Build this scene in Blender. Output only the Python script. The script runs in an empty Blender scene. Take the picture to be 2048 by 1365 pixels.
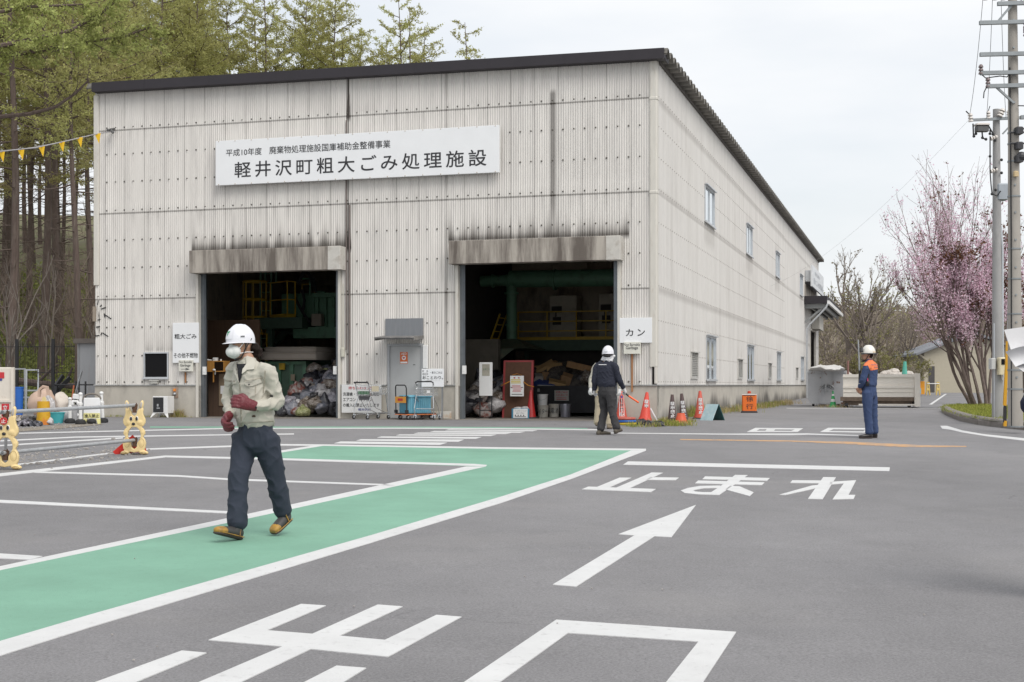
import bpy, bmesh, math, random
import numpy as np
from mathutils import Vector, Matrix, noise
R = math.radians
S = bpy.context.scene
C = S.collection
random.seed(7)
# ------------------------------------------------------------------ camera
F, CX, HY, CZ = 2709.0, 1024.0, 770.0, 0.90      # focal length (px of a 2048 px wide photo), centre, horizon, eye height
cam = bpy.data.objects.new('camera', bpy.data.cameras.new('camera'))
C.objects.link(cam); S.camera = cam
cam.location = (0, 0, CZ); cam.rotation_euler = (R(90), 0, 0)
cam.data.sensor_width = 36; cam.data.lens = F / 2048 * 36
cam.data.shift_y = (HY - 682.5) / 2048
cam.data.clip_start = .1; cam.data.clip_end = 3000
# ------------------------------------------------------------------ sky, sun, exposure
SUN_EL, SUN_AZ = R(50), R(147)                   # azimuth clockwise from +Y
w = bpy.data.worlds.new('World'); S.world = w; w.use_nodes = True
nt = w.node_tree; nd = nt.nodes; ln = nt.links
bg = nd['Background']; bg.inputs['Strength'].default_value = .1
sky = nd.new('ShaderNodeTexSky'); sky.sky_type = 'NISHITA'; sky.sun_disc = False
sky.sun_elevation = SUN_EL; sky.sun_rotation = SUN_AZ; sky.dust_density = 3; sky.air_density = 1.2
tc = nd.new('ShaderNodeTexCoord'); mp = nd.new('ShaderNodeMapping'); mp.inputs['Scale'].default_value = (1.2, 1.2, 4.5)
mp.inputs['Location'].default_value = (.35, .1, .12)
n1 = nd.new('ShaderNodeTexNoise'); n1.inputs['Scale'].default_value = 2.1; n1.inputs['Detail'].default_value = 5; n1.inputs['Roughness'].default_value = .5
cr = nd.new('ShaderNodeValToRGB'); cr.color_ramp.elements[0].position = .36; cr.color_ramp.elements[1].position = .62
cr.color_ramp.elements[0].color = (.72, .72, .72, 1); cr.color_ramp.elements[1].color = (1, 1, 1, 1)
mx = nd.new('ShaderNodeMix'); mx.data_type = 'RGBA'; mx.inputs['B'].default_value = (6.15, 6.27, 6.42, 1)
ln.new(tc.outputs['Generated'], mp.inputs['Vector']); ln.new(mp.outputs['Vector'], n1.inputs['Vector'])
ln.new(n1.outputs['Fac'], cr.inputs['Fac']); ln.new(cr.outputs['Color'], mx.inputs['Factor'])
ln.new(sky.outputs['Color'], mx.inputs['A']); ln.new(mx.outputs['Result'], bg.inputs['Color'])
sun = bpy.data.objects.new('sun', bpy.data.lights.new('sun', 'SUN')); C.objects.link(sun)
sun.data.energy = 1.4; sun.data.angle = R(40); sun.data.color = (1, .965, .91)
sun.rotation_euler = Vector((-math.sin(SUN_AZ) * math.cos(SUN_EL), -math.cos(SUN_AZ) * math.cos(SUN_EL), -math.sin(SUN_EL))).to_track_quat('-Z', 'Y').to_euler()
vs = S.view_settings; vs.view_transform = 'Standard'; vs.look = 'None'; vs.exposure = .66; vs.gamma = 1; vs.use_curve_mapping = False
S.cycles.use_denoising = True
S.cycles.max_bounces = 8; S.cycles.transparent_max_bounces = 12

# ------------------------------------------------------------------ picture -> place
def gz(Y): return -.0155 * max(0.0, 32.0 - Y) + .008 * min(55.0, max(0.0, Y - 60.0))
def G(px, py, up=0.0):
    dz = -(py - HY) / F
    Y = (CZ + .496) / (.0155 - dz)
    if Y > 32 or Y < 0: Y = CZ / max(-dz, .003)
    if Y > 60: Y = (CZ + .48) / (.008 - dz)
    return Vector(((px - CX) / F * Y, Y, gz(Y) + up))
def at(px, py, Y): return Vector(((px - CX) / F * Y, Y, CZ - (py - HY) / F * Y))
TH = math.atan(F / 9069.0)
D2 = Vector((math.sin(TH), math.cos(TH), 0)); DX = Vector((math.cos(TH), -math.sin(TH), 0))
OY = 33.8
O = Vector(((1312 - CX) / F * OY, OY, 0))
def W(x, y, z=0.0): return O + DX * x + D2 * y + Vector((0, 0, z))
def I(px, py, d=0.0):
    """pixel -> point of the building frame on the plane y = d (0 is the facade)"""
    r = Vector(((px - CX) / F, 1, -(py - HY) / F)); c = Vector((0, 0, CZ))
    t = (d - (c - O).dot(D2)) / r.dot(D2); p = c + r * t - O
    return Vector((p.dot(DX), d, p.z))
def SD(px, py, d=0.0):
    """pixel -> point of the building frame on the plane x = d (0 is the long side wall)"""
    r = Vector(((px - CX) / F, 1, -(py - HY) / F)); c = Vector((0, 0, CZ))
    t = (d - (c - O).dot(DX)) / r.dot(DX); p = c + r * t - O
    return Vector((d, p.dot(D2), p.z))

# ------------------------------------------------------------------ materials
def srgb(r, g, b):
    f = lambda v: (v / 12.92 if v <= .04045 else ((v + .055) / 1.055) ** 2.4)
    return (f(r / 255), f(g / 255), f(b / 255))
MATS = {}
def mat(name, col, rough=.7, metal=0.0, var=.12, scale=6.0, bump=0.0, bscale=60.0, dirt=None, dscale=3.0, damt=.5, stretch=(1, 1, 1), attr=None, attrcol=(.05, .045, .04), spec=None, dpos=(.5, .68), trans=0.0, coat=0.0, sss=0.0, rust=None):
    if name in MATS: return MATS[name]
    m = bpy.data.materials.new(name); m.use_nodes = True; t = m.node_tree; N = t.nodes; L = t.links
    b = N['Principled BSDF']; b.inputs['Roughness'].default_value = rough; b.inputs['Metallic'].default_value = metal
    if spec is not None: b.inputs['Specular IOR Level'].default_value = spec
    if coat: b.inputs['Coat Weight'].default_value = coat
    if sss: b.inputs['Subsurface Weight'].default_value = sss; b.inputs['Subsurface Scale'].default_value = .01
    if trans: b.inputs['Transmission Weight'].default_value = trans
    co = N.new('ShaderNodeTexCoord'); mpn = N.new('ShaderNodeMapping'); mpn.inputs['Scale'].default_value = stretch
    L.new(co.outputs['Object'], mpn.inputs['Vector'])
    nz = N.new('ShaderNodeTexNoise'); nz.inputs['Scale'].default_value = scale; nz.inputs['Detail'].default_value = 6; nz.inputs['Roughness'].default_value = .62
    L.new(mpn.outputs['Vector'], nz.inputs['Vector'])
    mr = N.new('ShaderNodeMapRange'); mr.inputs['From Min'].default_value = .25; mr.inputs['From Max'].default_value = .75
    mr.inputs['To Min'].default_value = 1 - var; mr.inputs['To Max'].default_value = 1 + var
    L.new(nz.outputs['Fac'], mr.inputs['Value'])
    mul = N.new('ShaderNodeMix'); mul.data_type = 'RGBA'; mul.blend_type = 'MULTIPLY'; mul.inputs['Factor'].default_value = 1
    mul.inputs['A'].default_value = (*col, 1); L.new(mr.outputs['Result'], mul.inputs['B'])
    out = mul.outputs['Result']
    if dirt is not None:
        n2 = N.new('ShaderNodeTexNoise'); n2.inputs['Scale'].default_value = dscale; n2.inputs['Detail'].default_value = 8; n2.inputs['Roughness'].default_value = .7
        L.new(mpn.outputs['Vector'], n2.inputs['Vector'])
        r2 = N.new('ShaderNodeMapRange'); r2.inputs['From Min'].default_value = dpos[0]; r2.inputs['From Max'].default_value = dpos[1]; r2.inputs['To Max'].default_value = damt
        L.new(n2.outputs['Fac'], r2.inputs['Value'])
        dm = N.new('ShaderNodeMix'); dm.data_type = 'RGBA'; dm.inputs['B'].default_value = (*dirt, 1)
        L.new(r2.outputs['Result'], dm.inputs['Factor']); L.new(out, dm.inputs['A']); out = dm.outputs['Result']
    if rust is not None:
        n3 = N.new('ShaderNodeTexNoise'); n3.inputs['Scale'].default_value = 2.6; n3.inputs['Detail'].default_value = 9; n3.inputs['Roughness'].default_value = .66
        L.new(co.outputs['Object'], n3.inputs['Vector'])
        r3 = N.new('ShaderNodeMapRange'); r3.inputs['From Min'].default_value = rust; r3.inputs['From Max'].default_value = rust + .05
        L.new(n3.outputs['Fac'], r3.inputs['Value'])
        dm = N.new('ShaderNodeMix'); dm.data_type = 'RGBA'; dm.inputs['B'].default_value = (.17, .07, .03, 1)
        L.new(r3.outputs['Result'], dm.inputs['Factor']); L.new(out, dm.inputs['A']); out = dm.outputs['Result']
    if attr:
        an = N.new('ShaderNodeAttribute'); an.attribute_name = attr
        dm = N.new('ShaderNodeMix'); dm.data_type = 'RGBA'; dm.inputs['B'].default_value = (*attrcol, 1)
        L.new(an.outputs['Fac'], dm.inputs['Factor']); L.new(out, dm.inputs['A']); out = dm.outputs['Result']
    L.new(out, b.inputs['Base Color'])
    if bump:
        nb = N.new('ShaderNodeTexNoise'); nb.inputs['Scale'].default_value = bscale; nb.inputs['Detail'].default_value = 4
        L.new(mpn.outputs['Vector'], nb.inputs['Vector'])
        bp = N.new('ShaderNodeBump'); bp.inputs['Strength'].default_value = bump; bp.inputs['Distance'].default_value = .02
        L.new(nb.outputs['Fac'], bp.inputs['Height']); L.new(bp.outputs['Normal'], b.inputs['Normal'])
    MATS[name] = m
    return m
def leafmat(name, cols, rough=.6, trans=.35):
    """thin leaves: a colour drawn per clump from a noise over the crown, part of the light passing through"""
    m = bpy.data.materials.new(name); m.use_nodes = True; t = m.node_tree; N = t.nodes; L = t.links
    N.remove(N['Principled BSDF'])
    at_ = N.new('ShaderNodeAttribute'); at_.attribute_name = 'tone'
    ramp = N.new('ShaderNodeValToRGB')
    while len(ramp.color_ramp.elements) < len(cols): ramp.color_ramp.elements.new(.5)
    for i, c in enumerate(cols):
        ramp.color_ramp.elements[i].position = i / (len(cols) - 1); ramp.color_ramp.elements[i].color = (*c, 1)
    L.new(at_.outputs['Fac'], ramp.inputs['Fac'])
    d = N.new('ShaderNodeBsdfDiffuse'); tr = N.new('ShaderNodeBsdfTranslucent'); ms = N.new('ShaderNodeMixShader'); ms.inputs['Fac'].default_value = trans
    L.new(ramp.outputs['Color'], d.inputs['Color']); L.new(ramp.outputs['Color'], tr.inputs['Color'])
    L.new(d.outputs['BSDF'], ms.inputs[1]); L.new(tr.outputs['BSDF'], ms.inputs[2])
    L.new(ms.outputs['Shader'], N['Material Output'].inputs['Surface'])
    return m

# ------------------------------------------------------------------ mesh collecting
def frame_of(d):
    d = d.normalized(); a = Vector((0, 0, 1)) if abs(d.z) < .95 else Vector((1, 0, 0))
    u = d.cross(a).normalized(); return u, u.cross(d).normalized()
class MB:
    def __init__(s): s.v = []; s.f = []; s.m = []; s.k = 0
    def add(s, vs, fs):
        o = len(s.v); s.v += [tuple(p) for p in vs]
        for f in fs: s.f.append(tuple(i + o for i in f)); s.m.append(s.k)
        return s
    def poly(s, *p): return s.add(p, [tuple(range(len(p)))])
    def box(s, x0, x1, y0, y1, z0, z1, M=None):
        vs = [Vector(p) for p in ((x0, y0, z0), (x1, y0, z0), (x1, y1, z0), (x0, y1, z0), (x0, y0, z1), (x1, y0, z1), (x1, y1, z1), (x0, y1, z1))]
        if M is not None: vs = [M @ p for p in vs]
        return s.add(vs, [(0, 3, 2, 1), (4, 5, 6, 7), (0, 1, 5, 4), (1, 2, 6, 5), (2, 3, 7, 6), (3, 0, 4, 7)])
    def rbox(s, x0, x1, y0, y1, z0, z1, r=.01, M=None):
        """box with chamfered upright edges and a chamfered top"""
        def ring(i, z): return [(x0 + i + r, y0 + i, z), (x1 - i - r, y0 + i, z), (x1 - i, y0 + i + r, z), (x1 - i, y1 - i - r, z), (x1 - i - r, y1 - i, z), (x0 + i + r, y1 - i, z), (x0 + i, y1 - i - r, z), (x0 + i, y0 + i + r, z)]
        vs = ring(0, z0) + ring(0, z1 - r) + ring(r * .7, z1)
        vs = [M @ Vector(p) if M is not None else Vector(p) for p in vs]
        fs = [tuple(range(7, -1, -1)), tuple(range(16, 24))]
        for k in (0, 8):
            for i in range(8): fs.append((k + i, k + (i + 1) % 8, k + 8 + (i + 1) % 8, k + 8 + i))
        return s.add(vs, fs)
    def bar(s, a, b, wd, ht=None, up=None):
        a, b = Vector(a), Vector(b); d = (b - a).normalized(); ht = ht or wd
        if up is None: u, v = frame_of(d)
        else: v = Vector(up); u = d.cross(v).normalized(); v = u.cross(d).normalized()
        vs = []
        for p in (a, b):
            for x, y in ((-1, -1), (1, -1), (1, 1), (-1, 1)): vs.append(p + u * x * wd / 2 + v * y * ht / 2)
        return s.add(vs, [(3, 2, 1, 0), (4, 5, 6, 7), (0, 1, 5, 4), (1, 2, 6, 5), (2, 3, 7, 6), (3, 0, 4, 7)])
    def tube(s, pts, r, n=8, caps=True):
        pts = [Vector(p) for p in pts]; rs = r if isinstance(r, (list, tuple)) else [r] * len(pts)
        vs = []; fs = []; u = None
        for i, p in enumerate(pts):
            d = (pts[min(i + 1, len(pts) - 1)] - pts[max(i - 1, 0)])
            if d.length < 1e-9: d = Vector((0, 0, 1))
            d.normalize()
            if u is None: u, v = frame_of(d)
            else:
                u = (u - d * u.dot(d))
                if u.length < 1e-6: u, v = frame_of(d)
                u.normalize(); v = u.cross(d).normalized()
            for k in range(n):
                a = 2 * math.pi * k / n; vs.append(p + (u * math.cos(a) + v * math.sin(a)) * rs[i])
        for i in range(len(pts) - 1):
            for k in range(n): fs.append((i * n + k, i * n + (k + 1) % n, (i + 1) * n + (k + 1) % n, (i + 1) * n + k))
        if caps and n > 2:
            fs.append(tuple(range(n - 1, -1, -1))); fs.append(tuple(range((len(pts) - 1) * n, len(pts) * n)))
        return s.add(vs, fs)
    def lathe(s, prof, n=16, c=(0, 0, 0), M=None):
        c = Vector(c); vs = []; fs = []
        for r, z in prof:
            for k in range(n):
                a = 2 * math.pi * k / n; p = Vector((r * math.cos(a), r * math.sin(a), z))
                vs.append((M @ p if M is not None else p) + c)
        for i in range(len(prof) - 1):
            for k in range(n): fs.append((i * n + k, i * n + (k + 1) % n, (i + 1) * n + (k + 1) % n, (i + 1) * n + k))
        if prof[0][0] > 1e-6: fs.append(tuple(range(n - 1, -1, -1)))
        if prof[-1][0] > 1e-6: fs.append(tuple(range((len(prof) - 1) * n, len(prof) * n)))
        return s.add(vs, fs)
    def ball(s, c, r, n=12, m=8, M=None):
        r = Vector(r) if hasattr(r, '__len__') else Vector((r, r, r)); c = Vector(c); vs = []; fs = []
        for i in range(m + 1):
            t = math.pi * (i / m - .5)
            for k in range(n):
                a = 2 * math.pi * k / n; p = Vector((r.x * math.cos(t) * math.cos(a), r.y * math.cos(t) * math.sin(a), r.z * math.sin(t)))
                vs.append((M @ p if M is not None else p) + c)
        for i in range(m):
            for k in range(n): fs.append((i * n + k, i * n + (k + 1) % n, (i + 1) * n + (k + 1) % n, (i + 1) * n + k))
        return s.add(vs, fs)
    def prism(s, pts, a, b):
        """outline given by a function pts -> two offset copies (lists of Vectors) joined by sides"""
        n = len(a); vs = list(a) + list(b)
        return s.add(vs, [tuple(range(n)), tuple(range(2 * n - 1, n - 1, -1))] + [(i, i + n, (i + 1) % n + n, (i + 1) % n) for i in range(n)])
    def mesh(s, name, mats, smooth=None):
        me = bpy.data.meshes.new(name); me.from_pydata(s.v, [], s.f)
        for m in (mats if isinstance(mats, (list, tuple)) else [mats]): me.materials.append(m)
        if max(s.m, default=0) > 0: me.polygons.foreach_set('material_index', s.m)
        if smooth is not None:
            me.polygons.foreach_set('use_smooth', [True] * len(me.polygons)); me.set_sharp_from_angle(angle=R(smooth))
        me.update(); return me
    def build(s, name, mats, parent=None, loc=None, rotz=None, smooth=None):
        return obj(name, s.mesh(name, mats, smooth), parent, loc, rotz)
def obj(name, me, parent=None, loc=None, rotz=None):
    o = bpy.data.objects.new(name, me); C.objects.link(o)
    if parent is not None: o.parent = parent
    if loc is not None: o.location = loc
    if rotz is not None: o.rotation_euler = (0, 0, rotz)
    return o
def tag(o, label=None, cat=None, group=None, kind=None):
    if label: o['label'] = label
    if cat: o['category'] = cat
    if group: o['group'] = group
    if kind: o['kind'] = kind
    return o
def thing(name, label, cat, loc=(0, 0, 0), rotz=0.0, group=None):
    return tag(obj(name, None, None, loc, rotz), label, cat, group)
def bthing(name, label, cat, x, y, z=0.0, turn=0.0, group=None):
    """a thing placed in the building's frame"""
    return thing(name, label, cat, W(x, y, z), -TH + turn, group)
def dup(o, loc=None, rotz=None, label=None, group=None, parent=None):
    c = o.copy(); C.objects.link(c)
    if parent is not None: c.parent = parent
    if loc is not None: c.location = loc
    if rotz is not None: c.rotation_euler = (0, 0, rotz)
    if label: c['label'] = label
    if group: c['group'] = group
    for ch in list(o.children): dup(ch, parent=c)
    return c
# ------------------------------------------------------------------ lettering
_tc = bpy.data.curves.new('lettering', 'FONT'); _to = bpy.data.objects.new('lettering', _tc)
_ws = bpy.data.scenes.new('workshop'); _ws.collection.objects.link(_to)      # text outlines and rounded bodies are worked out apart from the place
def worked(o):
    vl = _ws.view_layers[0]; vl.update(); return bpy.data.meshes.new_from_object(o.evaluated_get(vl.depsgraph))
def glyphs(body, bold=0.0, space=1.0):
    _tc.body = body; _tc.offset = bold; _tc.space_character = space; _tc.size = 1
    me = worked(_to)
    v = np.array([p.co[:2] for p in me.vertices]); f = [tuple(p.vertices) for p in me.polygons]
    bpy.data.meshes.remove(me); return v, f
def letter(mb, body, x0, x1, z0, z1, y, bold=0.0, space=1.0, fit=True, fn=None):
    """lettering filling a rectangle in the plane y = const that faces -y (or mapped by fn)"""
    v, f = glyphs(body, 0, space)
    lo, hi = v.min(0), v.max(0)
    sx = (x1 - x0) / (hi[0] - lo[0]); sz = (z1 - z0) / (hi[1] - lo[1])
    if not fit: sx = sz = min(sx, sz)
    mx_, mz_ = (x0 + x1) / 2, (z0 + z1) / 2; c = (lo + hi) / 2
    pts = [((p[0] - c[0]) * sx + mx_, (p[1] - c[1]) * sz + mz_) for p in v]
    if fn: mb.add([fn(a, b) for a, b in pts], f); return
    w_ = bold * .45 * min(abs(sx), abs(sz))      # heavier strokes: copies a hair apart, each on its own plane
    for i, (dx, dz) in enumerate(((0, 0), (1, 0), (-1, 0), (0, 1), (0, -1), (.7, .7), (-.7, .7), (.7, -.7), (-.7, -.7)) if bold > 0 else ((0, 0),)):
        mb.add([(a + dx * w_, y - i * .00025, b + dz * w_) for a, b in pts], f)

M_white = mat('white_paint', (.74, .74, .73), .5, var=.04)
M_black = mat('black_paint', (.02, .02, .022), .5, var=.1)
M_ink = mat('black_ink', (.025, .025, .028), .6, var=.05)
M_redink = mat('red_ink', (.5, .03, .04), .6, var=.05)
M_blueink = mat('blue_ink', (.05, .06, .25), .6, var=.05)
M_steel = mat('galvanised_steel', (.36, .37, .38), .42, .75, var=.12, scale=9)
M_chrome = mat('bright_steel', (.62, .63, .64), .25, .9, var=.06)
M_rubber = mat('black_rubber', (.025, .025, .027), .75, var=.15)
M_alu = mat('aluminium_frame', (.55, .57, .59), .4, .5, var=.06)
M_grey = mat('grey_paint', (.36, .37, .38), .5, var=.06)
def inside(p, poly):
    c = False
    for i in range(len(poly)):
        a, b_ = poly[i], poly[i - 1]
        if (a.y > p.y) != (b_.y > p.y) and p.x < (b_.x - a.x) * (p.y - a.y) / (b_.y - a.y) + a.x: c = not c
    return c
# ================================================================== ground and painted markings
def asphalt():
    m = bpy.data.materials.new('asphalt'); m.use_nodes = True; t = m.node_tree; N = t.nodes; L = t.links; b = N['Principled BSDF']
    b.inputs['Roughness'].default_value = .85; b.inputs['Specular IOR Level'].default_value = .35
    co = N.new('ShaderNodeTexCoord')
    def nz(sc, det, rg, st=(1, 1, 1)):
        mp_ = N.new('ShaderNodeMapping'); mp_.inputs['Scale'].default_value = st; n = N.new('ShaderNodeTexNoise')
        n.inputs['Scale'].default_value = sc; n.inputs['Detail'].default_value = det; n.inputs['Roughness'].default_value = rg
        L.new(co.outputs['Object'], mp_.inputs['Vector']); L.new(mp_.outputs['Vector'], n.inputs['Vector']); return n.outputs['Fac']
    def rng(o, a, bb, c, d):
        r = N.new('ShaderNodeMapRange'); r.inputs[1].default_value = a; r.inputs[2].default_value = bb; r.inputs[3].default_value = c; r.inputs[4].default_value = d
        L.new(o, r.inputs[0]); return r.outputs[0]
    def mulv(a, bb):
        q = N.new('ShaderNodeMath'); q.operation = 'MULTIPLY'; L.new(a, q.inputs[0]); L.new(bb, q.inputs[1]); return q.outputs[0]
    big = rng(nz(.22, 6, .62, (1, .45, 1)), .32, .68, .84, 1.15)
    mid = rng(nz(1.7, 6, .7), .3, .7, .93, 1.07)
    fine = rng(nz(70, 3, .8), .3, .7, .70, 1.30)
    v = mulv(mulv(big, mid), fine)
    dark = rng(nz(26, 4, .8), .655, .70, 1, .5); v = mulv(v, dark)
    cm = N.new('ShaderNodeMix'); cm.data_type = 'RGBA'; cm.blend_type = 'MULTIPLY'; cm.inputs['Factor'].default_value = 1; cm.inputs['A'].default_value = (.205, .200, .204, 1)
    L.new(v, cm.inputs['B'])
    dust = N.new('ShaderNodeMix'); dust.data_type = 'RGBA'; dust.inputs['B'].default_value = (.30, .285, .27, 1)
    dn = rng(nz(.35, 6, .65), .52, .74, 0, .32); L.new(dn, dust.inputs['Factor']); L.new(cm.outputs['Result'], dust.inputs['A'])
    # hairline cracks
    vo = N.new('ShaderNodeTexVoronoi'); vo.feature = 'DISTANCE_TO_EDGE'; vo.inputs['Scale'].default_value = .22
    nzw = N.new('ShaderNodeTexNoise'); nzw.inputs['Scale'].default_value = 1.3; nzw.inputs['Detail'].default_value = 5
    ad = N.new('ShaderNodeMix'); ad.data_type = 'RGBA'; ad.blend_type = 'ADD'; ad.inputs['Factor'].default_value = .8
    L.new(co.outputs['Object'], nzw.inputs['Vector']); L.new(co.outputs['Object'], ad.inputs['A']); L.new(nzw.outputs['Color'], ad.inputs['B']); L.new(ad.outputs['Result'], vo.inputs['Vector'])
    cf = mulv(rng(vo.outputs['Distance'], .0012, .003, .35, 0), rng(nz(.5, 2, .5), .56, .62, 0, 1))
    ck = N.new('ShaderNodeMix'); ck.data_type = 'RGBA'; ck.inputs['B'].default_value = (.05, .05, .05, 1); L.new(cf, ck.inputs['Factor']); L.new(dust.outputs['Result'], ck.inputs['A'])
    L.new(ck.outputs['Result'], b.inputs['Base Color'])
    bp = N.new('ShaderNodeBump'); bp.inputs['Strength'].default_value = .5; bp.inputs['Distance'].default_value = .006
    L.new(nz(110, 3, .7), bp.inputs['Height']); L.new(bp.outputs['Normal'], b.inputs['Normal'])
    return m
M_asphalt = asphalt()
g = MB(); ys = [-30, 0, 10, 20, 28, 30, 32, 34, 40, 60, 80, 100, 115, 200, 500, 1200]; xs = [-900, -200, -60, -30, 0, 30, 60, 200, 900]
for y in ys:
    for x in xs: g.v.append((x, y, gz(y)))
for j in range(len(ys) - 1):
    for i in range(len(xs) - 1):
        a = j * len(xs) + i; g.f.append((a, a + 1, a + len(xs) + 1, a + len(xs))); g.m.append(0)
tag(g.build('asphalt_yard', M_asphalt), kind='structure')

M_line = mat('white_road_paint', (.60, .60, .595), .7, var=.07, scale=3, dirt=(.36, .35, .345), dscale=16, damt=.55, dpos=(.56, .72), bump=.25, bscale=120)
M_greenroad = mat('green_road_paint', (.18, .36, .262), .75, var=.15, scale=1.1, dirt=(.12, .22, .17), dscale=24, damt=.55, dpos=(.57, .72), bump=.3, bscale=130)
M_orange = mat('orange_road_paint', (.55, .31, .14), .75, var=.1, dirt=(.26, .23, .21), dscale=6, damt=.8, dpos=(.45, .6))
def paint(name, polys, m=None, up=.008):
    b = MB()
    for p in polys:                              # a thin coat with its own edge down to the road
        q = [G(x, y, .002 + up * .3) for x, y in p]; n = len(q); b.add(q + [v - Vector((0, 0, .006)) for v in q], [tuple(range(n))] + [(i, i + n, (i + 1) % n + n, (i + 1) % n) for i in range(n)])
    return tag(b.build(name, m or M_line), kind='structure')
def crop(x0, y0, s): return lambda *pts: [(x0 + a / s, y0 + c / s) for a, c in pts]
def strip(top, bot): return [[top[i], top[i + 1], bot[i + 1], bot[i]] for i in range(len(top) - 1)]
# green walkway and its white borders
paint('green_walkway', [[(965, 934), (490, 918), (648, 892), (1268, 901), (1150, 948), (1005, 999), (741, 1079), (180, 1243), (0, 1298), (-420, 1430), (-420, 1222), (0, 1138), (498, 1033)]], M_greenroad, .004)
paint('walkway_border_line', strip([(-400, 1412), (0, 1284), (180, 1231), (741, 1072), (1005, 993.5), (1140, 950.5), (1262, 902)], [(-400, 1442), (0, 1313), (180, 1256), (741, 1087), (1005, 1006), (1150, 956), (1292, 902)]))
paint('walkway_border_line', strip([(-400, 1218), (0, 1134), (498, 1028.5), (932, 934)], [(-400, 1227), (0, 1142), (498, 1038), (972, 934)]))
paint('walkway_border_line', strip([(330, 912), (558, 917.3), (950, 929), (974, 931)], [(330, 915.3), (558, 920.8), (945, 933), (972, 933.6)]), up=.011)
paint('walkway_border_line', strip([(292, 898), (462, 892), (548, 889), (648, 889.8), (1000, 895.6), (1292, 898.6)], [(292, 900.4), (462, 894.6), (548, 891.8), (648, 892.6), (1000, 898.8), (1292, 902)]), up=.012)
paint('walkway_border_line', [[(486, 916), (548, 904), (630, 891.6), (652, 891.6), (560, 906.5), (496, 917)]], up=.010)
paint('bay_line', strip([(-300, 982), (0, 948), (330, 912)], [(-300, 989), (0, 953.5), (330, 915.5)]), up=.012)
paint('bay_line', strip([(68, 943.5), (355, 951.2), (459, 958), (765, 969)], [(68, 946.3), (355, 954.2), (459, 961.2), (790, 972.5)]))
paint('bay_line', strip([(-300, 985), (0, 1001), (470, 1024.5)], [(-300, 991), (0, 1006.5), (485, 1029.5)]), up=.011)
paint('bay_line', strip([(-300, 1090), (0, 1108.5), (85, 1114)], [(-300, 1101), (0, 1118), (60, 1121)]), up=.011)
paint('edge_line', strip([(-40, 938), (20, 930.5), (220, 906), (292, 898)], [(-40, 941), (20, 933.5), (220, 908.6), (292, 900.4)]), up=.010)
paint('edge_line', strip([(-200, 893), (0, 881.5), (150, 874), (459, 869.3), (588, 867.6)], [(-200, 896), (0, 883.5), (150, 876), (459, 871), (588, 869.6)]))
paint('edge_line', strip([(-100, 898), (0, 891), (246, 875.6)], [(-100, 901), (0, 893.2), (246, 877.6)]), up=.011)
paint('edge_line', strip([(38, 866.4), (459, 856.6), (800, 856.2), (1000, 857), (1195, 859)], [(38, 868), (459, 858.3), (800, 858), (1000, 859), (1195, 861.2)]))
paint('green_edge_line', strip([(300, 853.6), (540, 854), (800, 854), (1000, 855), (1175, 857)], [(300, 856.2), (540, 856.3), (800, 856.2), (1000, 857), (1175, 859)]), M_greenroad)
k = crop(540, 840, 2.695)
for q in (((380, 118), (955, 124), (915, 136), (345, 128)), ((490, 106), (1045, 107.5), (1015, 119), (465, 113)), ((600, 91), (1140, 94), (1110, 103), (578, 97)), ((700, 80), (1220, 81), (1190, 88), (680, 85)),
          ((800, 70), (1300, 71), (1270, 77.5), (775, 75)), ((885, 61), (1375, 65), (1345, 70.5), (862, 66)), ((965, 53), (1440, 57), (1415, 62.5), (945, 57))):
    paint('crossing_stripe', [k(*q)])
k = crop(1140, 840, 2.4976)
paint('stop_line', [k((290, 209), (1598, 239), (1595, 257), (266, 225))])
paint('painted_lettering', [k((408, 265), (464, 266), (292, 346), (226, 343)), k((402, 289), (543, 290.5), (528, 302.5), (380, 301)), k((248, 290.5), (306, 291), (188, 343), (126, 341))], up=.010)
paint('painted_lettering', [k((92, 336), (428, 348), (405, 362.5), (60, 349))], up=.013)
paint('painted_lettering', [k((675, 285), (997, 293), (984, 306), (662, 298)), k((640, 305.5), (971, 315), (958, 328), (625, 319))], up=.013)
paint('painted_lettering', [k((825, 277), (887, 278), (826, 322), (745, 377), (688, 375), (752, 333)), k((800, 332), (846, 334), (917, 364), (897, 383), (778, 350))], up=.010)
o_ = k((752, 331), (650, 333), (590, 343), (553, 356), (572, 368), (640, 374.5), (700, 376.5)); i_ = k((742, 342), (668, 344), (632, 350), (614, 355.5), (626, 361), (660, 364), (714, 364.5))
paint('painted_lettering', [[o_[j], o_[j + 1], i_[j + 1], i_[j]] for j in range(6)], up=.016)
paint('painted_lettering', [k((1265, 288), (1328, 289), (1262, 398), (1189, 396)), k((1300, 312), (1429, 303.5), (1391, 377), (1425, 377), (1417, 396.5), (1312, 399), (1368, 319), (1296, 325))], up=.010)
paint('painted_lettering', [k((1111, 304), (1296, 306), (1288, 319), (1101, 316.5)), k((1208, 331), (1262, 325), (1240, 341), (1076, 377), (1047, 376))], up=.013)
paint('painted_line', [k((180, 65), (760, 70.5), (1100, 69.5), (1190, 69), (1190, 75), (1100, 77), (760, 74.5), (180, 68))], up=.009)
paint('painted_line', [k((1190, 69), (1440, 78), (1440, 81), (1190, 75))], up=.009)
paint('orange_guide_line', strip(k((550, 97), (1100, 104.5), (1400, 111), (1620, 121), (1740, 127.5), (1980, 132)), k((550, 101), (1100, 109.5), (1380, 121), (1600, 134), (1740, 137), (1980, 135.5))), M_orange)
paint('painted_arrow', [[(1391.7, 1011), (1343, 1075.4), (1309, 1073.6), (1152, 1174.7), (1105.6, 1170.5), (1269, 1072), (1237, 1069.6)]])
k = crop(180, 1000, 1.5515)
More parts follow.
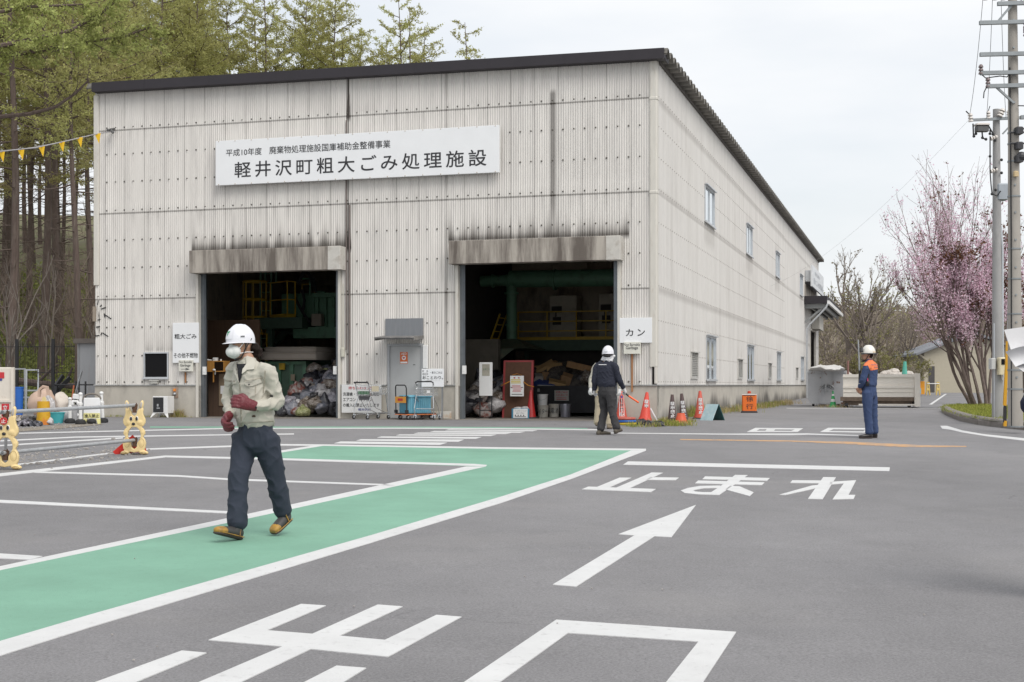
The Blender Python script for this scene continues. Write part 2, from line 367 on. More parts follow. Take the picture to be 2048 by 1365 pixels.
paint('painted_lettering', [k((655, 325), (732, 330), (550, 407), (690, 418), (893, 327), (970, 333), (775, 424), (915, 437), (1075, 359), (1153, 365), (925, 489), (685, 465), (380, 610), (240, 610), (598, 457), (368, 437))])
paint('painted_lettering', [k((285, 470), (362, 477), (60, 602), (-70, 600)), k((765, 517), (857, 524), (700, 622), (575, 614))])
o_ = k((1090, 616), (1447, 374), (2005, 412), (1868, 620)); i_ = k((1205, 616), (1483, 415), (1888, 442), (1745, 622))
paint('painted_lettering', [[o_[j], o_[j + 1], i_[j + 1], i_[j]] for j in range(3)])
k = crop(1450, 500, 3.413)
o_ = k((150, 1244), (208, 1217), (532, 1220), (495, 1243.5)); i_ = k((212, 1237), (236, 1225.5), (480, 1227.5), (452, 1238))
paint('painted_lettering', [[o_[j], o_[(j + 1) % 4], i_[(j + 1) % 4], i_[j]] for j in range(4)] + [k((288, 1225), (345, 1225), (330, 1239), (272, 1239))], up=.012)
o_ = k((650, 1244), (705, 1216.5), (1010, 1219), (990, 1249)); i_ = k((705, 1239), (738, 1225.5), (960, 1228), (945, 1242))
paint('painted_lettering', [[o_[j], o_[(j + 1) % 4], i_[(j + 1) % 4], i_[j]] for j in range(4)], up=.012)
paint('edge_line', strip(k((1470, 1203), (1515, 1203), (1620, 1234), (1760, 1259), (2041, 1288), (2300, 1310)), k((1482, 1222), (1540, 1229), (1620, 1248), (1800, 1276), (2041, 1304), (2300, 1326))))
paint('painted_line', [k((1500, 985), (1515, 984), (1412, 1057), (1393, 1056))])
paint('painted_line', [k((420, 1079), (1480, 1079), (1480, 1085), (420, 1086))], mat('worn_road_paint', (.34, .335, .33), .8, var=.25, scale=5), up=.009)
# dirty strip of concrete in front of the doors
M_apron = mat('apron_concrete', (.235, .215, .195), .9, var=.2, scale=2.5, dirt=(.11, .10, .09), dscale=4, damt=.6, bump=.3, bscale=80)
b = MB(); b.poly(W(-24, .25, .004), W(-24, -.95, .004), W(-.6, -.75, .004), W(-.6, .25, .004)); tag(b.build('concrete_apron', M_apron), kind='structure')
M_dirtg = mat('bare_dirt', (.22, .19, .155), .95, var=.25, scale=3, dirt=(.35, .33, .30), dscale=14, damt=.7, bump=.6, bscale=30)
b = MB(); b.poly(*[G(x, y, .006) for x, y in ((-300, 880), (-300, 838), (190, 838), (205, 850), (120, 858), (40, 864), (-60, 872))]); tag(b.build('dirt_ground', M_dirtg), kind='structure')
# stones and grit along the left edge line
M_stone = mat('grit', (.33, .31, .29), .9, var=.3, scale=20)
b = MB(); rr = random.Random(3)
for i in range(420):
    px = rr.uniform(-20, 300); py = 925 - (px / 300) * 27 + rr.gauss(0, 9)
    if rr.random() < .35: px, py = rr.uniform(0, 200), rr.uniform(846, 862)
    p = G(px, py); s_ = rr.uniform(.006, .03) * (1.6 if rr.random() < .08 else 1)
    b.ball(p + Vector((0, 0, s_ * .35)), (s_, s_ * rr.uniform(.6, 1), s_ * .6), 5, 3)
for i in range(34):
    p = G(rr.uniform(-100, 2040), rr.uniform(900, 1340)); s_ = rr.uniform(.003, .008); b.ball(p + Vector((0, 0, .006 + s_ * .4)), (s_, s_ * .8, s_ * .6), 5, 3)
tag(b.build('loose_grit', M_stone), 'scattered pale grit and stones along the painted edge line', 'grit', kind='stuff')

# ================================================================== hills
M_forestfloor = mat('forest_floor', (.125, .135, .055), .95, var=.4, scale=.5, dirt=(.15, .115, .075), dscale=.8, damt=.8, dpos=(.42, .58), bump=.8, bscale=3)
def terrain(name, x0, x1, y0, y1, fz, nx, ny, m):
    b = MB()
    for j in range(ny + 1):
        for i in range(nx + 1):
            x = x0 + (x1 - x0) * i / nx; y = y0 + (y1 - y0) * j / ny; b.v.append((x, y, fz(x, y)))
    for j in range(ny):
        for i in range(nx):
            a = j * (nx + 1) + i; b.f.append((a, a + 1, a + nx + 2, a + nx + 1)); b.m.append(0)
    return tag(b.build(name, m, smooth=60), kind='structure')
def hill_left(x, y):
    t = (y - 47) * .958 + (-x - 22) * .3            # rises away from the yard
    h = max(0, t) * .13 + max(0, t - 18) * .10
    h = min(h, 15 + .02 * t)
    h *= max(0.0, min(1.0, ((-11.9 + .2985 * (y - 38.5)) - x - 1) / 9))
    return h + .5 * noise.noise(Vector((x * .12, y * .12, 0))) * min(1, max(0, h) / 2) - .06
terrain('wooded_hillside', -140, 6, 44, 175, hill_left, 90, 90, M_forestfloor)
M_farhill = mat('far_hill', (.21, .175, .135), .95, var=.35, scale=.12, dirt=(.17, .18, .09), dscale=.2, damt=.7, bump=.6, bscale=1.2)
def hill_right(x, y):
    t = (y - 108); h = max(0, min(1, t / 120)) ** 1.0 * 14 * (.55 + .45 * math.exp(-((x - 40) / 55.0) ** 2))
    return h + .7 * noise.noise(Vector((x * .06, y * .06, 3))) * min(1, max(0, t) / 15) - .05
terrain('brush_hillside', 5, 260, 106, 300, hill_right, 80, 60, M_farhill)
def hill_far(x, y):
    t = y - 330; return max(0, t) * .10 * (.6 + .4 * math.sin(x * .012 + 1)) + 2.5 * noise.noise(Vector((x * .02, y * .02, 7))) - 3
terrain('distant_hills', -260, 460, 330, 620, hill_far, 90, 30, mat('distant_wood', (.115, .115, .105), .95, var=.3, scale=.05, bump=.5, bscale=.5))
# ================================================================== the waste facility
FX0 = I(191, 500).x                       # left edge of the facade
WL, LEN = -FX0, 58.5
def ztop(x): return 8.97 + .17 * (-x / WL)   # underside of the verge board
o1 = (I(399, 800).x, I(678, 800).x); o2 = (I(918, 800).x, I(1236, 800).x)
zl1 = I(530, 541, -.42).z; zl2 = I(1070, 522, -.42).z
dr = (I(776, 760).x, I(848, 760).x); dz_top = I(810, 688).z
wn = (I(289, 730).x, I(338, 730).x, I(310, 757).z, I(310, 705).z)
HOLES = [(o1[0], o1[1], 0, zl1), (o2[0], o2[1], 0, zl2), (dr[0], dr[1], 0, dz_top), wn and (wn[0], wn[1], wn[2], wn[3])]
PITCH = .063
M_slate = mat('corrugated_slate', (.70, .675, .64), .85, var=.07, scale=1.3, dirt=(.50, .48, .46), dscale=1.1, damt=.5, stretch=(3.2, 1, .35), attr='dirt', attrcol=(.07, .06, .052))
M_slate_side = mat('side_slate', (.67, .65, .62), .8, var=.05, scale=.8, dirt=(.50, .475, .44), dscale=.9, damt=.35, stretch=(1, 1.6, .4), attr='dirt', attrcol=(.16, .14, .12))
M_trim = mat('cream_trim', (.60, .575, .52), .6, var=.07, scale=4, dirt=(.33, .25, .17), dscale=3, damt=.5, dpos=(.58, .75), stretch=(3, 3, .6))
M_plinth = mat('plinth_concrete', (.47, .44, .385), .9, var=.10, scale=2.2, dirt=(.23, .21, .19), dscale=1.2, damt=.55, dpos=(.5, .72), stretch=(1.4, 1.4, .8), attr='dirt', attrcol=(.06, .054, .05), bump=.15, bscale=50)
M_fascia = mat('verge_board', (.022, .018, .023), .6, var=.15, scale=2)
M_lintel = mat('stained_concrete', (.40, .365, .32), .9, var=.15, scale=2, dirt=(.10, .082, .07), dscale=.9, damt=.9, dpos=(.38, .60), stretch=(3.4, 1, .35), bump=.2, bscale=40)
M_gutter = mat('zinc_strip', (.42, .425, .42), .5, .3, var=.1, dirt=(.14, .12, .1), dscale=4, damt=.7)
M_glassd = mat('dark_glass', (.008, .008, .009), .3, var=.05, spec=.12)
M_glassb = mat('pale_glass', (.66, .72, .76), .04, .8, var=.05, spec=1.0)
M_bolt = mat('bolt_cap', (.13, .12, .105), .6, .4, var=.2)
M_roof = mat('folded_roof', (.16, .15, .135), .6, .3, var=.2, dirt=(.30, .28, .24), damt=.5)
fac = thing('waste_facility', 'big pale corrugated hall with two open truck doorways and a long signboard', 'building', O, -TH)

def fbm(x, y, z=0.0): return noise.fractal(Vector((x, y, z)), 1.0, 2.0, 4)
def nfl(x, s=0): return .5 + .5 * noise.noise(Vector((x, s * 7.3, 1.7)))
seams = [8.07, 5.73, 3.31]
bolt_rows = [.98, 1.72, 2.52, 3.40, 4.20, 4.98, 5.82, 6.62, 7.40, 8.15]
xs_streak_a = I(1106, 300).x; xs_streak_b = I(696, 300).x; xs_c = I(893, 300).x
lint = [(I(378, 520, -.42).x, I(680, 520, -.42).x, I(530, 497, -.42).z), (I(897, 500, -.42).x, I(1240, 500, -.42).x, I(1070, 477, -.42).z)]
def dirt_shade_f(x, z):
    d = .075 * (.5 - .5 * math.cos(2 * math.pi * x / PITCH)) * (.6 + .8 * noise.noise(Vector((x * .8, z * .5, 11))))  # grime and shading of the ribs, put into the colour along the wave
    st = noise.noise(Vector((x * 7.0, z * .22, 0))); d += max(0, st) * .10
    d += max(0, noise.noise(Vector((x * 17.0, z * .35, 4)))) * .08
    j = (x / (PITCH * 10)) % 1.0
    if j < .018 or j > .982: d += .34 + .25 * noise.noise(Vector((x * 2, z * 1.2, 2)))
    for s in seams:
        if abs(z - s) < .02: d += .5
        if 0 < s - z < .5: d += max(0, noise.noise(Vector((x * 9, s, 3)))) * .35 * (1 - (s - z) / .5)
    for x0, x1, zt in lint:
        if x0 - .15 < x < x1 + .15 and zt - .05 < z < zt + 1.25:
            hgt = .12 + .26 * max(0, .35 + noise.noise(Vector((x * 4.5, 9, 0)))) + .34 * max(0, noise.noise(Vector((x * 21, 5, 0))))
            d += 1.05 * math.exp(-(max(0, z - zt) / max(hgt, .05)) ** 1.5)
    zz = I(1106, 185).z
    if abs(x - xs_streak_a) < .07 and z < zz: d += (.66 if z > zz - 2.8 else .66 * max(0, 1 - (zz - 2.8 - z) / 1.2)) * (1 - .3 * abs(x - xs_streak_a) / .09)
    zt = ztop(x)
    if abs(x - xs_streak_b) < .05: d += .5
    if z > 8.0 and abs(x - xs_streak_b - .02) < .03 + .04 * max(0, zt - .4 - z): d += .8
    if abs(x - xs_c) < .04: d += .35 + .4 * noise.noise(Vector((z * .8, 3, 1)))
    if z > zt - .9: d += .16 * max(0, noise.noise(Vector((x * .9, z * .8, 8))) + .2)
    if z < 1.35: d += max(0, noise.noise(Vector((x * 5, 2, 6))) + .1) * (1.35 - z) * .9
    # soot round the office window
    if wn[0] < x < wn[1] + .25 and wn[3] < z < wn[3] + .5: d += .75 * math.exp(-(z - wn[3]) / .16) * max(0, .5 + noise.noise(Vector((x * 9, 1, 0))))
    # torn sheet by the left corner
    if x < FX0 + .35 and 2.3 < z < 3.2 and noise.noise(Vector((x * 9, z * 7, 2.2))) > .42: d += .7
    return max(0.0, min(1.0, d))
def facade():
    xs = [];  n = int(WL / (PITCH / 6)); xs = [FX0 + i * PITCH / 6 for i in range(n + 1)]; xs[-1] = -.10
    for h in HOLES: xs += [h[0], h[1]]
    xs = sorted(x for x in set(xs) if FX0 <= x <= -.09)
    zs = [.905]; z = .905
    while z < 9.0: z += .14; zs.append(min(z, 9.1))
    for s in seams: zs += [s - .03, s - .014, s + .014, s + .03]
    for h in HOLES: zs += [h[2], h[3]]
    zs = sorted(z for z in set(zs) if .9 <= z <= 9.1); zs[-1] = 9.1
    nx, nz = len(xs), len(zs); v = []; dd = []
    for z in zs:
        for x in xs:
            zz = min(z, 9.1) if z < 9.1 else ztop(x) + .12
            lap = .006 if any(0 <= s - z < .08 for s in seams) else 0
            v.append((x, -.012 + .012 * math.cos(2 * math.pi * x / PITCH) - (0.008 if any(-.0 < z - s < .3 for s in seams) else 0), zz)); dd.append(dirt_shade_f(x, z))
    f = []
    for j in range(nz - 1):
        zc = (zs[j] + zs[j + 1]) / 2
        for i in range(nx - 1):
            xc = (xs[i] + xs[i + 1]) / 2
            if any(h[0] < xc < h[1] and h[2] < zc < h[3] for h in HOLES): continue
            f.append((j * nx + i, j * nx + i + 1, (j + 1) * nx + i + 1, (j + 1) * nx + i))
    b = MB(); b.v = v; b.f = f; b.m = [0] * len(f); b.k = 1
    for z in bolt_rows:
        x = FX0 + .1
        while x < -.15:
            if not any(h[0] - .05 < x < h[1] + .05 and h[2] - .05 < z < h[3] + .05 for h in HOLES):
                b.lathe([(.023, 0), (.02, .012), (.009, .02)], 6, (x, -.022, z), Matrix.Rotation(R(90), 3, 'X'))
            x += .283
    dd += [0.0] * (len(b.v) - len(dd))
    me = b.mesh('facade', [M_slate, M_bolt])
    a = me.attributes.new('dirt', 'FLOAT', 'POINT'); a.data.foreach_set('value', dd)
    me.polygons.foreach_set('use_smooth', [True] * len(me.polygons)); me.set_sharp_from_angle(angle=R(50))
    return obj('front_wall', me, fac)
facade()
# --- windows, vents and doorway of the long side wall
up_w = []
for (xa, xb) in ((1409, 1428), (1492, 1504), (1550.5, 1558.5), (1599, 1605)):
    y0 = SD(xa, 500).y; y1 = SD(xb, 500).y; up_w.append((y0, y1, 5.05, 6.30))
UPZ = (SD(1418, 450).z, SD(1418, 377).z)
lo_v = [(SD(a, 700).y, SD(b_, 700).y, SD(a, 758).z, SD(a, zt).z) for a, b_, zt in ((1381, 1394.5, 705), (1475, 1484, 719), (1536, 1542, 727), (1591, 1595.5, 736))]
lo_w = [(SD(a, 700).y, SD(b_, 700).y, SD(a, 761).z, SD(a, zt).z) for a, b_, zt in ((1412, 1431, 671), (1494, 1507, 690), (1553, 1561, 704), (1601, 1607, 714))]
dyo = (SD(1619, 700).y + .3, SD(1630, 700).y); dzo = SD(1622, 662).z
SHOLES = [(a, b_, UPZ[0], UPZ[1]) for a, b_, *_ in up_w] + lo_v + lo_w + [(dyo[0], dyo[1], .0, dzo)]
def side_wall():
    PW = .66; ys_ = []
    n = int(LEN / PW)
    for i in range(n + 1): ys_ += [i * PW - .022, i * PW, i * PW + .022] + [i * PW + PW * q for q in (.25, .5, .75)]
    for h in SHOLES: ys_ += [h[0], h[1]]
    ys_ = sorted(y for y in set(ys_) if .1 <= y <= LEN); ys_[0] = .1; ys_[-1] = LEN
    zs = [.905 + .28 * i for i in range(30)]
    for s in seams: zs += [s - .02, s + .02]
    for h in SHOLES: zs += [h[2], h[3]]
    zs = sorted(z for z in set(zs) if .9 <= z <= 9.0) + [9.05]
    v = []; dd = []
    for z in zs:
        for y in ys_:
            j = (y / PW) % 1.0
            gr = j < .01 or j > .99
            wave = .010 * math.cos(2 * math.pi * y / .33)
            v.append(((-.014 if gr else .004 + wave), y, z))
            d = .22 if gr else .05 + .05 * noise.noise(Vector((math.floor(y / PW) * 3.7, z * .1, 0)))
            for s in seams:
                if abs(z - s) < .03: d += .30
            d += max(0, noise.noise(Vector((y * 2.5, z * .25, 5)))) * .13
            if z < 1.3: d += max(0, noise.noise(Vector((y * 1.2, 2, 6))) + .05) * 1.3 * (1.3 - z)
            for h in SHOLES:
                if h[0] - .1 < y < h[1] + .1 and 0 < z - h[3] < .5: d += .4 * max(0, .4 + noise.noise(Vector((y * 5, 0, 2)))) * (1 - (z - h[3]) / .5)
                if h[0] - .1 < y < h[1] + .1 and 0 < h[2] - z < .8: d += .18
            dd.append(max(0, min(1, d)))
    ny = len(ys_); b = MB(); b.v = v
    for j in range(len(zs) - 1):
        for i in range(ny - 1):
            yc = (ys_[i] + ys_[i + 1]) / 2; zc = (zs[j] + zs[j + 1]) / 2
            if any(h[0] < yc < h[1] and h[2] < zc < h[3] for h in SHOLES): continue
            b.f.append((j * ny + i, j * ny + i + 1, (j + 1) * ny + i + 1, (j + 1) * ny + i)); b.m.append(0)
    b.k = 1
    for z in bolt_rows:
        y = .3
        while y < 34:
            if not any(h[0] - .08 < y < h[1] + .08 and h[2] - .08 < z < h[3] + .08 for h in SHOLES):
                b.lathe([(.02, 0), (.017, .011), (.008, .018)], 5, (.008, y, z), Matrix.Rotation(R(90), 3, 'Y'))
            y += .33
    dd += [0.0] * (len(b.v) - len(dd))
    me = b.mesh('side_wall', [M_slate_side, mat('bolt_pale', (.33, .31, .28), .7)]); a = me.attributes.new('dirt', 'FLOAT', 'POINT'); a.data.foreach_set('value', dd)
    return obj('side_wall', me, fac)
side_wall()
# --- the walls nobody sees from the front, roof, verge, eave
b = MB(); b.box(FX0, FX0 + .12, .12, LEN, 0, 9.05); b.box(FX0 + .125, -.13, LEN - .12, LEN, 0, 9.05); b.build('rear_wall', M_slate_side, fac)
b = MB(); prof = []
y = -.28; k_ = 0
zz_ = (0, .16, .16, 0)
while y < LEN + .3:
    for dy, q in ((0, 0), (.10, .15), (.28, .15), (.38, 0)): prof.append((y + dy, q))
    y += .52
nP = len(prof)
for X, base in ((FX0 - .12, 9.23), (.33, 9.06)):
    for t_ in (0, .03):
        for (yy, q) in prof: b.v.append((X, yy, base + q + t_))
for i in range(nP - 1):
    b.f.append((nP + i, nP + i + 1, 3 * nP + i + 1, 3 * nP + i)); b.f.append((i, 2 * nP + i, 2 * nP + i + 1, i + 1)); b.f.append((2 * nP + i, 3 * nP + i, 3 * nP + i + 1, 2 * nP + i + 1)); b.f.append((i, i + 1, nP + i + 1, nP + i))
b.m = [0] * len(b.f); rf = b.build('roof', M_roof, fac)
b = MB(); b.lathe([(1.05, -.02), (1.12, .0), (1.1, .07), (.95, .16), (.55, .27), (0, .32)], 24, (I(856, 120, 6).x, 6.0, 9.42)); b.lathe([(.5, -.3), (.5, 0)], 16, (I(856, 120, 6).x, 6.0, 9.42))
b.build('roof_ventilator', mat('pale_vent', (.6, .6, .6), .5, var=.05), rf, smooth=40)
b = MB(); x0, x1 = I(183, 170, -.3).x, I(1328, 100, -.3).x
for (ya, yb, za, zb) in ((-.30, -.26, 0, .258), (-.262, .02, .0, .03)):
    b.add([(x0, ya, ztop(x0) + za), (x1, ya, ztop(x1) + za), (x1, yb, ztop(x1) + za), (x0, yb, ztop(x0) + za), (x0, ya, ztop(x0) + zb), (x1, ya, ztop(x1) + zb), (x1, yb, ztop(x1) + zb), (x0, yb, ztop(x0) + zb)],
          [(0, 3, 2, 1), (4, 5, 6, 7), (0, 1, 5, 4), (1, 2, 6, 5), (2, 3, 7, 6), (3, 0, 4, 7)])
b.box(x1 - .04, x1, -.258, .4, ztop(0) + .002, ztop(0) + .23)
for q in range(1, 8):
    xx = FX0 + q * WL / 8 - .3; b.box(xx, xx + .05, -.304, -.299, ztop(xx) + .005, ztop(xx) + .256)
b.build('verge_board', M_fascia, fac)
b = MB(); b.box(.012, .05, .2, LEN, 8.98, 9.14); b.build('eave_strip', mat('eave_dark', (.09, .08, .072), .8, var=.2), fac)
# --- corner posts
b = MB(); b.rbox(FX0 - .035, FX0 + .13, -.06, .11, 3.72, 9.1, .02); b.build('corner_trim', M_trim, fac)
b = MB(); b.rbox(-.16, .035, -.065, .20, 1.35, 9.05, .03); b.rbox(-.17, .045, -.075, .21, 8.02, 8.10, .03); b.rbox(-.17, .045, -.075, .21, 5.68, 5.76, .03)
b.rbox(-.04, .03, -.06, .1, .93, 1.349, .02); b.build('corner_trim', M_trim, fac)
# --- plinth: facade pieces and the long side, split so that the grime can be laid on the mesh
def plinth():
    b = MB(); dd = []
    def sheet(P, n, mz, fd):
        o_ = len(b.v)
        for j in range(mz + 1):
            for i in range(n + 1):
                p, s_, z = P(i / n, j / mz); b.v.append(p); dd.append(fd(s_, z))
        for j in range(mz):
            for i in range(n):
                a = o_ + j * (n + 1) + i; b.f.append((a, a + 1, a + n + 2, a + n + 1)); b.m.append(0)
    def fd(s_, z): return max(0, min(1, .55 * max(0, .10 - z) / .1 * max(0, .3 + noise.noise(Vector((s_ * 3, 0, 0)))) + .5 * max(0, noise.noise(Vector((s_ * 2.2, z * .6, 2))) - .18)))
    for xa, xb in ((FX0, o1[0]), (o1[1], dr[0]), (dr[1], o2[0]), (o2[1], .03)):
        sheet(lambda u, w_: ((xa + (xb - xa) * u, -.035, .875 * w_), xa + (xb - xa) * u, .875 * w_), max(4, int((xb - xa) / .06)), 12, fd)
        b.poly((xa, -.035, .875), (xb, -.035, .875), (xb, .12, .875), (xa, .12, .875)); dd += [0] * 4
        for xe in (xa, xb): b.poly((xe, -.035, 0), (xe, .25, 0), (xe, .25, .875), (xe, -.035, .875)); dd += [0] * 4
    def fs(s_, z):
        h = .50 + .42 * noise.noise(Vector((s_ * .45, 1, 3))) + .22 * noise.noise(Vector((s_ * 3.0, 2, 3)))
        if s_ < 2.2: h *= .25 + s_ / 2.9
        return max(0, min(.95, (h - z) * 2.9)) * (.78 + .28 * noise.noise(Vector((s_ * 6, z * 2, 1)))) + (.12 if abs((s_ % 7.5) - 3.6) < .04 else 0)
    for ya, yb in ((-.035, dyo[0]), (dyo[1], LEN)):
        sheet(lambda u, w_: ((.03, ya + (yb - ya) * u, .875 * w_), ya + (yb - ya) * u, .875 * w_), int((yb - ya) / .09), 16, fs)
        b.poly((.03, ya, .875), (.03, yb, .875), (-.1, yb, .875), (-.1, ya, .875)); dd += [0] * 4
    me = b.mesh('plinth', M_plinth); a = me.attributes.new('dirt', 'FLOAT', 'POINT'); a.data.foreach_set('value', dd); obj('plinth', me, fac)
plinth()
b = MB()
for xa, xb in ((FX0 - .03, o1[0] - .07), (o1[1] + .07, dr[0] - .03), (dr[1] + .03, o2[0] - .07), (o2[1] + .07, .045)): b.box(xa, xb, -.075, -.0, .878, .905)
for ya, yb in ((-.074, dyo[0]), (dyo[1], LEN)): b.box(.002, .075, ya + .076, yb, .878, .905)
b.build('sill_strip', M_gutter, fac)
# --- lintels over the doorways
for (x0, x1, zt), zb in zip(lint, (zl1, zl2)):
    b = MB(); b.rbox(x0, x1, -.42, -.024, zb - .02, zt, .012)
    for q in range(1, 4): xx = x0 + (x1 - x0) * q / 4 + .1; b.box(xx, xx + .012, -.424, -.421, zb, zt - .02)
    l_ = b.build('door_lintel', [M_lintel], fac)
    b = MB(); b.rbox(x1 - .36, x1 + .006, -.426, -.02, zb - .024, zt + .004, .012); b.build('end_cap', mat('lintel_end', (.52, .5, .46), .8, var=.1, dirt=(.25, .2, .15), dscale=4, damt=.5), l_)
# --- door jambs and roller tracks
M_track = mat('roller_track', (.16, .175, .19), .45, .6, var=.15)
for (x0, x1), zb in ((o1, zl1), (o2, zl2)):
    for s_, xx in ((-1, x0), (1, x1)):
        b = MB(); b.box(min(xx, xx + s_ * .075), max(xx, xx + s_ * .075), -.075, .18, 0, zb - .03); b.build('door_jamb', M_trim, fac)
        b = MB(); b.box(min(xx, xx - s_ * .10), max(xx, xx - s_ * .10), .08, .24, 0, zb); b.box(min(xx - s_ * .10, xx - s_ * .13), max(xx - s_ * .10, xx - s_ * .13), .10, .13, 0, zb); b.build('roller_track', M_track, fac)
        b = MB(); b.box(xx - s_ * .13 - .05, xx - s_ * .13 + .05, .02, .076, 1.18, 1.40); b.box(xx - s_ * .13 - .02, xx - s_ * .13 + .02, .012, .0195, 1.25, 1.31)
        b.build('door_switch', M_white, fac)
# --- staff door with its canopy and blind panel
b = MB(); xa, xb = dr; b.box(xa, xa + .06, -.05, .1, 0, dz_top); b.box(xb - .06, xb, -.05, .1, 0, dz_top); b.box(xa + .06, xb - .06, -.05, .1, dz_top - .06, dz_top); b.build('door_frame', M_grey, fac)
b = MB(); b.box(xa + .063, xb - .063, -.012, .03, .02, dz_top - .063)
dl = b.build('staff_door', mat('door_paint', (.40, .405, .405), .5, var=.04, dirt=(.33, .33, .325), damt=.5), fac)
b = MB(); b.lathe([(.030, 0), (.03, .01), (.012, .015), (.012, .05), (.03, .055), (.032, .075), (.02, .09), (0, .093)], 12, (I(834, 769).x, -.013, I(834, 769).z), Matrix.Rotation(R(90), 3, 'X')); b.build('handle', M_chrome, dl, smooth=40)
b = MB(); b.box(xb - .30, xb - .24, -.02, -.0125, 1.42, 1.435); b.build('letter_slot', M_black, dl)
p0, p1 = I(800.5, 728), I(815.8, 704.5)
b = MB(); b.box(p0.x, p1.x, -.016, -.0125, p0.z, p1.z); st = b.build('sticker', mat('orange_sticker', (.60, .13, .03), .5, var=.04), dl)
b = MB(); cx_, cz_ = (p0.x + p1.x) / 2, (p0.z + p1.z) / 2; w_ = p1.x - p0.x
letter(b, 'AED', p0.x + .035, p1.x - .035, p1.z - .075, p1.z - .018, -.0185, .03)
b.lathe([(.058, .0), (.058, .002)], 20, (cx_, -.0165, cz_), Matrix.Rotation(R(90), 3, 'X')); b.box(p0.x + .012, p1.x - .012, -.0185, -.0165, p0.z + .012, p0.z + .055)
b.k = 1; b.add([(cx_ + sx * .036, -.0215, cz_ + sz * .036) for sx, sz in ((0, -.95), (.55, -.35), (.95, .15), (.85, .6), (.45, .75), (0, .45), (-.45, .75), (-.85, .6), (-.95, .15), (-.55, -.35))], [tuple(range(10))])
b.build('sticker_print', [M_white, M_redink], st)
c0, c1 = I(772, 680), I(847, 637)
b = MB(); b.box(c0.x, c1.x, -.045, -.024, c0.z + .02, c1.z); b.build('blind_panel', mat('panel_grey', (.20, .21, .225), .5, .2, var=.08, dirt=(.30, .30, .30), dscale=2, damt=.4, stretch=(6, 1, .4)), fac)
b = MB(); b.bar((c0.x - .02, -.05, c0.z + .06), (c0.x - .02, -.72, c0.z + .0), .03, .09); b.bar((c1.x - .0, -.05, c0.z + .06), (c1.x - .0, -.72, c0.z + .0), .03, .09)
b.add([(c0.x - .03, -.03, c0.z + .10), (c1.x + .01, -.03, c0.z + .10), (c1.x + .01, -.76, c0.z + .045), (c0.x - .03, -.76, c0.z + .045), (c0.x - .03, -.03, c0.z + .07), (c1.x + .01, -.03, c0.z + .07), (c1.x + .01, -.76, c0.z + .01), (c0.x - .03, -.76, c0.z + .01)], [(0, 3, 2, 1), (4, 5, 6, 7), (0, 1, 5, 4), (1, 2, 6, 5), (2, 3, 7, 6), (3, 0, 4, 7)])
b.build('door_canopy', mat('canopy_grey', (.17, .165, .16), .6, var=.2, dirt=(.35, .33, .30), damt=.6), fac)
q0, q1 = I(847.5, 737), I(857.5, 690.5)
b = MB(); b.rbox(q0.x, q1.x, -.09, -.024, q0.z, q1.z, .012); b.build('door_lamp', M_white, fac)
# --- office window
b = MB(); a0, a1, z0, z1 = wn
b.box(a0, a1, -.05, .06, z1 - .035, z1); b.box(a0, a1, -.05, .06, z0, z0 + .035); b.box(a0, a0 + .035, -.05, .06, z0 + .035, z1 - .035); b.box(a1 - .035, a1, -.05, .06, z0 + .035, z1 - .035); b.box(a0 - .03, a1 + .03, -.085, -.051, z0 - .03, z0 + .012)
wi = b.build('office_window', M_alu, fac); b = MB(); b.box(a0 + .036, a1 - .036, -.01, .0, z0 + .036, z1 - .036); b.build('pane', M_glassd, wi)
b = MB(); q = I(312, 764); b.box(q.x - .10, q.x + .10, -.13, -.03, q.z - .05, q.z + .02); b.box(q.x - .13, q.x + .13, -.16, -.03, q.z + .0205, q.z + .045); b.build('window_vent', mat('vent_white', (.55, .54, .5), .5, var=.1), fac)
# --- small fittings on the facade
q = I(352, 785); b = MB(); b.box(q.x - .09, q.x + .09, -.06, -.036, q.z - .15, q.z + .14); hb = b.build('alarm_plate', mat('plate_rusty', (.33, .27, .22), .7, var=.3, dirt=(.2, .08, .04), damt=.8), fac)
b = MB(); b.box(q.x - .035, q.x + .035, -.09, -.0605, q.z + .03, q.z + .10); b.build('lamp', mat('amber_lens', (.7, .22, .02), .3), hb); b = MB(); b.ball((q.x, -.075, q.z - .05), .05); b.build('bell', M_steel, hb, smooth=60)
b = MB(); xx = I(694, 600).x; b.tube([(xx, -.05, ztop(xx) - 1.1), (xx, -.05, I(694, 700).z)], .016, 6); b.tube([(xx + .09, -.045, 5.7), (xx + .09, -.045, .93)], .02, 6)
b.build('conduit', mat('conduit_brown', (.15, .12, .11), .6, var=.3), fac)
b = MB(); q = I(688, 705); b.rbox(q.x - .045, q.x + .045, -.11, -.03, q.z - .12, q.z + .12, .015); b.tube([(q.x, -.05, q.z + .12), (q.x, -.05, 3.6)], .01, 5); b.build('junction_box', mat('box_cream', (.55, .53, .45), .5, var=.1), fac)
b = MB(); q = I(232, 262); b.bar((q.x - .05, -.03, q.z + .05), (q.x + .02, -.30, q.z - .02), .05); b.ball((q.x - .12, -.2, q.z - .02), .05); b.tube([(q.x + .03, -.28, q.z - .02), (q.x + .09, -.28, q.z - .12)], .035, 6); b.build('wall_bracket', mat('bracket_dark', (.1, .1, .1), .5, .5), fac)
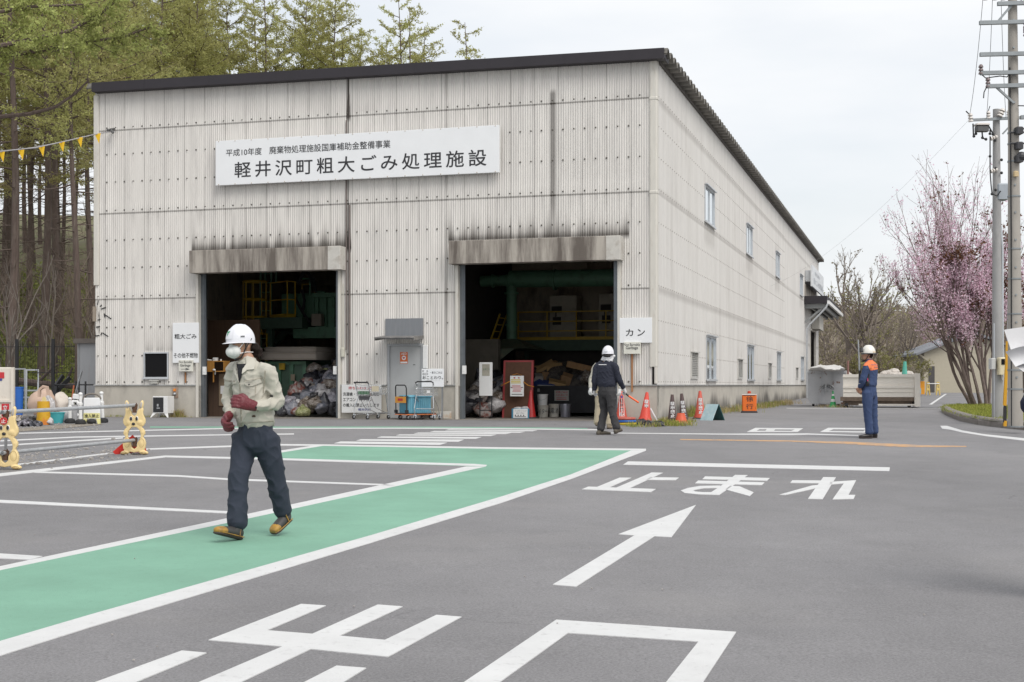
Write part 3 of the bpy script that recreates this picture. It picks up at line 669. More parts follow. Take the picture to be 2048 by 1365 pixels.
# broken corner sheet
rr = random.Random(5)
for px, py, l_, a_ in ((197, 606, .16, 80), (203, 612, .1, 40), (208, 617, .22, 15), (217, 634, .3, -30), (210, 631, .14, -75), (199, 640, .12, 20), (197, 654, .16, 10), (195, 672, .2, 5), (212, 670, .26, -30), (204, 668, .1, 60)):
    b = MB(); q = I(px, py); d_ = Vector((math.cos(R(a_)), 0, math.sin(R(a_)))) * l_ / 2; b.bar(q + Vector((0, -.028, 0)) - d_ * .8, q + Vector((0, -.028, 0)) + d_ * .8, .006, .028, up=(0, 0, 1) if abs(a_) < 50 else (1, 0, 0)); b.build('sheet_tear', M_black, fac)
b = MB(); q = I(193, 628); b.box(q.x - .06, q.x + .03, -.10, -.06, q.z - .22, q.z + .2, Matrix.Rotation(R(0), 4, 'Y')); b.build('loose_trim', mat('loose_trim', (.3, .25, .2), .8), fac)
# --- side wall windows, louvres
def sidewin(y0, y1, z0, z1, sashes=2):
    b = MB(); t_ = .05
    b.box(-.05, .03, y0, y1, z1 - t_, z1); b.box(-.05, .03, y0, y1, z0, z0 + t_); b.box(-.05, .03, y0, y0 + t_, z0 + t_, z1 - t_); b.box(-.05, .03, y1 - t_, y1, z0 + t_, z1 - t_)
    b.box(-.04, .015, (y0 + y1) / 2 - .03, (y0 + y1) / 2 + .03, z0 + t_, z1 - t_); b.box(.031, .075, y0 - .04, y1 + .04, z0 - .03, z0 + .03); b.box(.031, .10, y0 - .04, y1 + .04, z1 - .005, z1 + .03)
    f_ = b.build('side_window', M_alu, fac); b = MB(); b.box(-.025, -.015, y0 + t_, y1 - t_, z0 + t_, z1 - t_); b.build('pane', M_glassb, f_)
for a, b_, *_ in up_w: sidewin(a, b_, *UPZ)
for h in lo_w: sidewin(*h)
for y0, y1, z0, z1 in lo_v:
    b = MB(); b.box(-.03, .04, y0, y0 + .05, z0, z1); b.box(-.03, .04, y1 - .05, y1, z0, z1); b.box(-.03, .04, y0 + .05, y1 - .05, z0, z0 + .05); b.box(-.03, .09, y0 - .03, y1 + .03, z1, z1 + .03)
    n = 13
    for i in range(n):
        z = z0 + .06 + (z1 - z0 - .09) * i / n; b.add([(.03, y0 + .05, z), (.03, y1 - .05, z), (-.03, y1 - .05, z + .05), (-.03, y0 + .05, z + .05)], [(0, 1, 2, 3)])
    b.poly((-.035, y0, z0), (-.035, y1, z0), (-.035, y1, z1), (-.035, y0, z1)); b.build('louvre', mat('louvre_paint', (.52, .51, .48), .5, var=.06), fac)
# far end: doorway, porch roof, downpipe, board
b = MB(); b.box(-.06, .06, dyo[0] - .1, dyo[0], 0, dzo + .1); b.box(-.06, .06, dyo[1], dyo[1] + .1, 0, dzo + .1); b.box(-.06, .06, dyo[0], dyo[1], dzo, dzo + .1); b.box(.03, .5, dyo[0] + 1, dyo[1] + .4, dzo + .12, dzo + 1.0); b.build('side_doorway', M_trim, fac)
b = MB(); b.poly((-1.2, dyo[0] - .2, 0), (-1.2, dyo[1] + .2, 0), (-1.2, dyo[1] + .2, dzo + .2), (-1.2, dyo[0] - .2, dzo + .2)); b.build('doorway_dark', M_black, fac)  # black sheet standing in for the dark inside of the doorway
ya, yb = SD(1608, 700).y, SD(1636, 700).y + 4; zc = SD(1609, 603).z
b = MB(); b.box(.02, 1.3, ya, yb, zc - .15, zc + .28); b.build('porch_roof', M_fascia, fac)
b = MB(); b.box(1.305, 1.42, ya, yb, zc - .2, zc - .0); b.build('porch_gutter', M_white, fac)
b = MB(); b.box(.03, 1.2, ya + .3, ya + .55, zc - .42, zc - .151)
for q in (.3, .65, 1.0): b.box(q, q + .12, ya + .6, yb - .2, zc - .4, zc - .152)
b.bar((.04, ya + .4, zc - 1.2), (1.0, ya + .4, zc - .43), .12); b.build('porch_bracket', mat('porch_steel', (.30, .31, .31), .5, .3), fac)
b = MB(); b.tube([(1.34, ya - .05, zc - .18), (1.25, ya - .05, zc - .4), (.35, ya - .05, zc - 1.35), (.16, ya - .05, zc - 1.6), (.16, ya - .05, .05)], .055, 8); b.build('downpipe', M_alu, fac, smooth=40)
y0, y1 = SD(1609, 560).y, SD(1633, 590).y; z0, z1 = SD(1609, 573).z, SD(1609, 530).z
b = MB(); b.box(.35, .45, y0, y1, z0, z1); b.box(.02, .35, y0 + .3, y1 - .3, z0 + .3, z1 - .3); sb = b.build('side_board', [mat('board_white', (.66, .68, .70), .5, var=.04)], fac)
b = MB(); nS = y1 - y0
for t_, u0, u1, v0, v1 in (('軽井沢町', .2, .62, .62, .8), ('粗大ごみ処理施設', .1, .92, .18, .46)):
    letter(b, t_, u0, u1, v0, v1, 0, .015, fn=lambda a, c_: (.455, y0 + nS * a, z0 + (z1 - z0) * c_))
b.build('lettering', mat('faded_ink', (.40, .42, .45), .7), sb)
b = MB(); b.box(.02, .06, y0 - .2, y1 - 2.5, zc + .3, z0 + .1); b.build('stained_panel', M_lintel, fac)

# ================================================================== signs on the facade (each lifts off the wall: a thing)
M_sign = mat('sign_enamel', (.78, .79, .80), .45, var=.025, scale=2)
def wallsign(name, label, x0, y0, x1, y1, lines, depth=.05, face=None, group=None, m=None, cat='sign', d0=-.03, frame=True):
    """x0..y1: pixel rectangle on the facade (left top - right bottom at the mid of the sheared edges); lines: (text, u0,u1,v0,v1, material, bold)"""
    a, c = I((x0 + x1) / 2, y1, d0 - depth), I((x0 + x1) / 2, y0, d0 - depth); L_, R_ = I(x0, y1, d0 - depth).x, I(x1, y1, d0 - depth).x
    wd, ht = R_ - L_, c.z - a.z
    t = bthing(name, label, cat, (L_ + R_) / 2, d0, a.z, group=group)
    b = MB(); b.rbox(-wd / 2, wd / 2, -depth, 0, 0, ht, .006); b.build('panel', m or M_sign, t)
    mats = []; b = MB()
    for ln_ in lines:
        tx, u0, u1, v0, v1, mm = ln_[:6]
        if mm not in mats: mats.append(mm)
        b.k = mats.index(mm)
        letter(b, tx, -wd / 2 + wd * u0, -wd / 2 + wd * u1, ht * v0, ht * v1, -depth - .003, ln_[6] if len(ln_) > 6 else .02, ln_[7] if len(ln_) > 7 else 1.0)
    if b.v: b.build('lettering', mats, t)
    return t, wd, ht
t, wd, ht = wallsign('facility_sign', 'long white board with two lines of black writing above the doorways', 431, 266.5, 998, 358, [
    ('平成10年度', .04, .172, .64, .80, M_ink, .012), ('廃棄物処理施設国庫補助金整備事業', .200, .632, .64, .81, M_ink, .012),
    ('軽井沢町粗大ごみ処理施設', .072, .958, .15, .50, M_ink, .022, 1.35)], depth=.10, d0=-.12)
b = MB()
for i in range(17):
    for z in (.02, ht - .02): b.ball((-wd / 2 + .1 + (wd - .2) * i / 16, -.103, z), .014, 6, 4)
b.build('rivets', mat('rivet_rust', (.45, .36, .25), .6), t)
b = MB()
for i in range(6): xx = -wd / 2 + .4 + (wd - .8) * i / 5; b.box(xx - .03, xx + .03, .0, .095, .1, ht - .1)
b.build('bracket', M_steel, t)
wallsign('bulky_waste_sign', 'tall white sign for bulky waste on the wall left of the left doorway', 345, 646, 397, 726, [('粗大ごみ', .08, .93, .60, .72, M_ink, .03), ('その他不燃物', .05, .97, .12, .25, M_ink, .02)])
wallsign('english_sign', 'small English sign with an arrow under the tall white sign', 357, 720.5, 385, 743, [('Non Burnable', .06, .96, .72, .93, M_ink, .0), ('Garbage', .12, .86, .36, .64, M_ink, .01), ('→', .2, .8, .10, .28, M_ink, .04)], d0=-.085, m=mat('cream_card', (.66, .65, .58), .6))
b_, *_ = wallsign('can_sign', 'white sign for cans on the wall right of the right doorway', 1239, 636, 1304, 686, [('カ', .20, .42, .28, .54, M_ink, .03), ('ン', .56, .78, .28, .54, M_ink, .03)])
b_, wd, ht = wallsign('english_sign', 'small English sign on a rusty strip under the can sign', 1247, 684.5, 1281, 708, [('Non Burnable', .03, .97, .66, .90, M_ink, .0), ('Garbage', .14, .86, .32, .64, M_ink, .01)], d0=-.085, m=MATS['cream_card'])
b = MB(); b.box(-.03, .01, .0, .03, -.95, 0); b.build('post', mat('rusty_strip', (.36, .17, .07), .8, var=.3, dirt=(.2, .07, .04), dscale=3, damt=.9), b_)
b_, wd, ht = wallsign('english_sign_post', 'thin rusty strip stuck on the wall under the arrow sign', 369, 745, 372, 766, [], depth=.02, m=MATS['rusty_strip'], cat='strip')
wallsign('prohibited_items_sign', 'white sign with red heading listing unaccepted items behind the trolley', 683, 770, 762, 826, [
    ('持ち込めない物', .18, .82, .83, .94, M_redink, .02), ('洗濯機・テレビ・冷蔵庫', .04, .95, .60, .73, M_ink, .02), ('エアコン・パソコン', .04, .78, .41, .54, M_ink, .02),
    ('の搬入は禁止いたします', .04, .96, .21, .34, M_ink, .02), ('軽井沢町', .43, .75, .07, .16, M_blueink, .02)], d0=-.10, m=mat('sign_white_flat', (.67, .67, .66), .5, var=.03, dirt=(.45, .40, .34), damt=.4, dpos=(.6, .75)))
t, wd, ht = wallsign('refusal_sign', 'white notice on a thin post right of the staff door', 843, 738, 887, 774, [('町　外', .04, .31, .80, .93, M_ink, .0), ('地区外', .04, .31, .64, .77, M_ink, .0), ('・者のごみは', .40, .95, .72, .86, M_ink, .0), ('おことわり。', .05, .98, .42, .60, M_ink, .03), ('←', .15, .84, .30, .37, mat('pale_ink', (.4, .4, .38), .6), .0)], d0=-.45)
b = MB(); b.bar((wd * .42, .012, ht * .7), (wd * .40, .012, -I(865, 774).z + .01), .035); b.build('post', M_steel, t)
bk = bthing('pedestal_sign', 'low stained white board with faded black writing on the ground by the post', 'sign', I(872, 845).x, -.25)
a0 = I(846, 848).x - I(872, 845).x; a1 = I(908, 848).x - I(872, 845).x
b = MB(); b.rbox(a0, a1, 0, .05, .03, .21, .005); b.build('panel', mat('stained_board', (.60, .58, .53), .7, var=.08, dirt=(.40, .22, .08), dscale=3.0, damt=.9, dpos=(.5, .66)), bk)
b = MB(); letter(b, '軽井沢町', a0 + .28, a0 + .62, .05, .15, -.003, .0); b.build('lettering', M_ink, bk)
# ================================================================== inside the hall
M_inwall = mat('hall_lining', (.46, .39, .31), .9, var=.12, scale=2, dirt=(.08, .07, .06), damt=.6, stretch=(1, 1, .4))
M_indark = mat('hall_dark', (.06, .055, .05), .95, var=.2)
M_infloor = mat('hall_floor', (.21, .19, .165), .85, var=.25, scale=3, dirt=(.05, .045, .04), damt=.7)
M_mgreen = mat('machine_green', (.13, .27, .175), .5, var=.15, scale=3, dirt=(.05, .05, .035), damt=.6)
M_myellow = mat('rail_yellow', (.58, .38, .03), .5, var=.12, dirt=(.2, .13, .03), damt=.5)
M_cab = mat('cabinet_beige', (.55, .50, .41), .6, var=.06, dirt=(.25, .2, .15), damt=.5)
M_ply = mat('brown_plywood', (.105, .058, .034), .7, var=.25, scale=2, stretch=(6, 6, .5))
M_wood = mat('old_wood', (.30, .17, .075), .75, var=.25, scale=3, stretch=(5, 1, 1))
M_dkgrn = mat('beam_green', (.07, .12, .085), .6, var=.2)
xm = (o1[1] + o2[0]) / 2
def sheet(name, pts, m): b = MB(); b.poly(*pts); return b.build(name, m, fac)
DB, DA = 10.5, 13.0                       # depth of the two bays
sheet('bay_floor', [(FX0 + .13, .26, .006), (-.15, .26, .006), (-.15, 20, .006), (FX0 + .13, 20, .006)], M_infloor)
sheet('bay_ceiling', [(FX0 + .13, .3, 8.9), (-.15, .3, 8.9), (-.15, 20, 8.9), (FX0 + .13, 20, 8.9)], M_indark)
sheet('bay_lining', [(-.2, .1, 0), (-.2, 20, 0), (-.2, 20, 8.9), (-.2, .1, 8.9)], M_inwall)
sheet('bay_lining', [(FX0 + .14, .1, 0), (FX0 + .14, 20, 0), (FX0 + .14, 20, 8.9), (FX0 + .14, .1, 8.9)], M_inwall)
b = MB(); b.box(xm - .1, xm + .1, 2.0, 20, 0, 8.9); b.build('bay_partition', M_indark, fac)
b = MB(); b.box(FX0 + .15, xm - .11, DA, DA + .15, 0, 8.9)
for z in (1.2, 2.6, 3.6, 4.6): b.box(FX0 + .16, xm - .12, DA - .2, DA - .001, z, z + .18)
b.build('bay_lining', M_inwall, fac)
b = MB(); b.box(xm + .11, -.21, DB, DB + .15, 0, 8.9); b.build('bay_lining', M_inwall, fac)
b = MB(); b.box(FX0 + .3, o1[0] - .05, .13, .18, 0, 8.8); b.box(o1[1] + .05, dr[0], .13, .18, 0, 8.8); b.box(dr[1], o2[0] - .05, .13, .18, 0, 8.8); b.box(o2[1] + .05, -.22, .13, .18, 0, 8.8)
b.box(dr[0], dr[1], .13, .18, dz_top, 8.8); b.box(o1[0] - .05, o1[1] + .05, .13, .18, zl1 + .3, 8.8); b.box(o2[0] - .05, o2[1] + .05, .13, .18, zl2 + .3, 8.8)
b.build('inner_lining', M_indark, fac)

class BT:
    """a thing of the building frame whose parts are drawn in building coordinates"""
    def __init__(s, name, label, cat, x, y, z=.006, group=None):
        s.base = Vector((x, y, z)); s.t = bthing(name, label, cat, x, y, z, group=group)
    def part(s, name, mb, m, parent=None, smooth=None):
        if parent is None: return mb.build(name, m, s.t, loc=-s.base, smooth=smooth)
        return mb.build(name, m, parent, smooth=smooth)
def rails(b, pts, z0, z1, r=.022, n=3, posts=None):
    for a, c in zip(pts[:-1], pts[1:]):
        for i in range(n): z = z0 + (z1 - z0) * (i + 1) / n; b.bar((a[0], a[1], z), (c[0], c[1], z), r * 1.7)
    for p in (posts or pts): b.bar((p[0], p[1], z0), (p[0], p[1], z1), r * 1.7)

# ---- right bay: mezzanine with cabinets and rails, pipework, hood, conveyor
zm = I(1120, 683, 8.2).z; xl = I(1036, 683, 8.2).x
T = BT('mezzanine', 'green steel mezzanine with a yellow guard rail in the right doorway', 'platform', (xl - .21) / 2, 8.9)
b = MB(); b.box(xl, -.22, 8.2, DB - .001, zm - .12, zm + .02); b.box(xl, -.22, 8.15, 8.199, zm - .30, zm + .04); T.part('deck', b, M_dkgrn)
b = MB(); n_ = 6; pp = [(xl + (-.25 - xl) * i / n_, 8.22) for i in range(n_ + 1)]; rails(b, [pp[0], pp[-1]], zm + .02, I(1100, 624, 8.2).z, n=3, posts=pp); b.box(xl, -.25, 8.21, 8.225, zm + .02, zm + .14); T.part('guard_rail', b, M_myellow)
b = MB(); b.bar((xl + .2, 8.6, 0), (xl + .2, 8.6, zm - .12), .16); T.part('leg', b, M_dkgrn)
b = MB(); b.bar((-.9, 8.6, 0), (-.9, 8.6, zm - .12), .16); T.part('leg', b, M_dkgrn)
sheet('bay_lining', [(xl + .1, 8.7, 0), (-.22, 8.7, 0), (-.22, 8.7, zm - .13), (xl + .1, 8.7, zm - .13)], M_indark)  # dark sheet standing in for the black void under the mezzanine
for (a, c, yt, lab) in ((1099, 1153, 592, 'beige switch cabinet with two doors in the middle of the mezzanine'), (1197, 1240, 588, 'beige switch cabinet at the right end of the mezzanine')):
    x0, x1, zt = I(a, 650, 9.2).x, I(c, 650, 9.2).x, I(a, yt, 9.2).z
    T = BT('switch_cabinet', lab, 'cabinet', (x0 + x1) / 2, 9.5, zm + .021)
    b = MB(); b.rbox(x0, x1, 9.2, 9.9, zm + .021, zt, .02); T.part('body', b, M_cab)
    for q in (0, .5): b = MB(); b.box(x0 + (x1 - x0) * q + .03, x0 + (x1 - x0) * (q + .5) - .03, 9.17, 9.199, zm + .12, zt - .08); T.part('door', b, M_cab)
    b = MB(); b.box(x0 + .08, x0 + .42, 9.15, 9.169, zt - .55, zt - .35); b.box(x0 + .12, x0 + .40, 9.15, 9.169, zt - .95, zt - .70); b.box(x0 + .2, x0 + .25, 9.14, 9.169, zm + .8, zm + 1.0); T.part('meter_panel', b, M_indark)
b = MB(); x0, x1 = I(985, 560, 10).x, I(1095, 560, 10).x
T = BT('wall_duct', 'pale panelled duct along the rear wall above the pipes', 'duct', (xm - .2) / 2, 10.2, I(1000, 570, 10.2).z); b = MB(); b.box(xm + .12, I(1172, 540, 10).x, 10.1, DB - .001, I(1000, 573, 10.1).z, 8.8)
for q in range(6): xx = xm + .5 + q * 1.0; b.box(xx, xx + .03, 10.07, 10.099, I(1000, 573, 10.1).z, 8.7)
T.part('panel', b, mat('duct_panel', (.62, .55, .44), .8, var=.08))
zp = I(1100, 560, 6.5).z; xj = I(1023, 560, 6.5).x
T = BT('exhaust_pipe', 'fat green exhaust pipe crossing the right doorway below its lintel', 'pipe', xj, 6.5)
b = MB(); b.tube([(xj - .05, 6.5, zp + .05), (-.3, 6.5, zp)], .26, 20); 
for q in (.25, .6, .95): xx = xj + (-.3 - xj) * q; b.tube([(xx, 6.5, zp), (xx + .06, 6.5, zp)], .32, 20)
T.part('main_pipe', b, M_mgreen, smooth=40)
b = MB(); b.tube([(xm + .2, 6.5, I(960, 563, 6.5).z), (xj + .1, 6.5, I(1010, 561, 6.5).z)], .17, 16); 
for q in (.3, .7): xx = xm + .2 + (xj - xm) * q; b.tube([(xx, 6.5, I(960, 563, 6.5).z), (xx + .05, 6.5, I(960, 563, 6.5).z)], .21, 16)
T.part('side_pipe', b, M_mgreen, smooth=40)
zh = I(1024, 680, 6.5).z; b = MB(); b.tube([(xj, 6.5, zp + .1), (xj, 6.5, zh)], .16, 16); b.tube([(xj, 6.5, zp - .42), (xj, 6.5, zp - .36)], .22, 16); b.tube([(xj, 6.5, zh + .42), (xj, 6.5, zh + .48)], .2, 16); T.part('drop_pipe', b, M_mgreen, smooth=40)
b = MB(); hx0, hx1, zb = I(992, 717, 6).x, I(1068, 697, 6).x, I(1000, 699, 6).z
b.add([(xj - .2, 6.3, zh + .02), (xj + .2, 6.3, zh + .02), (xj + .2, 6.7, zh + .02), (xj - .2, 6.7, zh + .02), (hx0, 5.3, zb), (hx1, 5.3, zb), (hx1, 7.5, zb), (hx0, 7.5, zb)], [(0, 1, 5, 4), (1, 2, 6, 5), (2, 3, 7, 6), (3, 0, 4, 7), (0, 3, 2, 1)])
b.add([(hx0, 5.3, zb), (hx0 + .1, 5.3, zb - .55), (hx0 + .4, 5.3, zb - .3), (hx0 + .8, 5.3, zb)], [(0, 1, 2, 3)])
T.part('hood', b, mat('hood_green', (.12, .15, .10), .6, var=.2, dirt=(.22, .17, .12), damt=.7))
T = BT('conveyor', 'inclined conveyor with green side rails and a dark red belt, left in the right bay', 'conveyor', I(965, 650, 8).x, 8)
xa, xb = I(940, 660, 7.5).x, I(985, 620, 9).x
p0, p1 = Vector((I(925, 672, 7.5).x, 7.5, I(925, 660, 7.5).z)), Vector((I(962, 610, 9.8).x, 9.8, I(962, 612, 9.8).z)); q0, q1 = Vector((I(963, 680, 7.5).x, 7.5, I(963, 678, 7.5).z)), Vector((I(996, 612, 9.8).x, 9.8, I(996, 612, 9.8).z))
b = MB(); b.bar(p0, p1, .07, .28); T.part('side_rail', b, M_mgreen); b = MB(); b.bar(q0, q1, .07, .28); T.part('side_rail', b, M_mgreen)
b = MB(); up = Vector((0, 0, -.06)); b.poly(p0 + up, q0 + up, q1 + up, p1 + up); T.part('belt', b, mat('dark_red_belt', (.10, .025, .025), .8))
b = MB()
for o_ in (0, .45): b.bar((I(981, 682, 7).x + o_ * .2, 7 + o_, I(981, 682, 7).z), (I(1000, 628, 7).x + o_ * .2, 7 + o_, I(1000, 628, 7).z), .045)
for q in (.1, .35, .6, .85): a = Vector((I(981, 682, 7).x, 7, I(981, 682, 7).z)).lerp(Vector((I(1000, 628, 7).x, 7, I(1000, 628, 7).z)), q); b.bar(a, a + Vector((.09, .45, 0)), .03)
T.part('ladder', b, M_myellow)
b = MB(); x0, x1 = I(926, 700, 5).x, I(996, 700, 5).x; b.box(xm + .11, x1, 5, 5.25, .006, I(960, 679, 5).z); T = BT('push_wall', 'low grey concrete wall behind the rubbish bags in the right bay', 'wall', (xm + x1) / 2, 5.1); T.part('wall', b, mat('bay_concrete', (.22, .195, .16), .9, var=.2, dirt=(.1, .09, .07), damt=.6))

# ---- left bay
x0, x1 = I(410, 700, 2.6).x, I(519, 700, 2.6).x
T = BT('plywood_screen', 'tall brown plywood screen just inside the left doorway', 'screen', (x0 + x1) / 2, 2.6); b = MB(); b.box(FX0 + .2, x1, 2.6, 2.66, I(450, 742, 2.6).z, I(450, 646, 2.6).z); b.box(FX0 + .2, x1 + .02, 2.57, 2.599, I(450, 646, 2.6).z, I(450, 644, 2.6).z + .05); T.part('board', b, M_ply)
b = MB(); b.bar((x1 - .1, 2.7, .006), (x1 - .1, 2.7, I(450, 645, 2.6).z), .09); T.part('post', b, M_ply)
x0, x1 = I(411, 800, .7).x, I(449, 800, .7).x
T = BT('wooden_partition', 'dark brown board wall with scuffed foot by the left door jamb', 'partition', (x0 + x1) / 2, .8); b = MB(); b.box(x0 - .02, x1 + .45, .9, .96, .006, I(430, 740, .9).z); T.part('board', b, mat('scuffed_board', (.075, .045, .03), .8, var=.3, scale=2, stretch=(7, 7, .4), dirt=(.25, .21, .17), dscale=1.5, damt=.5, dpos=(.6, .75)))
b = MB(); c0, c1 = I(438, 812, .88), I(449, 748, .88); b.box(c0.x, c1.x + .3, .875, .899, c0.z, c1.z); bd = T.part('notice_board', b, mat('cork', (.24, .18, .12), .9, var=.2)); b = MB(); c0, c1 = I(441, 788, .87), I(449, 772, .87); b.box(c0.x, c1.x, .869, .874, c0.z, c1.z); T.part('notice', b, M_white, parent=bd)
c0, c1 = I(412, 744, .55), I(448, 722, .55)
T = BT('wall_shelf', 'small orange wooden open box shelf fixed beside the left doorway', 'shelf', (c0.x + c1.x) / 2, .7, c0.z); m_ = mat('orange_wood', (.42, .20, .045), .6, var=.15, stretch=(4, 1, 1))
b = MB(); b.box(c0.x, c1.x, .55, .898, c0.z, c0.z + .025); T.part('bottom_board', b, m_); b = MB(); b.box(c0.x, c1.x, .55, .898, c1.z - .025, c1.z); T.part('top_board', b, m_)
xd = c0.x + (c1.x - c0.x) * .45
b = MB(); b.box(c0.x, xd, .551, .57, c0.z + .026, c1.z - .026); T.part('front_board', b, m_); b = MB(); b.box(c1.x - .02, c1.x, .551, .898, c0.z + .026, c1.z - .026); T.part('side_board', b, m_)
b = MB(); q = I(427, 765, .6); b.bar((q.x, .6, q.z), (q.x, .6, c0.z), .04, .02); T.part('prop', b, m_)
for (px, w_, h_, lab, m_) in ((418, .10, .05, 'crumpled pale cloth on the orange shelf', M_white), (431, .12, .09, 'small white carton on the orange shelf', M_white), (442, .05, .04, 'little white tub at the right end of the orange shelf', M_white)):
    q = I(px, 722, .65); T = BT('carton' if 'carton' in lab else ('cloth' if 'cloth' in lab else 'tub'), lab, 'box' if 'carton' in lab else ('cloth' if 'cloth' in lab else 'tub'), q.x, .65, c1.z + .001)
    b = MB(); 
    if 'carton' in lab: b.rbox(q.x - w_ / 2, q.x + w_ / 2, .6, .7, c1.z + .001, c1.z + h_, .004); b.k = 1; b.box(q.x - .03, q.x - .01, .597, .5999, c1.z + .02, c1.z + .06)
    elif 'cloth' in lab: b.ball((q.x, .65, c1.z + .02), (w_, .06, .022), 9, 5); b.ball((q.x - .03, .64, c1.z + .03), (.05, .05, .025), 7, 4)
    else: b.lathe([(.02, 0), (.027, h_), (.024, h_ + .005)], 10, (q.x, .65, c1.z + .001))
    T.part('body', b, [m_, M_ink])
q = I(428, 740, .52); T = BT('dust_mask', 'white mask hanging by its strap from the orange shelf', 'mask', q.x, .52, q.z - .05); b = MB(); b.ball((q.x, .52, q.z), (.05, .02, .03), 10, 6); b.tube([(q.x + .04, .52, q.z), (q.x + .05, .52, q.z - .1), (q.x + .035, .52, q.z - .14), (q.x + .02, .52, q.z - .08)], .005, 5); T.part('mask_cup', b, M_white, smooth=60)
# caged ladder and platform
T = BT('caged_ladder', 'yellow caged ladder going up inside the left doorway', 'ladder', I(510, 640, 6).x, 6)
xa, xb = I(489, 640, 6).x, I(531, 640, 6).x; b = MB(); xc = (xa + xb) / 2
zs_ = [I(500, y, 6).z for y in (564, 600, 635, 668)]
for z in zs_: b.tube([(xc + (xb - xa) / 2 * math.cos(a), 6.0 + .38 * math.sin(a), z) for a in [math.pi * 2 * i / 16 for i in range(17)]], .03, 5)
b2 = MB()
for i in range(9): a = math.pi * 2 * i / 9 + .2; b.tube([(xc + (xb - xa) / 2 * math.cos(a), 6.0 + .38 * math.sin(a), zs_[0]), (xc + (xb - xa) / 2 * math.cos(a), 6.0 + .38 * math.sin(a), zs_[-1])], .018, 5)
T.part('cage', b, M_myellow)
b = MB(); xr = I(527, 640, 6).x
for xx in (xr - .28, xr + .1): b.tube([(xx, 6.35, .006), (xx, 6.35, zs_[0] + .6), (xx, 6.5, zs_[0] + .75), (xx, 6.7, zs_[0] + .6), (xx, 6.7, zs_[0])], .035, 6)
for i in range(16): b.bar((xr - .28, 6.35, .3 + i * .3), (xr + .1, 6.35, .3 + i * .3), .03)
T.part('ladder_frame', b, M_mgreen)
b = MB(); b.bar((I(531, 668, 5.8).x, 5.9, .006), (I(531, 668, 5.8).x, 5.9, zs_[-1]), .05); T.part('post', b, M_myellow)
zp_ = I(570, 637, 6.2).z
T = BT('press_platform', 'green platform with a yellow railing beside the caged ladder', 'platform', I(568, 640, 6.2).x, 6.4)
xa, xb, xc_ = I(541, 640, 6.2).x, I(596, 640, 6.2).x, I(572, 640, 5.6).x
b = MB(); b.box(xa - .3, xb + .4, 5.65, 8, zp_ - .35, zp_); T.part('deck', b, M_dkgrn)
b = MB(); rails(b, [(xa, 6.2), (xc_, 5.7), (xb, 6.0)], zp_, I(560, 566, 6.2).z, n=2); b2 = MB(); rails(b2, [(xa + .5, 7.5), (xb, 7.5)], zp_, I(560, 570, 7.5).z, n=2); T.part('guard_rail', b2, M_myellow); b.bar((xa, 6.2, zp_ + .06), (xc_, 5.7, zp_ + .06), .03, .12); b.bar((xc_, 5.7, zp_ + .06), (xb, 6.0, zp_ + .06), .03, .12); T.part('guard_rail', b, M_myellow)
# the press
T = BT('hydraulic_press', 'big green hydraulic press with hoses at the back of the left bay', 'machine', I(630, 700, 6.5).x, 7)
b = MB(); x0, x1 = I(562, 600, 6.6).x, I(634, 600, 6.6).x; b.rbox(x0, x1, 6.6, 9, I(600, 640, 6.6).z, I(600, 587, 6.6).z, .04)
for q in range(5): xx = x0 + .5 + q * .32; b.box(xx, xx + .05, 6.56, 6.599, I(600, 636, 6.6).z, I(600, 592, 6.6).z)
T.part('press_body', b, M_mgreen)
x2 = I(700, 600, 6.3).x; zt = I(650, 588, 6.3).z; zb = I(650, 655, 6.3).z
b = MB(); b.box(x1 + .05, x2, 6.4, 8, zb, zt)
for q in range(7): xx = x1 + .15 + q * .28; b.bar((xx, 6.32, zb), (xx, 6.32, zt - .1), .09)
b.box(x1 + .02, x2, 6.2, 6.7, zt - .12, zt + .02); b.box(x1 - .6, x2, 6.1, 6.8, zb - .35, zb); T.part('cylinder_rack', b, M_mgreen)
b = MB(); b.box(x1 - .5, x2, 6.2, 8, .006, zb - 1.0); T.part('press_base', b, M_dkgrn)
b = MB(); b.rbox(I(622, 640, 5.9).x, I(642, 640, 5.9).x, 5.9, 6.15, I(630, 652, 5.9).z, I(630, 628, 5.9).z, .02); T.part('control_box', b, mat('box_grey_beige', (.30, .26, .21), .6))
b = MB()
for (pa, pb, pc, pd) in (((588, 575), (592, 600), (605, 625), (620, 645)), ((600, 560), (606, 545), (618, 548), (626, 575)), ((604, 580), (609, 600), (606, 622), (612, 640)), ((596, 566), (612, 541), (628, 560), (632, 585))):
    b.tube([I(x, y, 6.2 - .05 * i) for i, (x, y) in enumerate((pa, pb, pc, pd))], .045, 7)
T.part('hose', b, M_rubber, smooth=60)
b = MB(); b.tube([I(601, 558, 6.3), I(620, 558, 6.3), I(620, 590, 6.3)], .035, 6); b.bar(I(632, 584, 6.3), I(650, 585, 6.3), .05); T.part('pipe', b, M_mgreen)
b = MB(); b.bar(I(520, 645, 7.5), I(600, 668, 7.5), .2); b.bar(I(545, 690, 8), I(600, 640, 8), .2); b.bar(I(541, 640, 6), I(541, 720, 6), .2); T.part('brace', b, M_dkgrn)
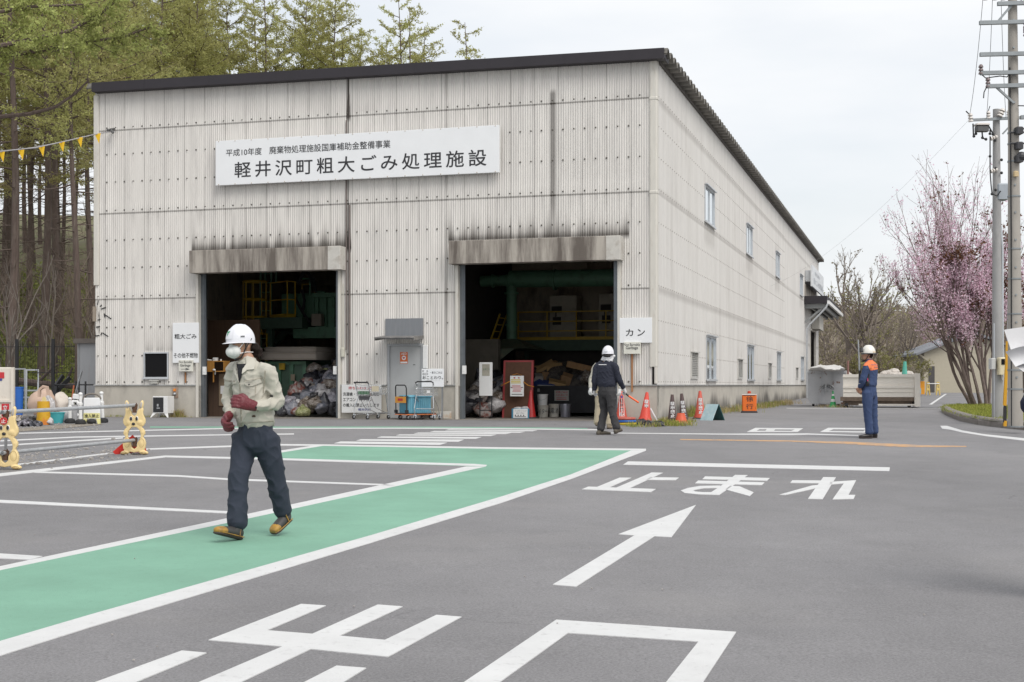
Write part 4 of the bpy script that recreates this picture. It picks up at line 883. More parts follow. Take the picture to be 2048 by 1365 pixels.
# mattresses on the feed table
M_matt = mat('mattress_cover', (.42, .37, .32), .9, var=.1, dirt=(.25, .2, .16), damt=.4)
T = BT('feed_table', 'green machine table under the mattresses in the left doorway', 'machine', I(580, 760, 3.4).x, 4)
x0, x1 = I(528, 760, 3.4).x, I(612, 760, 3.4).x; zt = I(580, 723, 3.4).z
b = MB(); b.box(x0, x1, 3.4, 5.2, zt - .1, zt - .002); T.part('table_top', b, M_mgreen)
for q in (0, .33, .66, 1): b = MB(); xx = x0 + (x1 - x0 - .12) * q; b.box(xx, xx + .12, 3.42, 3.6, .006, zt - .101); T.part('leg', b, M_mgreen)
b = MB(); b.box(x0 + .15, x1 - .1, 3.5, 5, .2, zt - .102); b.box(I(573, 750, 3.45).x, I(587, 750, 3.45).x, 3.46, 3.499, I(580, 762, 3.45).z, I(580, 746, 3.45).z); T.part('panel', b, mat('panel_green', (.10, .17, .12), .5, var=.2))
b = MB(); b.box(I(561, 735, 3.45).x, I(572, 735, 3.45).x, 3.35, 3.399, I(560, 740, 3.4).z, I(560, 727, 3.4).z); T.part('switch_plate', b, M_myellow)
b = MB(); q0, q1 = I(582, 762, 3.4), I(590, 749, 3.4); b.box(q0.x, q1.x, 3.38, 3.395, q0.z, q1.z); T.part('notice', b, mat('buff_paper', (.40, .33, .24), .8))
for (a, c, yt, yb, d0, d1, lab, tl) in ((520, 632, 704, 720, 3.0, 4.5, 'lower of two pale mattresses lying on the green table', .0), (526, 632, 694, 706, 3.3, 4.8, 'upper of two beige mattresses lying on the green table', .05)):
    x0, x1, z1, z0 = I(a, 710, d0).x, I(c, 710, d0).x, I(580, yt, d0).z, I(580, yb, d0).z
    T = BT('mattress', lab, 'mattress', (x0 + x1) / 2, (d0 + d1) / 2, z0); b = MB(); b.rbox(x0, x1, d0, d1, z0, z1, .05); T.part('cushion', b, M_matt, smooth=50)
    b = MB(); b.box(x0 + .02, x1 - .02, d0 - .006, d0 - .001, z1 - .06, z1 - .045); b.box(x0 + .02, x1 - .02, d0 - .006, d0 - .001, z0 + .02, z0 + .035); T.part('piping', b, mat('piping_tan', (.3, .25, .2), .9))

# ---- rubbish bags
def bagmat(name, c1, c2, sc=7.0, film=.5):
    m = bpy.data.materials.new(name); m.use_nodes = True; t = m.node_tree; N = t.nodes; L = t.links; b = N['Principled BSDF']
    b.inputs['Roughness'].default_value = .28; b.inputs['Coat Weight'].default_value = film; b.inputs['Coat Roughness'].default_value = .18
    co = N.new('ShaderNodeTexCoord'); n = N.new('ShaderNodeTexNoise'); n.inputs['Scale'].default_value = sc; n.inputs['Detail'].default_value = 4; n.inputs['Distortion'].default_value = 1.2
    oi = N.new('ShaderNodeObjectInfo'); va = N.new('ShaderNodeVectorMath'); va.operation = 'ADD'
    L.new(co.outputs['Object'], va.inputs[0]); L.new(oi.outputs['Location'], va.inputs[1]); L.new(va.outputs['Vector'], n.inputs['Vector'])
    r = N.new('ShaderNodeValToRGB'); r.color_ramp.interpolation = 'EASE'; e = r.color_ramp.elements; e[0].position = .36; e[1].position = .62; e[0].color = (*c1, 1); e[1].color = (*c2, 1)
    L.new(n.outputs['Fac'], r.inputs['Fac']); L.new(r.outputs['Color'], b.inputs['Base Color'])
    n2 = N.new('ShaderNodeTexNoise'); n2.inputs['Scale'].default_value = 16; n2.inputs['Detail'].default_value = 5; n2.inputs['Distortion'].default_value = 2.0; bp = N.new('ShaderNodeBump'); bp.inputs['Strength'].default_value = .9; bp.inputs['Distance'].default_value = .04
    L.new(va.outputs['Vector'], n2.inputs['Vector']); L.new(n2.outputs['Fac'], bp.inputs['Height']); L.new(bp.outputs['Normal'], b.inputs['Normal']); return m
BAGM = [bagmat('bag_lilac', (.20, .19, .22), (.42, .40, .44)), bagmat('bag_dark', (.02, .02, .024), (.11, .10, .10)), bagmat('bag_red', (.20, .045, .03), (.34, .30, .28)), bagmat('bag_black', (.012, .012, .016), (.04, .04, .05)),
        bagmat('bag_slate', (.11, .12, .15), (.24, .24, .27)), bagmat('bag_mixed', (.10, .07, .05), (.36, .32, .28), 11), bagmat('bag_green', (.16, .18, .05), (.42, .42, .22), 12), bagmat('bag_pale', (.38, .36, .36), (.60, .58, .58))]
BAGN = ['lilac-tinted clear plastic bag of rubbish', 'smoky dark plastic bag of rubbish', 'clear plastic bag of red and white waste', 'black plastic rubbish bag', 'slate grey plastic bag of rubbish', 'clear bag of mixed brown waste', 'clear bag of yellow-green waste', 'pale whitish plastic rubbish bag']
def bag_mesh(seed, m):
    b = MB(); b.ball((0, 0, 0), 1, 20, 13); rr = random.Random(seed); off = Vector((seed * 3.1, seed * 1.7, 0)); v = []
    for p in b.v:
        p = Vector(p); d = 1 + .32 * noise.noise(p * 1.3 + off) + .12 * noise.noise(p * 3.7 + off) + .05 * abs(noise.noise(p * 8 + off))
        q = Vector((p.x * d * .26, p.y * d * .24, p.z * d * .20))
        if p.z > .8: q.z += (p.z - .8) * .45; q.x *= .6; q.y *= .6
        if q.z < -.14: q.z = -.14 + (q.z + .14) * .25
        v.append(tuple(q))
    b.v = v; me = b.mesh('rubbish_bag', m); me.polygons.foreach_set('use_smooth', [True] * len(me.polygons)); return me
BAGS = [[bag_mesh(i * 7 + j, BAGM[i]) for j in range(2)] for i in range(len(BAGM))]
def bags(x0, x1, d0, d1, hmax, n, seed, where, grp, wts):
    rr = random.Random(seed); rows = 7
    for i in range(n):
        u = rr.random(); v = (i + rr.random()) / n
        x = x0 + (x1 - x0) * ((i * .618) % 1.0) + rr.gauss(0, .05); d = d0 + (d1 - d0) * v
        z = .15 + hmax * v ** .8 * (.85 + .15 * math.sin(x * 5)) + rr.uniform(-.08, .06)
        k = rr.choices(range(len(BAGM)), wts)[0]; o = obj('rubbish_bag', rr.choice(BAGS[k]))
        o.location = W(x, d, max(z, .16)); o.rotation_euler = (rr.gauss(0, .45), rr.gauss(0, .45), rr.uniform(0, 6.3)); s_ = rr.uniform(.72, 1.15); o.scale = (s_, s_, s_ * rr.uniform(.8, 1.05))
        tag(o, BAGN[k] + where, 'rubbish bag', grp)
xa, xb = I(566, 800, 1.2).x, I(690, 800, 1.2).x
bags(xa + .1, xb + .3, .85, 3.4, 1.55, 78, 11, ' heaped at the right of the left doorway', 'bags heaped in the left doorway', [5, 4, 3, 4, 4, 3, .6, 2])
xa, xb = I(922, 800, 1.6).x, I(1004, 800, 1.6).x
bags(xa, xb, 1.3, 4.7, 1.25, 46, 12, ' heaped at the left of the right doorway', 'bags heaped in the right doorway', [2, 4, 3, 4, 2, 4, 1.5, 3])
q = I(604, 832, .75); o = obj('rubbish_bag', BAGS[6][0]); o.location = W(q.x, .8, .14); o.scale = (.8, .8, .75); tag(o, 'bag of bright yellow-green scraps at the very front of the left heap', 'rubbish bag', 'bags heaped in the left doorway')
# a dark trough keeps what lies under the heaps out of sight
# ---- things standing in the right doorway
c0, c1 = I(958, 792, .9), I(984.5, 725, .9)
T = BT('stand_board', 'narrow white notice board on a black steel stand before the right heap', 'notice board', (c0.x + c1.x) / 2, .95)
b = MB(); b.rbox(c0.x, c1.x, .9, .93, c0.z, c1.z, .01); bd = T.part('panel', b, M_white)
b = MB(); xx, yy = c0.x + .09, c1.x - .07; b.box(xx, yy, .894, .899, c1.z - .36, c1.z - .05); T.part('note', b, mat('worn_note', (.38, .36, .30), .8, var=.25, dirt=(.2, .18, .15), damt=.6, dscale=12), parent=bd)
b = MB()
for q in range(4): letter(b, '資源ごみ'[q], xx + .03 + q * .05, xx + .065 + q * .05, c1.z - .21, c1.z - .16, .891, .0)
T.part('lettering', b, mat('green_ink', (.08, .2, .12), .7), parent=bd)
b = MB()
for xx in (c0.x + .01, c1.x - .03): b.bar((xx, .945, .02), (xx, .945, c1.z - .1), .025); b.bar((xx, .7, .02), (xx, 1.25, .02), .025)
b.bar((c0.x + .01, .945, .22), (c1.x - .03, .945, .22), .025); T.part('stand', b, M_black)
x0, x1 = I(1004, 790, 1.6).x, I(1064, 790, 1.6).x; zt = I(1034, 721, 1.6).z
T = BT('framed_panel', 'tall brown panel with a red frame standing in the right doorway', 'panel', (x0 + x1) / 2, 1.7)
tl = lambda b, xa, ya, za, xb2, zb2, th: b.add([(xa, 1.6 + (za) * .10, za), (xb2, 1.6 + za * .10, za), (xb2, 1.6 + zb2 * .10, zb2), (xa, 1.6 + zb2 * .10, zb2), (xa, 1.6 + za * .10 + th, za), (xb2, 1.6 + za * .10 + th, za), (xb2, 1.6 + zb2 * .10 + th, zb2), (xa, 1.6 + zb2 * .10 + th, zb2)], [(3, 2, 1, 0), (4, 5, 6, 7), (0, 1, 5, 4), (1, 2, 6, 5), (2, 3, 7, 6), (3, 0, 4, 7)])
b = MB(); tl(b, x0 + .06, 0, .006, x1 - .06, zt - .05, .04); T.part('board', b, mat('rust_brown_board', (.10, .045, .025), .8, var=.2))
b = MB(); tl(b, x0, 0, .006, x0 + .058, zt, .07); tl(b, x1 - .058, 0, .006, x1, zt, .07); tl(b, x0 + .06, 0, zt - .048, x1 - .06, zt, .07); T.part('red_frame', b, mat('red_frame', (.28, .03, .03), .5, var=.15))
c0, c1 = I(1020, 793, 1.45), I(1047.5, 752, 1.45); w_ = c1.x - c0.x; h_ = c1.z - c0.z
T = BT('warning_notice', 'white notice with yellow bands and red text hung on the red-framed panel', 'notice', (c0.x + c1.x) / 2, 1.5, c0.z)
b = MB(); b.rbox(c0.x, c1.x, 1.45, 1.47, c0.z, c1.z, .008); T.part('panel', b, M_white)
b = MB(); letter(b, '警', c0.x + w_ * .26, c0.x + w_ * .40, c1.z - h_ * .14, c1.z - h_ * .06, 1.446, .03); letter(b, '告', c0.x + w_ * .58, c0.x + w_ * .72, c1.z - h_ * .14, c1.z - h_ * .06, 1.446, .03)
rr = random.Random(4)
for k in range(6): zz = c1.z - h_ * (.48 + k * .06); b.box(c0.x + w_ * rr.uniform(.1, .25), c0.x + w_ * rr.uniform(.75, .92), 1.4465, 1.449, zz, zz + h_ * .022)
b.k = 1
for k in range(3): zz = c1.z - h_ * (.22 + k * .075); b.box(c0.x + w_ * .07, c0.x + w_ * rr.uniform(.75, .92), 1.4465, 1.449, zz, zz + h_ * .045)
b.k = 2; b.box(c0.x + w_ * .12, c0.x + w_ * .9, 1.4465, 1.449, c0.z + h_ * .08, c0.z + h_ * .11); b.box(c0.x + w_ * .05, c0.x + w_ * .17, 1.4465, 1.449, c0.z + h_ * .42, c0.z + h_ * .45); b.box(c0.x + w_ * .8, c0.x + w_ * .95, 1.4465, 1.449, c0.z + h_ * .42, c0.z + h_ * .45)
T.part('print', b, [M_redink, mat('yellow_ink', (.62, .48, .08), .6), M_ink])
b = MB(); b.tube([I(1002, 772, 1.5), I(1010, 768, 1.42), I(1020, 763, 1.43)], .012, 5); b.tube([I(1047, 764, 1.43), I(1056, 771, 1.42), I(1068, 774, 1.5)], .012, 5); b.tube([I(1024, 751, 1.46), I(1034, 748, 1.62), I(1044, 751, 1.46)], .008, 5); T.part('rope', b, mat('orange_rope', (.5, .2, .02), .8))
c0, c1 = I(1022.5, 839, 1.1), I(1057.5, 814, 1.1); w_ = c1.x - c0.x
T = BT('collection_box', 'blue plastic box with a white printed label on the floor below the notice', 'box', (c0.x + c1.x) / 2, 1.25)
b = MB(); b.rbox(c0.x, c1.x, 1.1, 1.45, .007, c1.z - .05, .02); T.part('body', b, mat('box_blue', (.05, .22, .34), .5, var=.08))
b = MB(); b.box(c0.x + .06, c1.x - .03, 1.09, 1.099, .02, c1.z - .06); lb = T.part('label', b, M_white)
b = MB(); letter(b, 'インクカートリッジ', c0.x + .10, c1.x - .06, c1.z - .13, c1.z - .09, 1.086, .0); letter(b, '入れてください', c0.x + .14, c1.x - .12, c1.z - .19, c1.z - .15, 1.086, .0)
for k in range(4): b.ball((c0.x + .12 + k * .075, 1.088, c1.z - .23), (.018, .002, .018), 8, 5)
b.box(c0.x + .1, c1.x - .07, 1.0865, 1.0885, .045, .06); T.part('print', b, M_ink, parent=lb)
b = MB(); b.ball((c0.x + w_ * .3, 1.28, c1.z - .05), (.14, .13, .05), 12, 7); b.ball((c0.x + w_ * .7, 1.28, c1.z - .045), (.13, .13, .06), 12, 7); T.part('liner', b, BAGM[7], smooth=80)
M_cone = mat('cone_red', (.60, .05, .025), .45, var=.1, scale=8)
def cone_mesh(b, x, y, z0, r, h, top=.03): b.lathe([(r, 0), (r * .93, h * .06), (top, h * .97), (top * .6, h)], 16, (x, y, z0))
q = I(1062, 838, 1.3); T = BT('traffic_cone', 'plain dark red cone standing in the shade right of the red-framed panel', 'traffic cone', q.x, 1.3)
b = MB(); cone_mesh(b, q.x, 1.3, .04, .14, .72); T.part('cone', b, mat('cone_dkred', (.35, .015, .015), .4), smooth=40); b = MB(); b.rbox(q.x - .18, q.x + .18, 1.12, 1.48, .007, .04, .02); T.part('base', b, M_rubber)
# buckets
M_pail = mat('pail_white', (.50, .48, .43), .5, var=.08, dirt=(.25, .2, .15), damt=.5); M_tin = mat('tin', (.36, .36, .42), .3, .6, var=.1)
def pail(px, py, d, z0, r, h, lab, word, m, up=True, part2=None):
    q = I(px, py, d); T = BT('bucket', lab, 'bucket', q.x, d, z0); b = MB()
    pr = [(r * .86, 0), (r, h), (r * 1.03, h), (r * 1.03, h - .025), (r * 1.0, h - .03)]
    b.lathe([(r * .86, 0), (r * .995, h - .03), (r * 1.04, h - .028), (r * 1.04, h), (r * .97, h), (r * .84, .03), (0, .03)] if up else [(r, 0), (r * .84, h), (0, h)], 20, (q.x, d, z0)); T.part('body', b, m, smooth=40)
    b = MB(); b.tube([(q.x - r, d, z0 + h * .85), (q.x - r * .7, d - r * .8, z0 + h * .55), (q.x, d - r * 1.1, z0 + h * .45), (q.x + r * .7, d - r * .8, z0 + h * .55), (q.x + r, d, z0 + h * .85)], .006, 5); T.part('handle', b, M_steel)
    if word:
        b = MB(); fn = lambda a, c_: (q.x + (r + .004) * math.sin(a), d - (r + .004) * math.cos(a), z0 + c_)
        letter(b, word, -1.1, 1.1, h * .3, h * .72, 0, .01, fn=fn); T.part('lettering', b, M_ink)
    return T
pail(1086, 830, 2.6, .007, .155, .33, 'white bucket with black writing at the foot of the two-bucket stack', 'ライター', M_pail)
pail(1085, 805, 2.6, .34, .15, .30, 'plain white bucket on top of the two-bucket stack', None, mat('pail_pale', (.60, .60, .60), .5, var=.05))
pail(1108, 822, 3.0, .007, .155, .36, 'white bucket marked with two big characters, between stack and tin', '乾電池', M_pail)
T = pail(1131, 822, 3.0, .007, .155, .36, 'shiny tin pail with a green patch, rightmost in the row of buckets', None, M_tin)
# skip full of odds and ends
x0, x1, zt = I(1068, 800, 4.2).x, I(1150, 800, 4.2).x, I(1100, 772, 4.2).z
T = BT('dark_skip', 'dark steel skip full of scrap behind the buckets', 'skip', (x0 + x1) / 2, 5)
b = MB(); b.box(x0, x1 + 2.2, 4.2, 4.26, .1, zt); b.box(x0, x0 + .06, 4.261, 6.4, .1, zt); b.box(x0 + .07, x1 + 2.2, 6.35, 6.41, .1, zt); b.box(x0 + .07, x1 + 2.2, 4.27, 6.34, .1, .16); b.box(x0 - .02, x1 + 2.2, 4.16, 4.199, zt - .08, zt); T.part('tub', b, mat('skip_dark', (.028, .027, .03), .6, .2, var=.3))
q = I(1109, 822, 4.1); c0, c1 = I(1109, 802, 4.15), I(1138, 781, 4.15); w_ = c1.x - c0.x; h_ = c1.z - c0.z
T = BT('skip_notice', 'white notice with rows of red characters on the dark skip', 'notice', (c0.x + c1.x) / 2, 4.15, c0.z); b = MB(); b.rbox(c0.x, c1.x, 4.13, 4.155, c0.z, c1.z, .006); T.part('panel', b, mat('notice_grey', (.45, .43, .40), .7, var=.08))
b = MB(); letter(b, '可燃ごみは', c0.x + w_ * .1, c0.x + w_ * .92, c1.z - h_ * .28, c1.z - h_ * .08, 4.127, .02); letter(b, '入れないで', c0.x + w_ * .1, c0.x + w_ * .92, c1.z - h_ * .55, c1.z - h_ * .35, 4.127, .02)
b.box(c0.x + w_ * .15, c0.x + w_ * .85, 4.127, 4.129, c0.z + h_ * .1, c0.z + h_ * .15); b.box(c0.x + w_ * .15, c0.x + w_ * .85, 4.127, 4.129, c0.z + h_ * .25, c0.z + h_ * .3); T.part('lettering', b, M_redink)
M_card = mat('cardboard', (.40, .26, .12), .85, var=.15); M_cardd = mat('cardboard_dark', (.25, .15, .075), .85, var=.2)
rr = random.Random(21)
for (px, py, d, sx, sy, sz, ry, rz, m_, lab) in ((1110, 752, 5, .45, .35, .50, 0, .2, M_card, 'tall tan carton in the middle of the scrap heap'), (1094, 738, 5.2, .6, .4, .16, -.5, .1, M_card, 'flattened tan carton leaning left on the scrap heap'), (1120, 735, 5.3, .6, .35, .14, .5, -.2, M_wood, 'tilted wooden drawer on the top of the scrap heap'),
        (1160, 734, 5, .75, .35, .18, .22, .1, M_wood, 'long wooden box on the right of the scrap heap'), (1092, 758, 4.7, .36, .3, .36, .1, .6, M_cardd, 'brown box at the left of the scrap heap'), (1072, 762, 4.6, .5, .3, .30, .06, 0, mat('grey_card', (.33, .30, .27), .8), 'grey open carton behind the red-framed panel'),
        (1116, 768, 4.5, .5, .3, .10, .2, .1, M_card, 'flat brown carton sliding down the scrap heap'), (1073, 736, 5.4, .5, .4, .12, -.1, .1, M_cardd, 'wooden tray at the far left of the scrap heap'), (1130, 762, 4.6, .3, .3, .25, .3, .4, M_cardd, 'dark carton under the tilted drawer'), (1150, 760, 4.8, .4, .3, .3, .2, .8, M_indark, 'black appliance case in the scrap heap'),
        (1172, 752, 5.2, .5, .4, .35, .1, .3, M_indark, 'black metal box at the right end of the scrap heap'), (1092, 778, 4.4, .5, .3, .2, .05, .3, mat('grey_foam', (.4, .4, .38), .8), 'pale foam block at the rim of the dark skip')):
    q = I(px, py, d); t = bthing('carton' if 'carton' in lab or 'box' in lab else 'scrap_piece', lab, 'box' if 'box' in lab or 'carton' in lab else 'scrap', q.x, d, q.z); t.rotation_euler = (rr.uniform(-.15, .15), ry, rz - TH)
    b = MB(); b.rbox(-sx / 2, sx / 2, -sy / 2, sy / 2, -sz / 2, sz / 2, .006); b.build('body', m_, t)
    if 'carton' in lab:
        b = MB(); b.add([(-sx / 2, -sy / 2, sz / 2), (sx / 2, -sy / 2, sz / 2), (sx / 2, -sy / 2 - .12, sz / 2 + .10), (-sx / 2, -sy / 2 - .12, sz / 2 + .10)], [(0, 1, 2, 3)]); b.build('flap', m_, t)
q = I(1090, 765, 4.4); o = obj('blue_tarp', None); C.objects.unlink(o); bpy.data.objects.remove(o)
b = MB(); b.ball((0, 0, 0), (.6, .3, .16), 18, 10)
b.v = [(x, y, z + .07 * noise.noise(Vector((x * 5, y * 5, z * 5)))) for x, y, z in b.v]; o = b.build('tarpaulin', mat('tarp_blue', (.02, .04, .15), .5), None, W(I(1092, 766, 4.5).x, 4.6, I(1092, 770, 4.5).z), -TH, smooth=60); tag(o, 'dark blue tarpaulin bundled over the skip edge', 'tarpaulin')
b = MB(); b.ball((I(1125, 790, 5.2).x, 5.3, .2), (1.6, 1.0, 1.35), 26, 14); b.v = [(x + .25 * noise.noise(Vector((x * 3, y * 3, z * 3))), y, max(.17, z + .22 * noise.noise(Vector((x * 4, y * 4, z * 4 + 5))))) for x, y, z in b.v]
o = b.build('scrap_rubble', bagmat('scrap_mix', (.015, .014, .014), (.10, .085, .07), 9, .1), None, O, -TH); tag(o, 'mound of dark mixed scrap filling the skip behind the buckets', 'scrap', kind='stuff')
# more dark scrap at the back, right, as separate lumps
for i in range(22):
    px, py = rr.uniform(1070, 1190), rr.uniform(748, 790); d = rr.uniform(4.6, 6.0); q = I(px, py, d); k = rr.choice([1, 3, 4, 5, 3, 1]); o = obj('scrap_bag', rr.choice(BAGS[k])); o.location = W(q.x, d, q.z); o.rotation_euler = (rr.gauss(0, .6), rr.gauss(0, .6), rr.uniform(0, 6)); s_ = rr.uniform(.6, 1.0); o.scale = (s_, s_, s_)
    tag(o, BAGN[k] + ' on the scrap heap above the dark skip', 'rubbish bag', 'bags on the scrap heap')
# ================================================================== helpers for rounded bodies
def remeshed(mb, voxel=.01, smooth=4, name='body', fac_=.5):
    me = bpy.data.meshes.new('tmp'); me.from_pydata(mb.v, [], mb.f); me.validate()
    o = bpy.data.objects.new('tmp', me); _ws.collection.objects.link(o)
    m = o.modifiers.new('r', 'REMESH'); m.mode = 'VOXEL'; m.voxel_size = voxel
    if smooth: s_ = o.modifiers.new('s', 'SMOOTH'); s_.iterations = smooth; s_.factor = fac_
    r = worked(o); r.name = name
    bpy.data.objects.remove(o); bpy.data.meshes.remove(me)
    r.polygons.foreach_set('use_smooth', [True] * len(r.polygons)); r.materials.clear(); return r
def skin(name, mb, m, parent, voxel=.01, smooth=4, fn=None, loc=None):
    me = remeshed(mb, voxel, smooth, name)
    if fn:
        c_ = [(v.co.copy(), v.normal.copy()) for v in me.vertices]; me.vertices.foreach_set('co', [q for c, n in c_ for q in fn(c, n)]); me.update()
    me.materials.append(m); return obj(name, me, parent, loc)
# ================================================================== traffic cones along the wall
M_conered = mat('cone_faded_red', (.55, .085, .055), .5, var=.12, scale=7, dirt=(.40, .20, .15), dscale=6, damt=.5)
M_conebrn = mat('cone_brown', (.075, .045, .042), .6, var=.2, scale=8)
M_conewhite = mat('reflective_white', (.68, .68, .68), .5, var=.05)
def street_cone(px, py, h, r, lab, m, text='駐車禁止', lean=(0, 0), panel=None, base=True, grp='traffic cones along the wall', turn=0, style='blocks'):
    p = G(px, py); t = thing('traffic_cone', lab, 'traffic cone', p, turn); t.rotation_euler = (lean[0], lean[1], turn)
    b = MB(); b.lathe([(r, .03), (r * .96, .07), (r * .80, .12), (.036, h - .012), (.030, h), (.0, h)], 22); b.build('cone', m, t, smooth=40)
    if base: b = MB(); b.rbox(-r * 1.12, r * 1.12, -r * 1.12, r * 1.12, .0, .029, .03); b.build('base', m if base is True else base, t)
    if text:
        k = (r * .80 - .036) / (h - .13); b = MB(); rad = lambda z: r * .80 - (z - .12) * k + .004
        n = len(text); z1 = h * .74; step = h * .145
        for i, c in enumerate(text):
            za = z1 - (i + 1) * step + .012; zb = z1 - i * step; w_ = .052
            fn = lambda a, z: (rad(z) * math.sin(a / rad(z)), -rad(z) * math.cos(a / rad(z)), z)
            if style == 'label':
                pass
            for q in range(4 if style == 'blocks' else 1): e_ = .0035 * q; letter(b, c, -w_ + (e_ if q % 2 else -e_), w_ + (e_ if q % 2 else -e_), za + e_ * .4, zb + e_ * .4, 0, 0, fn=lambda a, z: tuple(Vector(fn(a, z)) * 1 + Vector((0, -.0006 * q, 0))))
        if style == 'label':
            b2 = MB(); fn = lambda a, z: ((rad(z) - .0015) * math.sin(a / rad(z)), -(rad(z) - .0015) * math.cos(a / rad(z)), z)
            zs_ = [z1 + .10 - (z1 + .12 - (z1 - n * step)) * i / 8 for i in range(9)]
            for i in range(8): b2.add([fn(-.065, zs_[i + 1]), fn(0, zs_[i + 1]), fn(.065, zs_[i + 1]), fn(.065, zs_[i]), fn(0, zs_[i]), fn(-.065, zs_[i])], [(0, 1, 4, 5), (1, 2, 3, 4)])
            lb = b2.build('label', M_conewhite, t)
            b.k = 1; zc = z1 + .05; pts = [(math.cos(a) * .04, math.sin(a) * .04) for a in [2 * math.pi * i / 16 for i in range(16)]]
            b.add([fn(x * 1.0, zc + y) and Vector(fn(x, zc + y)) * 1 + Vector((0, -.002, 0)) for x, y in pts], [tuple(range(16))])
            b.k = 2; b.add([Vector(fn(x * .7, zc + y * .7)) + Vector((0, -.004, 0)) for x, y in pts], [tuple(range(16))])
            b.build('lettering', [M_ink, M_redink, M_blueink], t)
        else: b.build('lettering', [M_conewhite], t)
    return t
street_cone(1243, 842, .74, .17, 'faded red cone with a white strip label beside the right door jamb', M_conered, style='label', base=M_rubber)
street_cone(1290, 843, .72, .17, 'bright red cone leaning right with a torn white label, at the building corner', mat('cone_bright', (.62, .06, .035), .45, var=.08), text='駐車', lean=(0, R(4)), base=M_rubber)
street_cone(1344.5, 846, .67, .125, 'smaller upright brown cone with white block characters, left of its leaning twin', M_conebrn, base=None)
street_cone(1368, 844, .69, .13, 'brown cone with white block characters leaning left against the plinth', M_conebrn, lean=(0, R(-5)), base=None)
street_cone(1400, 838, .74, .17, 'tall red cone with white block characters on a black rubber foot', M_conered, base=M_rubber)
p = G(1362, 847); t = thing('broken_cone', 'stump of a broken orange-red cone with a square foot between the brown cones', 'traffic cone', p, .3); b = MB(); b.lathe([(.15, .04), (.13, .08), (.085, .24), (.075, .24), (.12, .06)], 16); b.build('cone', mat('cone_stump', (.62, .10, .04), .5), t, smooth=40); b = MB(); b.rbox(-.2, .2, -.2, .2, 0, .035, .03); b.build('base', mat('cone_pale_foot', (.6, .22, .12), .6), t)
p = G(1666, 815); t = thing('green_cone', 'green cone with white bands before the rusty grey skip', 'traffic cone', p); b = MB(); b.lathe([(.17, .03), (.13, .10), (.10, .22)], 16); b.lathe([(.08, .33), (.055, .46)], 16); b.lathe([(.04, .53), (.022, .66), (0, .665)], 16); b.k = 1; b.lathe([(.10, .22), (.08, .33)], 16); b.lathe([(.055, .46), (.04, .53)], 16); b.build('cone', [mat('cone_green', (.03, .33, .10), .45), M_conewhite], t, smooth=40); b = MB(); b.rbox(-.2, .2, -.2, .2, 0, .03, .03); b.build('base', MATS['cone_green'], t)
for (px, py, z0, cc, nm) in ((1252, 850, .0, (.55, .38, .02), 'yellow'), (1251, 850, .06, (.02, .11, .40), 'blue'), (1250, 850, .12, (.45, .10, .07), 'faded red')):
    p = G(px, py, z0); t = thing('cone_weight', f'{nm} plastic ring weight in the stack at the foot of the labelled cone', 'cone weight', p, .1, 'ring weights stacked by the door jamb'); b = MB(); b.lathe([(.10, 0), (.24, 0), (.25, .02), (.24, .05), (.13, .056), (.10, .05), (.10, 0)], 18); b.build('ring', mat('weight_' + nm.replace(' ', '_'), cc, .6, var=.15), t, smooth=40)
rr = random.Random(8)
for (px, py, rx, ry, rz, lab) in ((1272, 849, .30, .2, .10, 'black crumpled plastic sheet left of the leaning red cone'), (1305, 851, .32, .2, .07, 'black crumpled plastic sheet right of the leaning red cone'), (1320, 853, .14, .12, .06, 'small black plastic scrap at the kerb end of the weeds'), (1252, 841, .26, .2, .06, 'black plastic bag lying over the ring weights')):
    b = MB(); b.ball((0, 0, 0), (rx, ry, rz), 16, 8); b.v = [(x * (1 + .4 * noise.noise(Vector((x * 9, y * 9, 1)))), y, max(-.01, z + .07 * noise.noise(Vector((x * 11, y * 11, z * 8))))) for x, y, z in b.v]
    o = b.build('plastic_sheet', mat('black_plastic', (.018, .018, .02), .3, var=.3), None, G(px, py, .19 if 'weights' in lab else .02), 0, smooth=60); tag(o, lab, 'plastic sheet')
a, c = G(1298, 816), G(1318, 842); t = thing('broken_pole', 'broken white plastic pole leaning by the corner of the plinth', 'pole', G(1314, 843)); b = MB(); b.tube([(0, 0, .01), (-.17, .0, .32)], [.022, .026], 8); b.build('pole', M_conewhite, t)
# A-board and slow-down sign
p0 = G(1437, 841); t = thing('leaning_board', 'pale blue folding A-board with faded print by the plinth', 'A-board', G(1425, 841), R(-50))
b = MB(); b.add([(-.2, -.22, 0), (.2, -.22, 0), (.2, 0, .40), (-.2, 0, .40), (-.2, -.245, .0), (.2, -.245, .0), (.2, -.02, .41), (-.2, -.02, .41)], [(0, 1, 2, 3), (7, 6, 5, 4), (0, 4, 5, 1), (2, 6, 7, 3), (1, 5, 6, 2), (0, 3, 7, 4)]); b.build('front_leaf', mat('faded_blue', (.36, .50, .54), .6, var=.12, dirt=(.55, .6, .58), dscale=9, damt=.7), t)
b = MB(); b.add([(-.2, .22, 0), (.2, .22, 0), (.2, .01, .40), (-.2, .01, .40), (-.2, .245, .0), (.2, .245, .0), (.2, .03, .41), (-.2, .03, .41)], [(3, 2, 1, 0), (4, 5, 6, 7), (1, 5, 4, 0), (3, 7, 6, 2), (2, 6, 5, 1), (4, 7, 3, 0)]); b.build('rear_leaf', mat('teal_dark', (.03, .10, .10), .6), t)
p = G(1498.5, 826); t = thing('slow_sign', 'small orange lantern-shaped sign with two black characters on the ground', 'sign', p, R(-8))
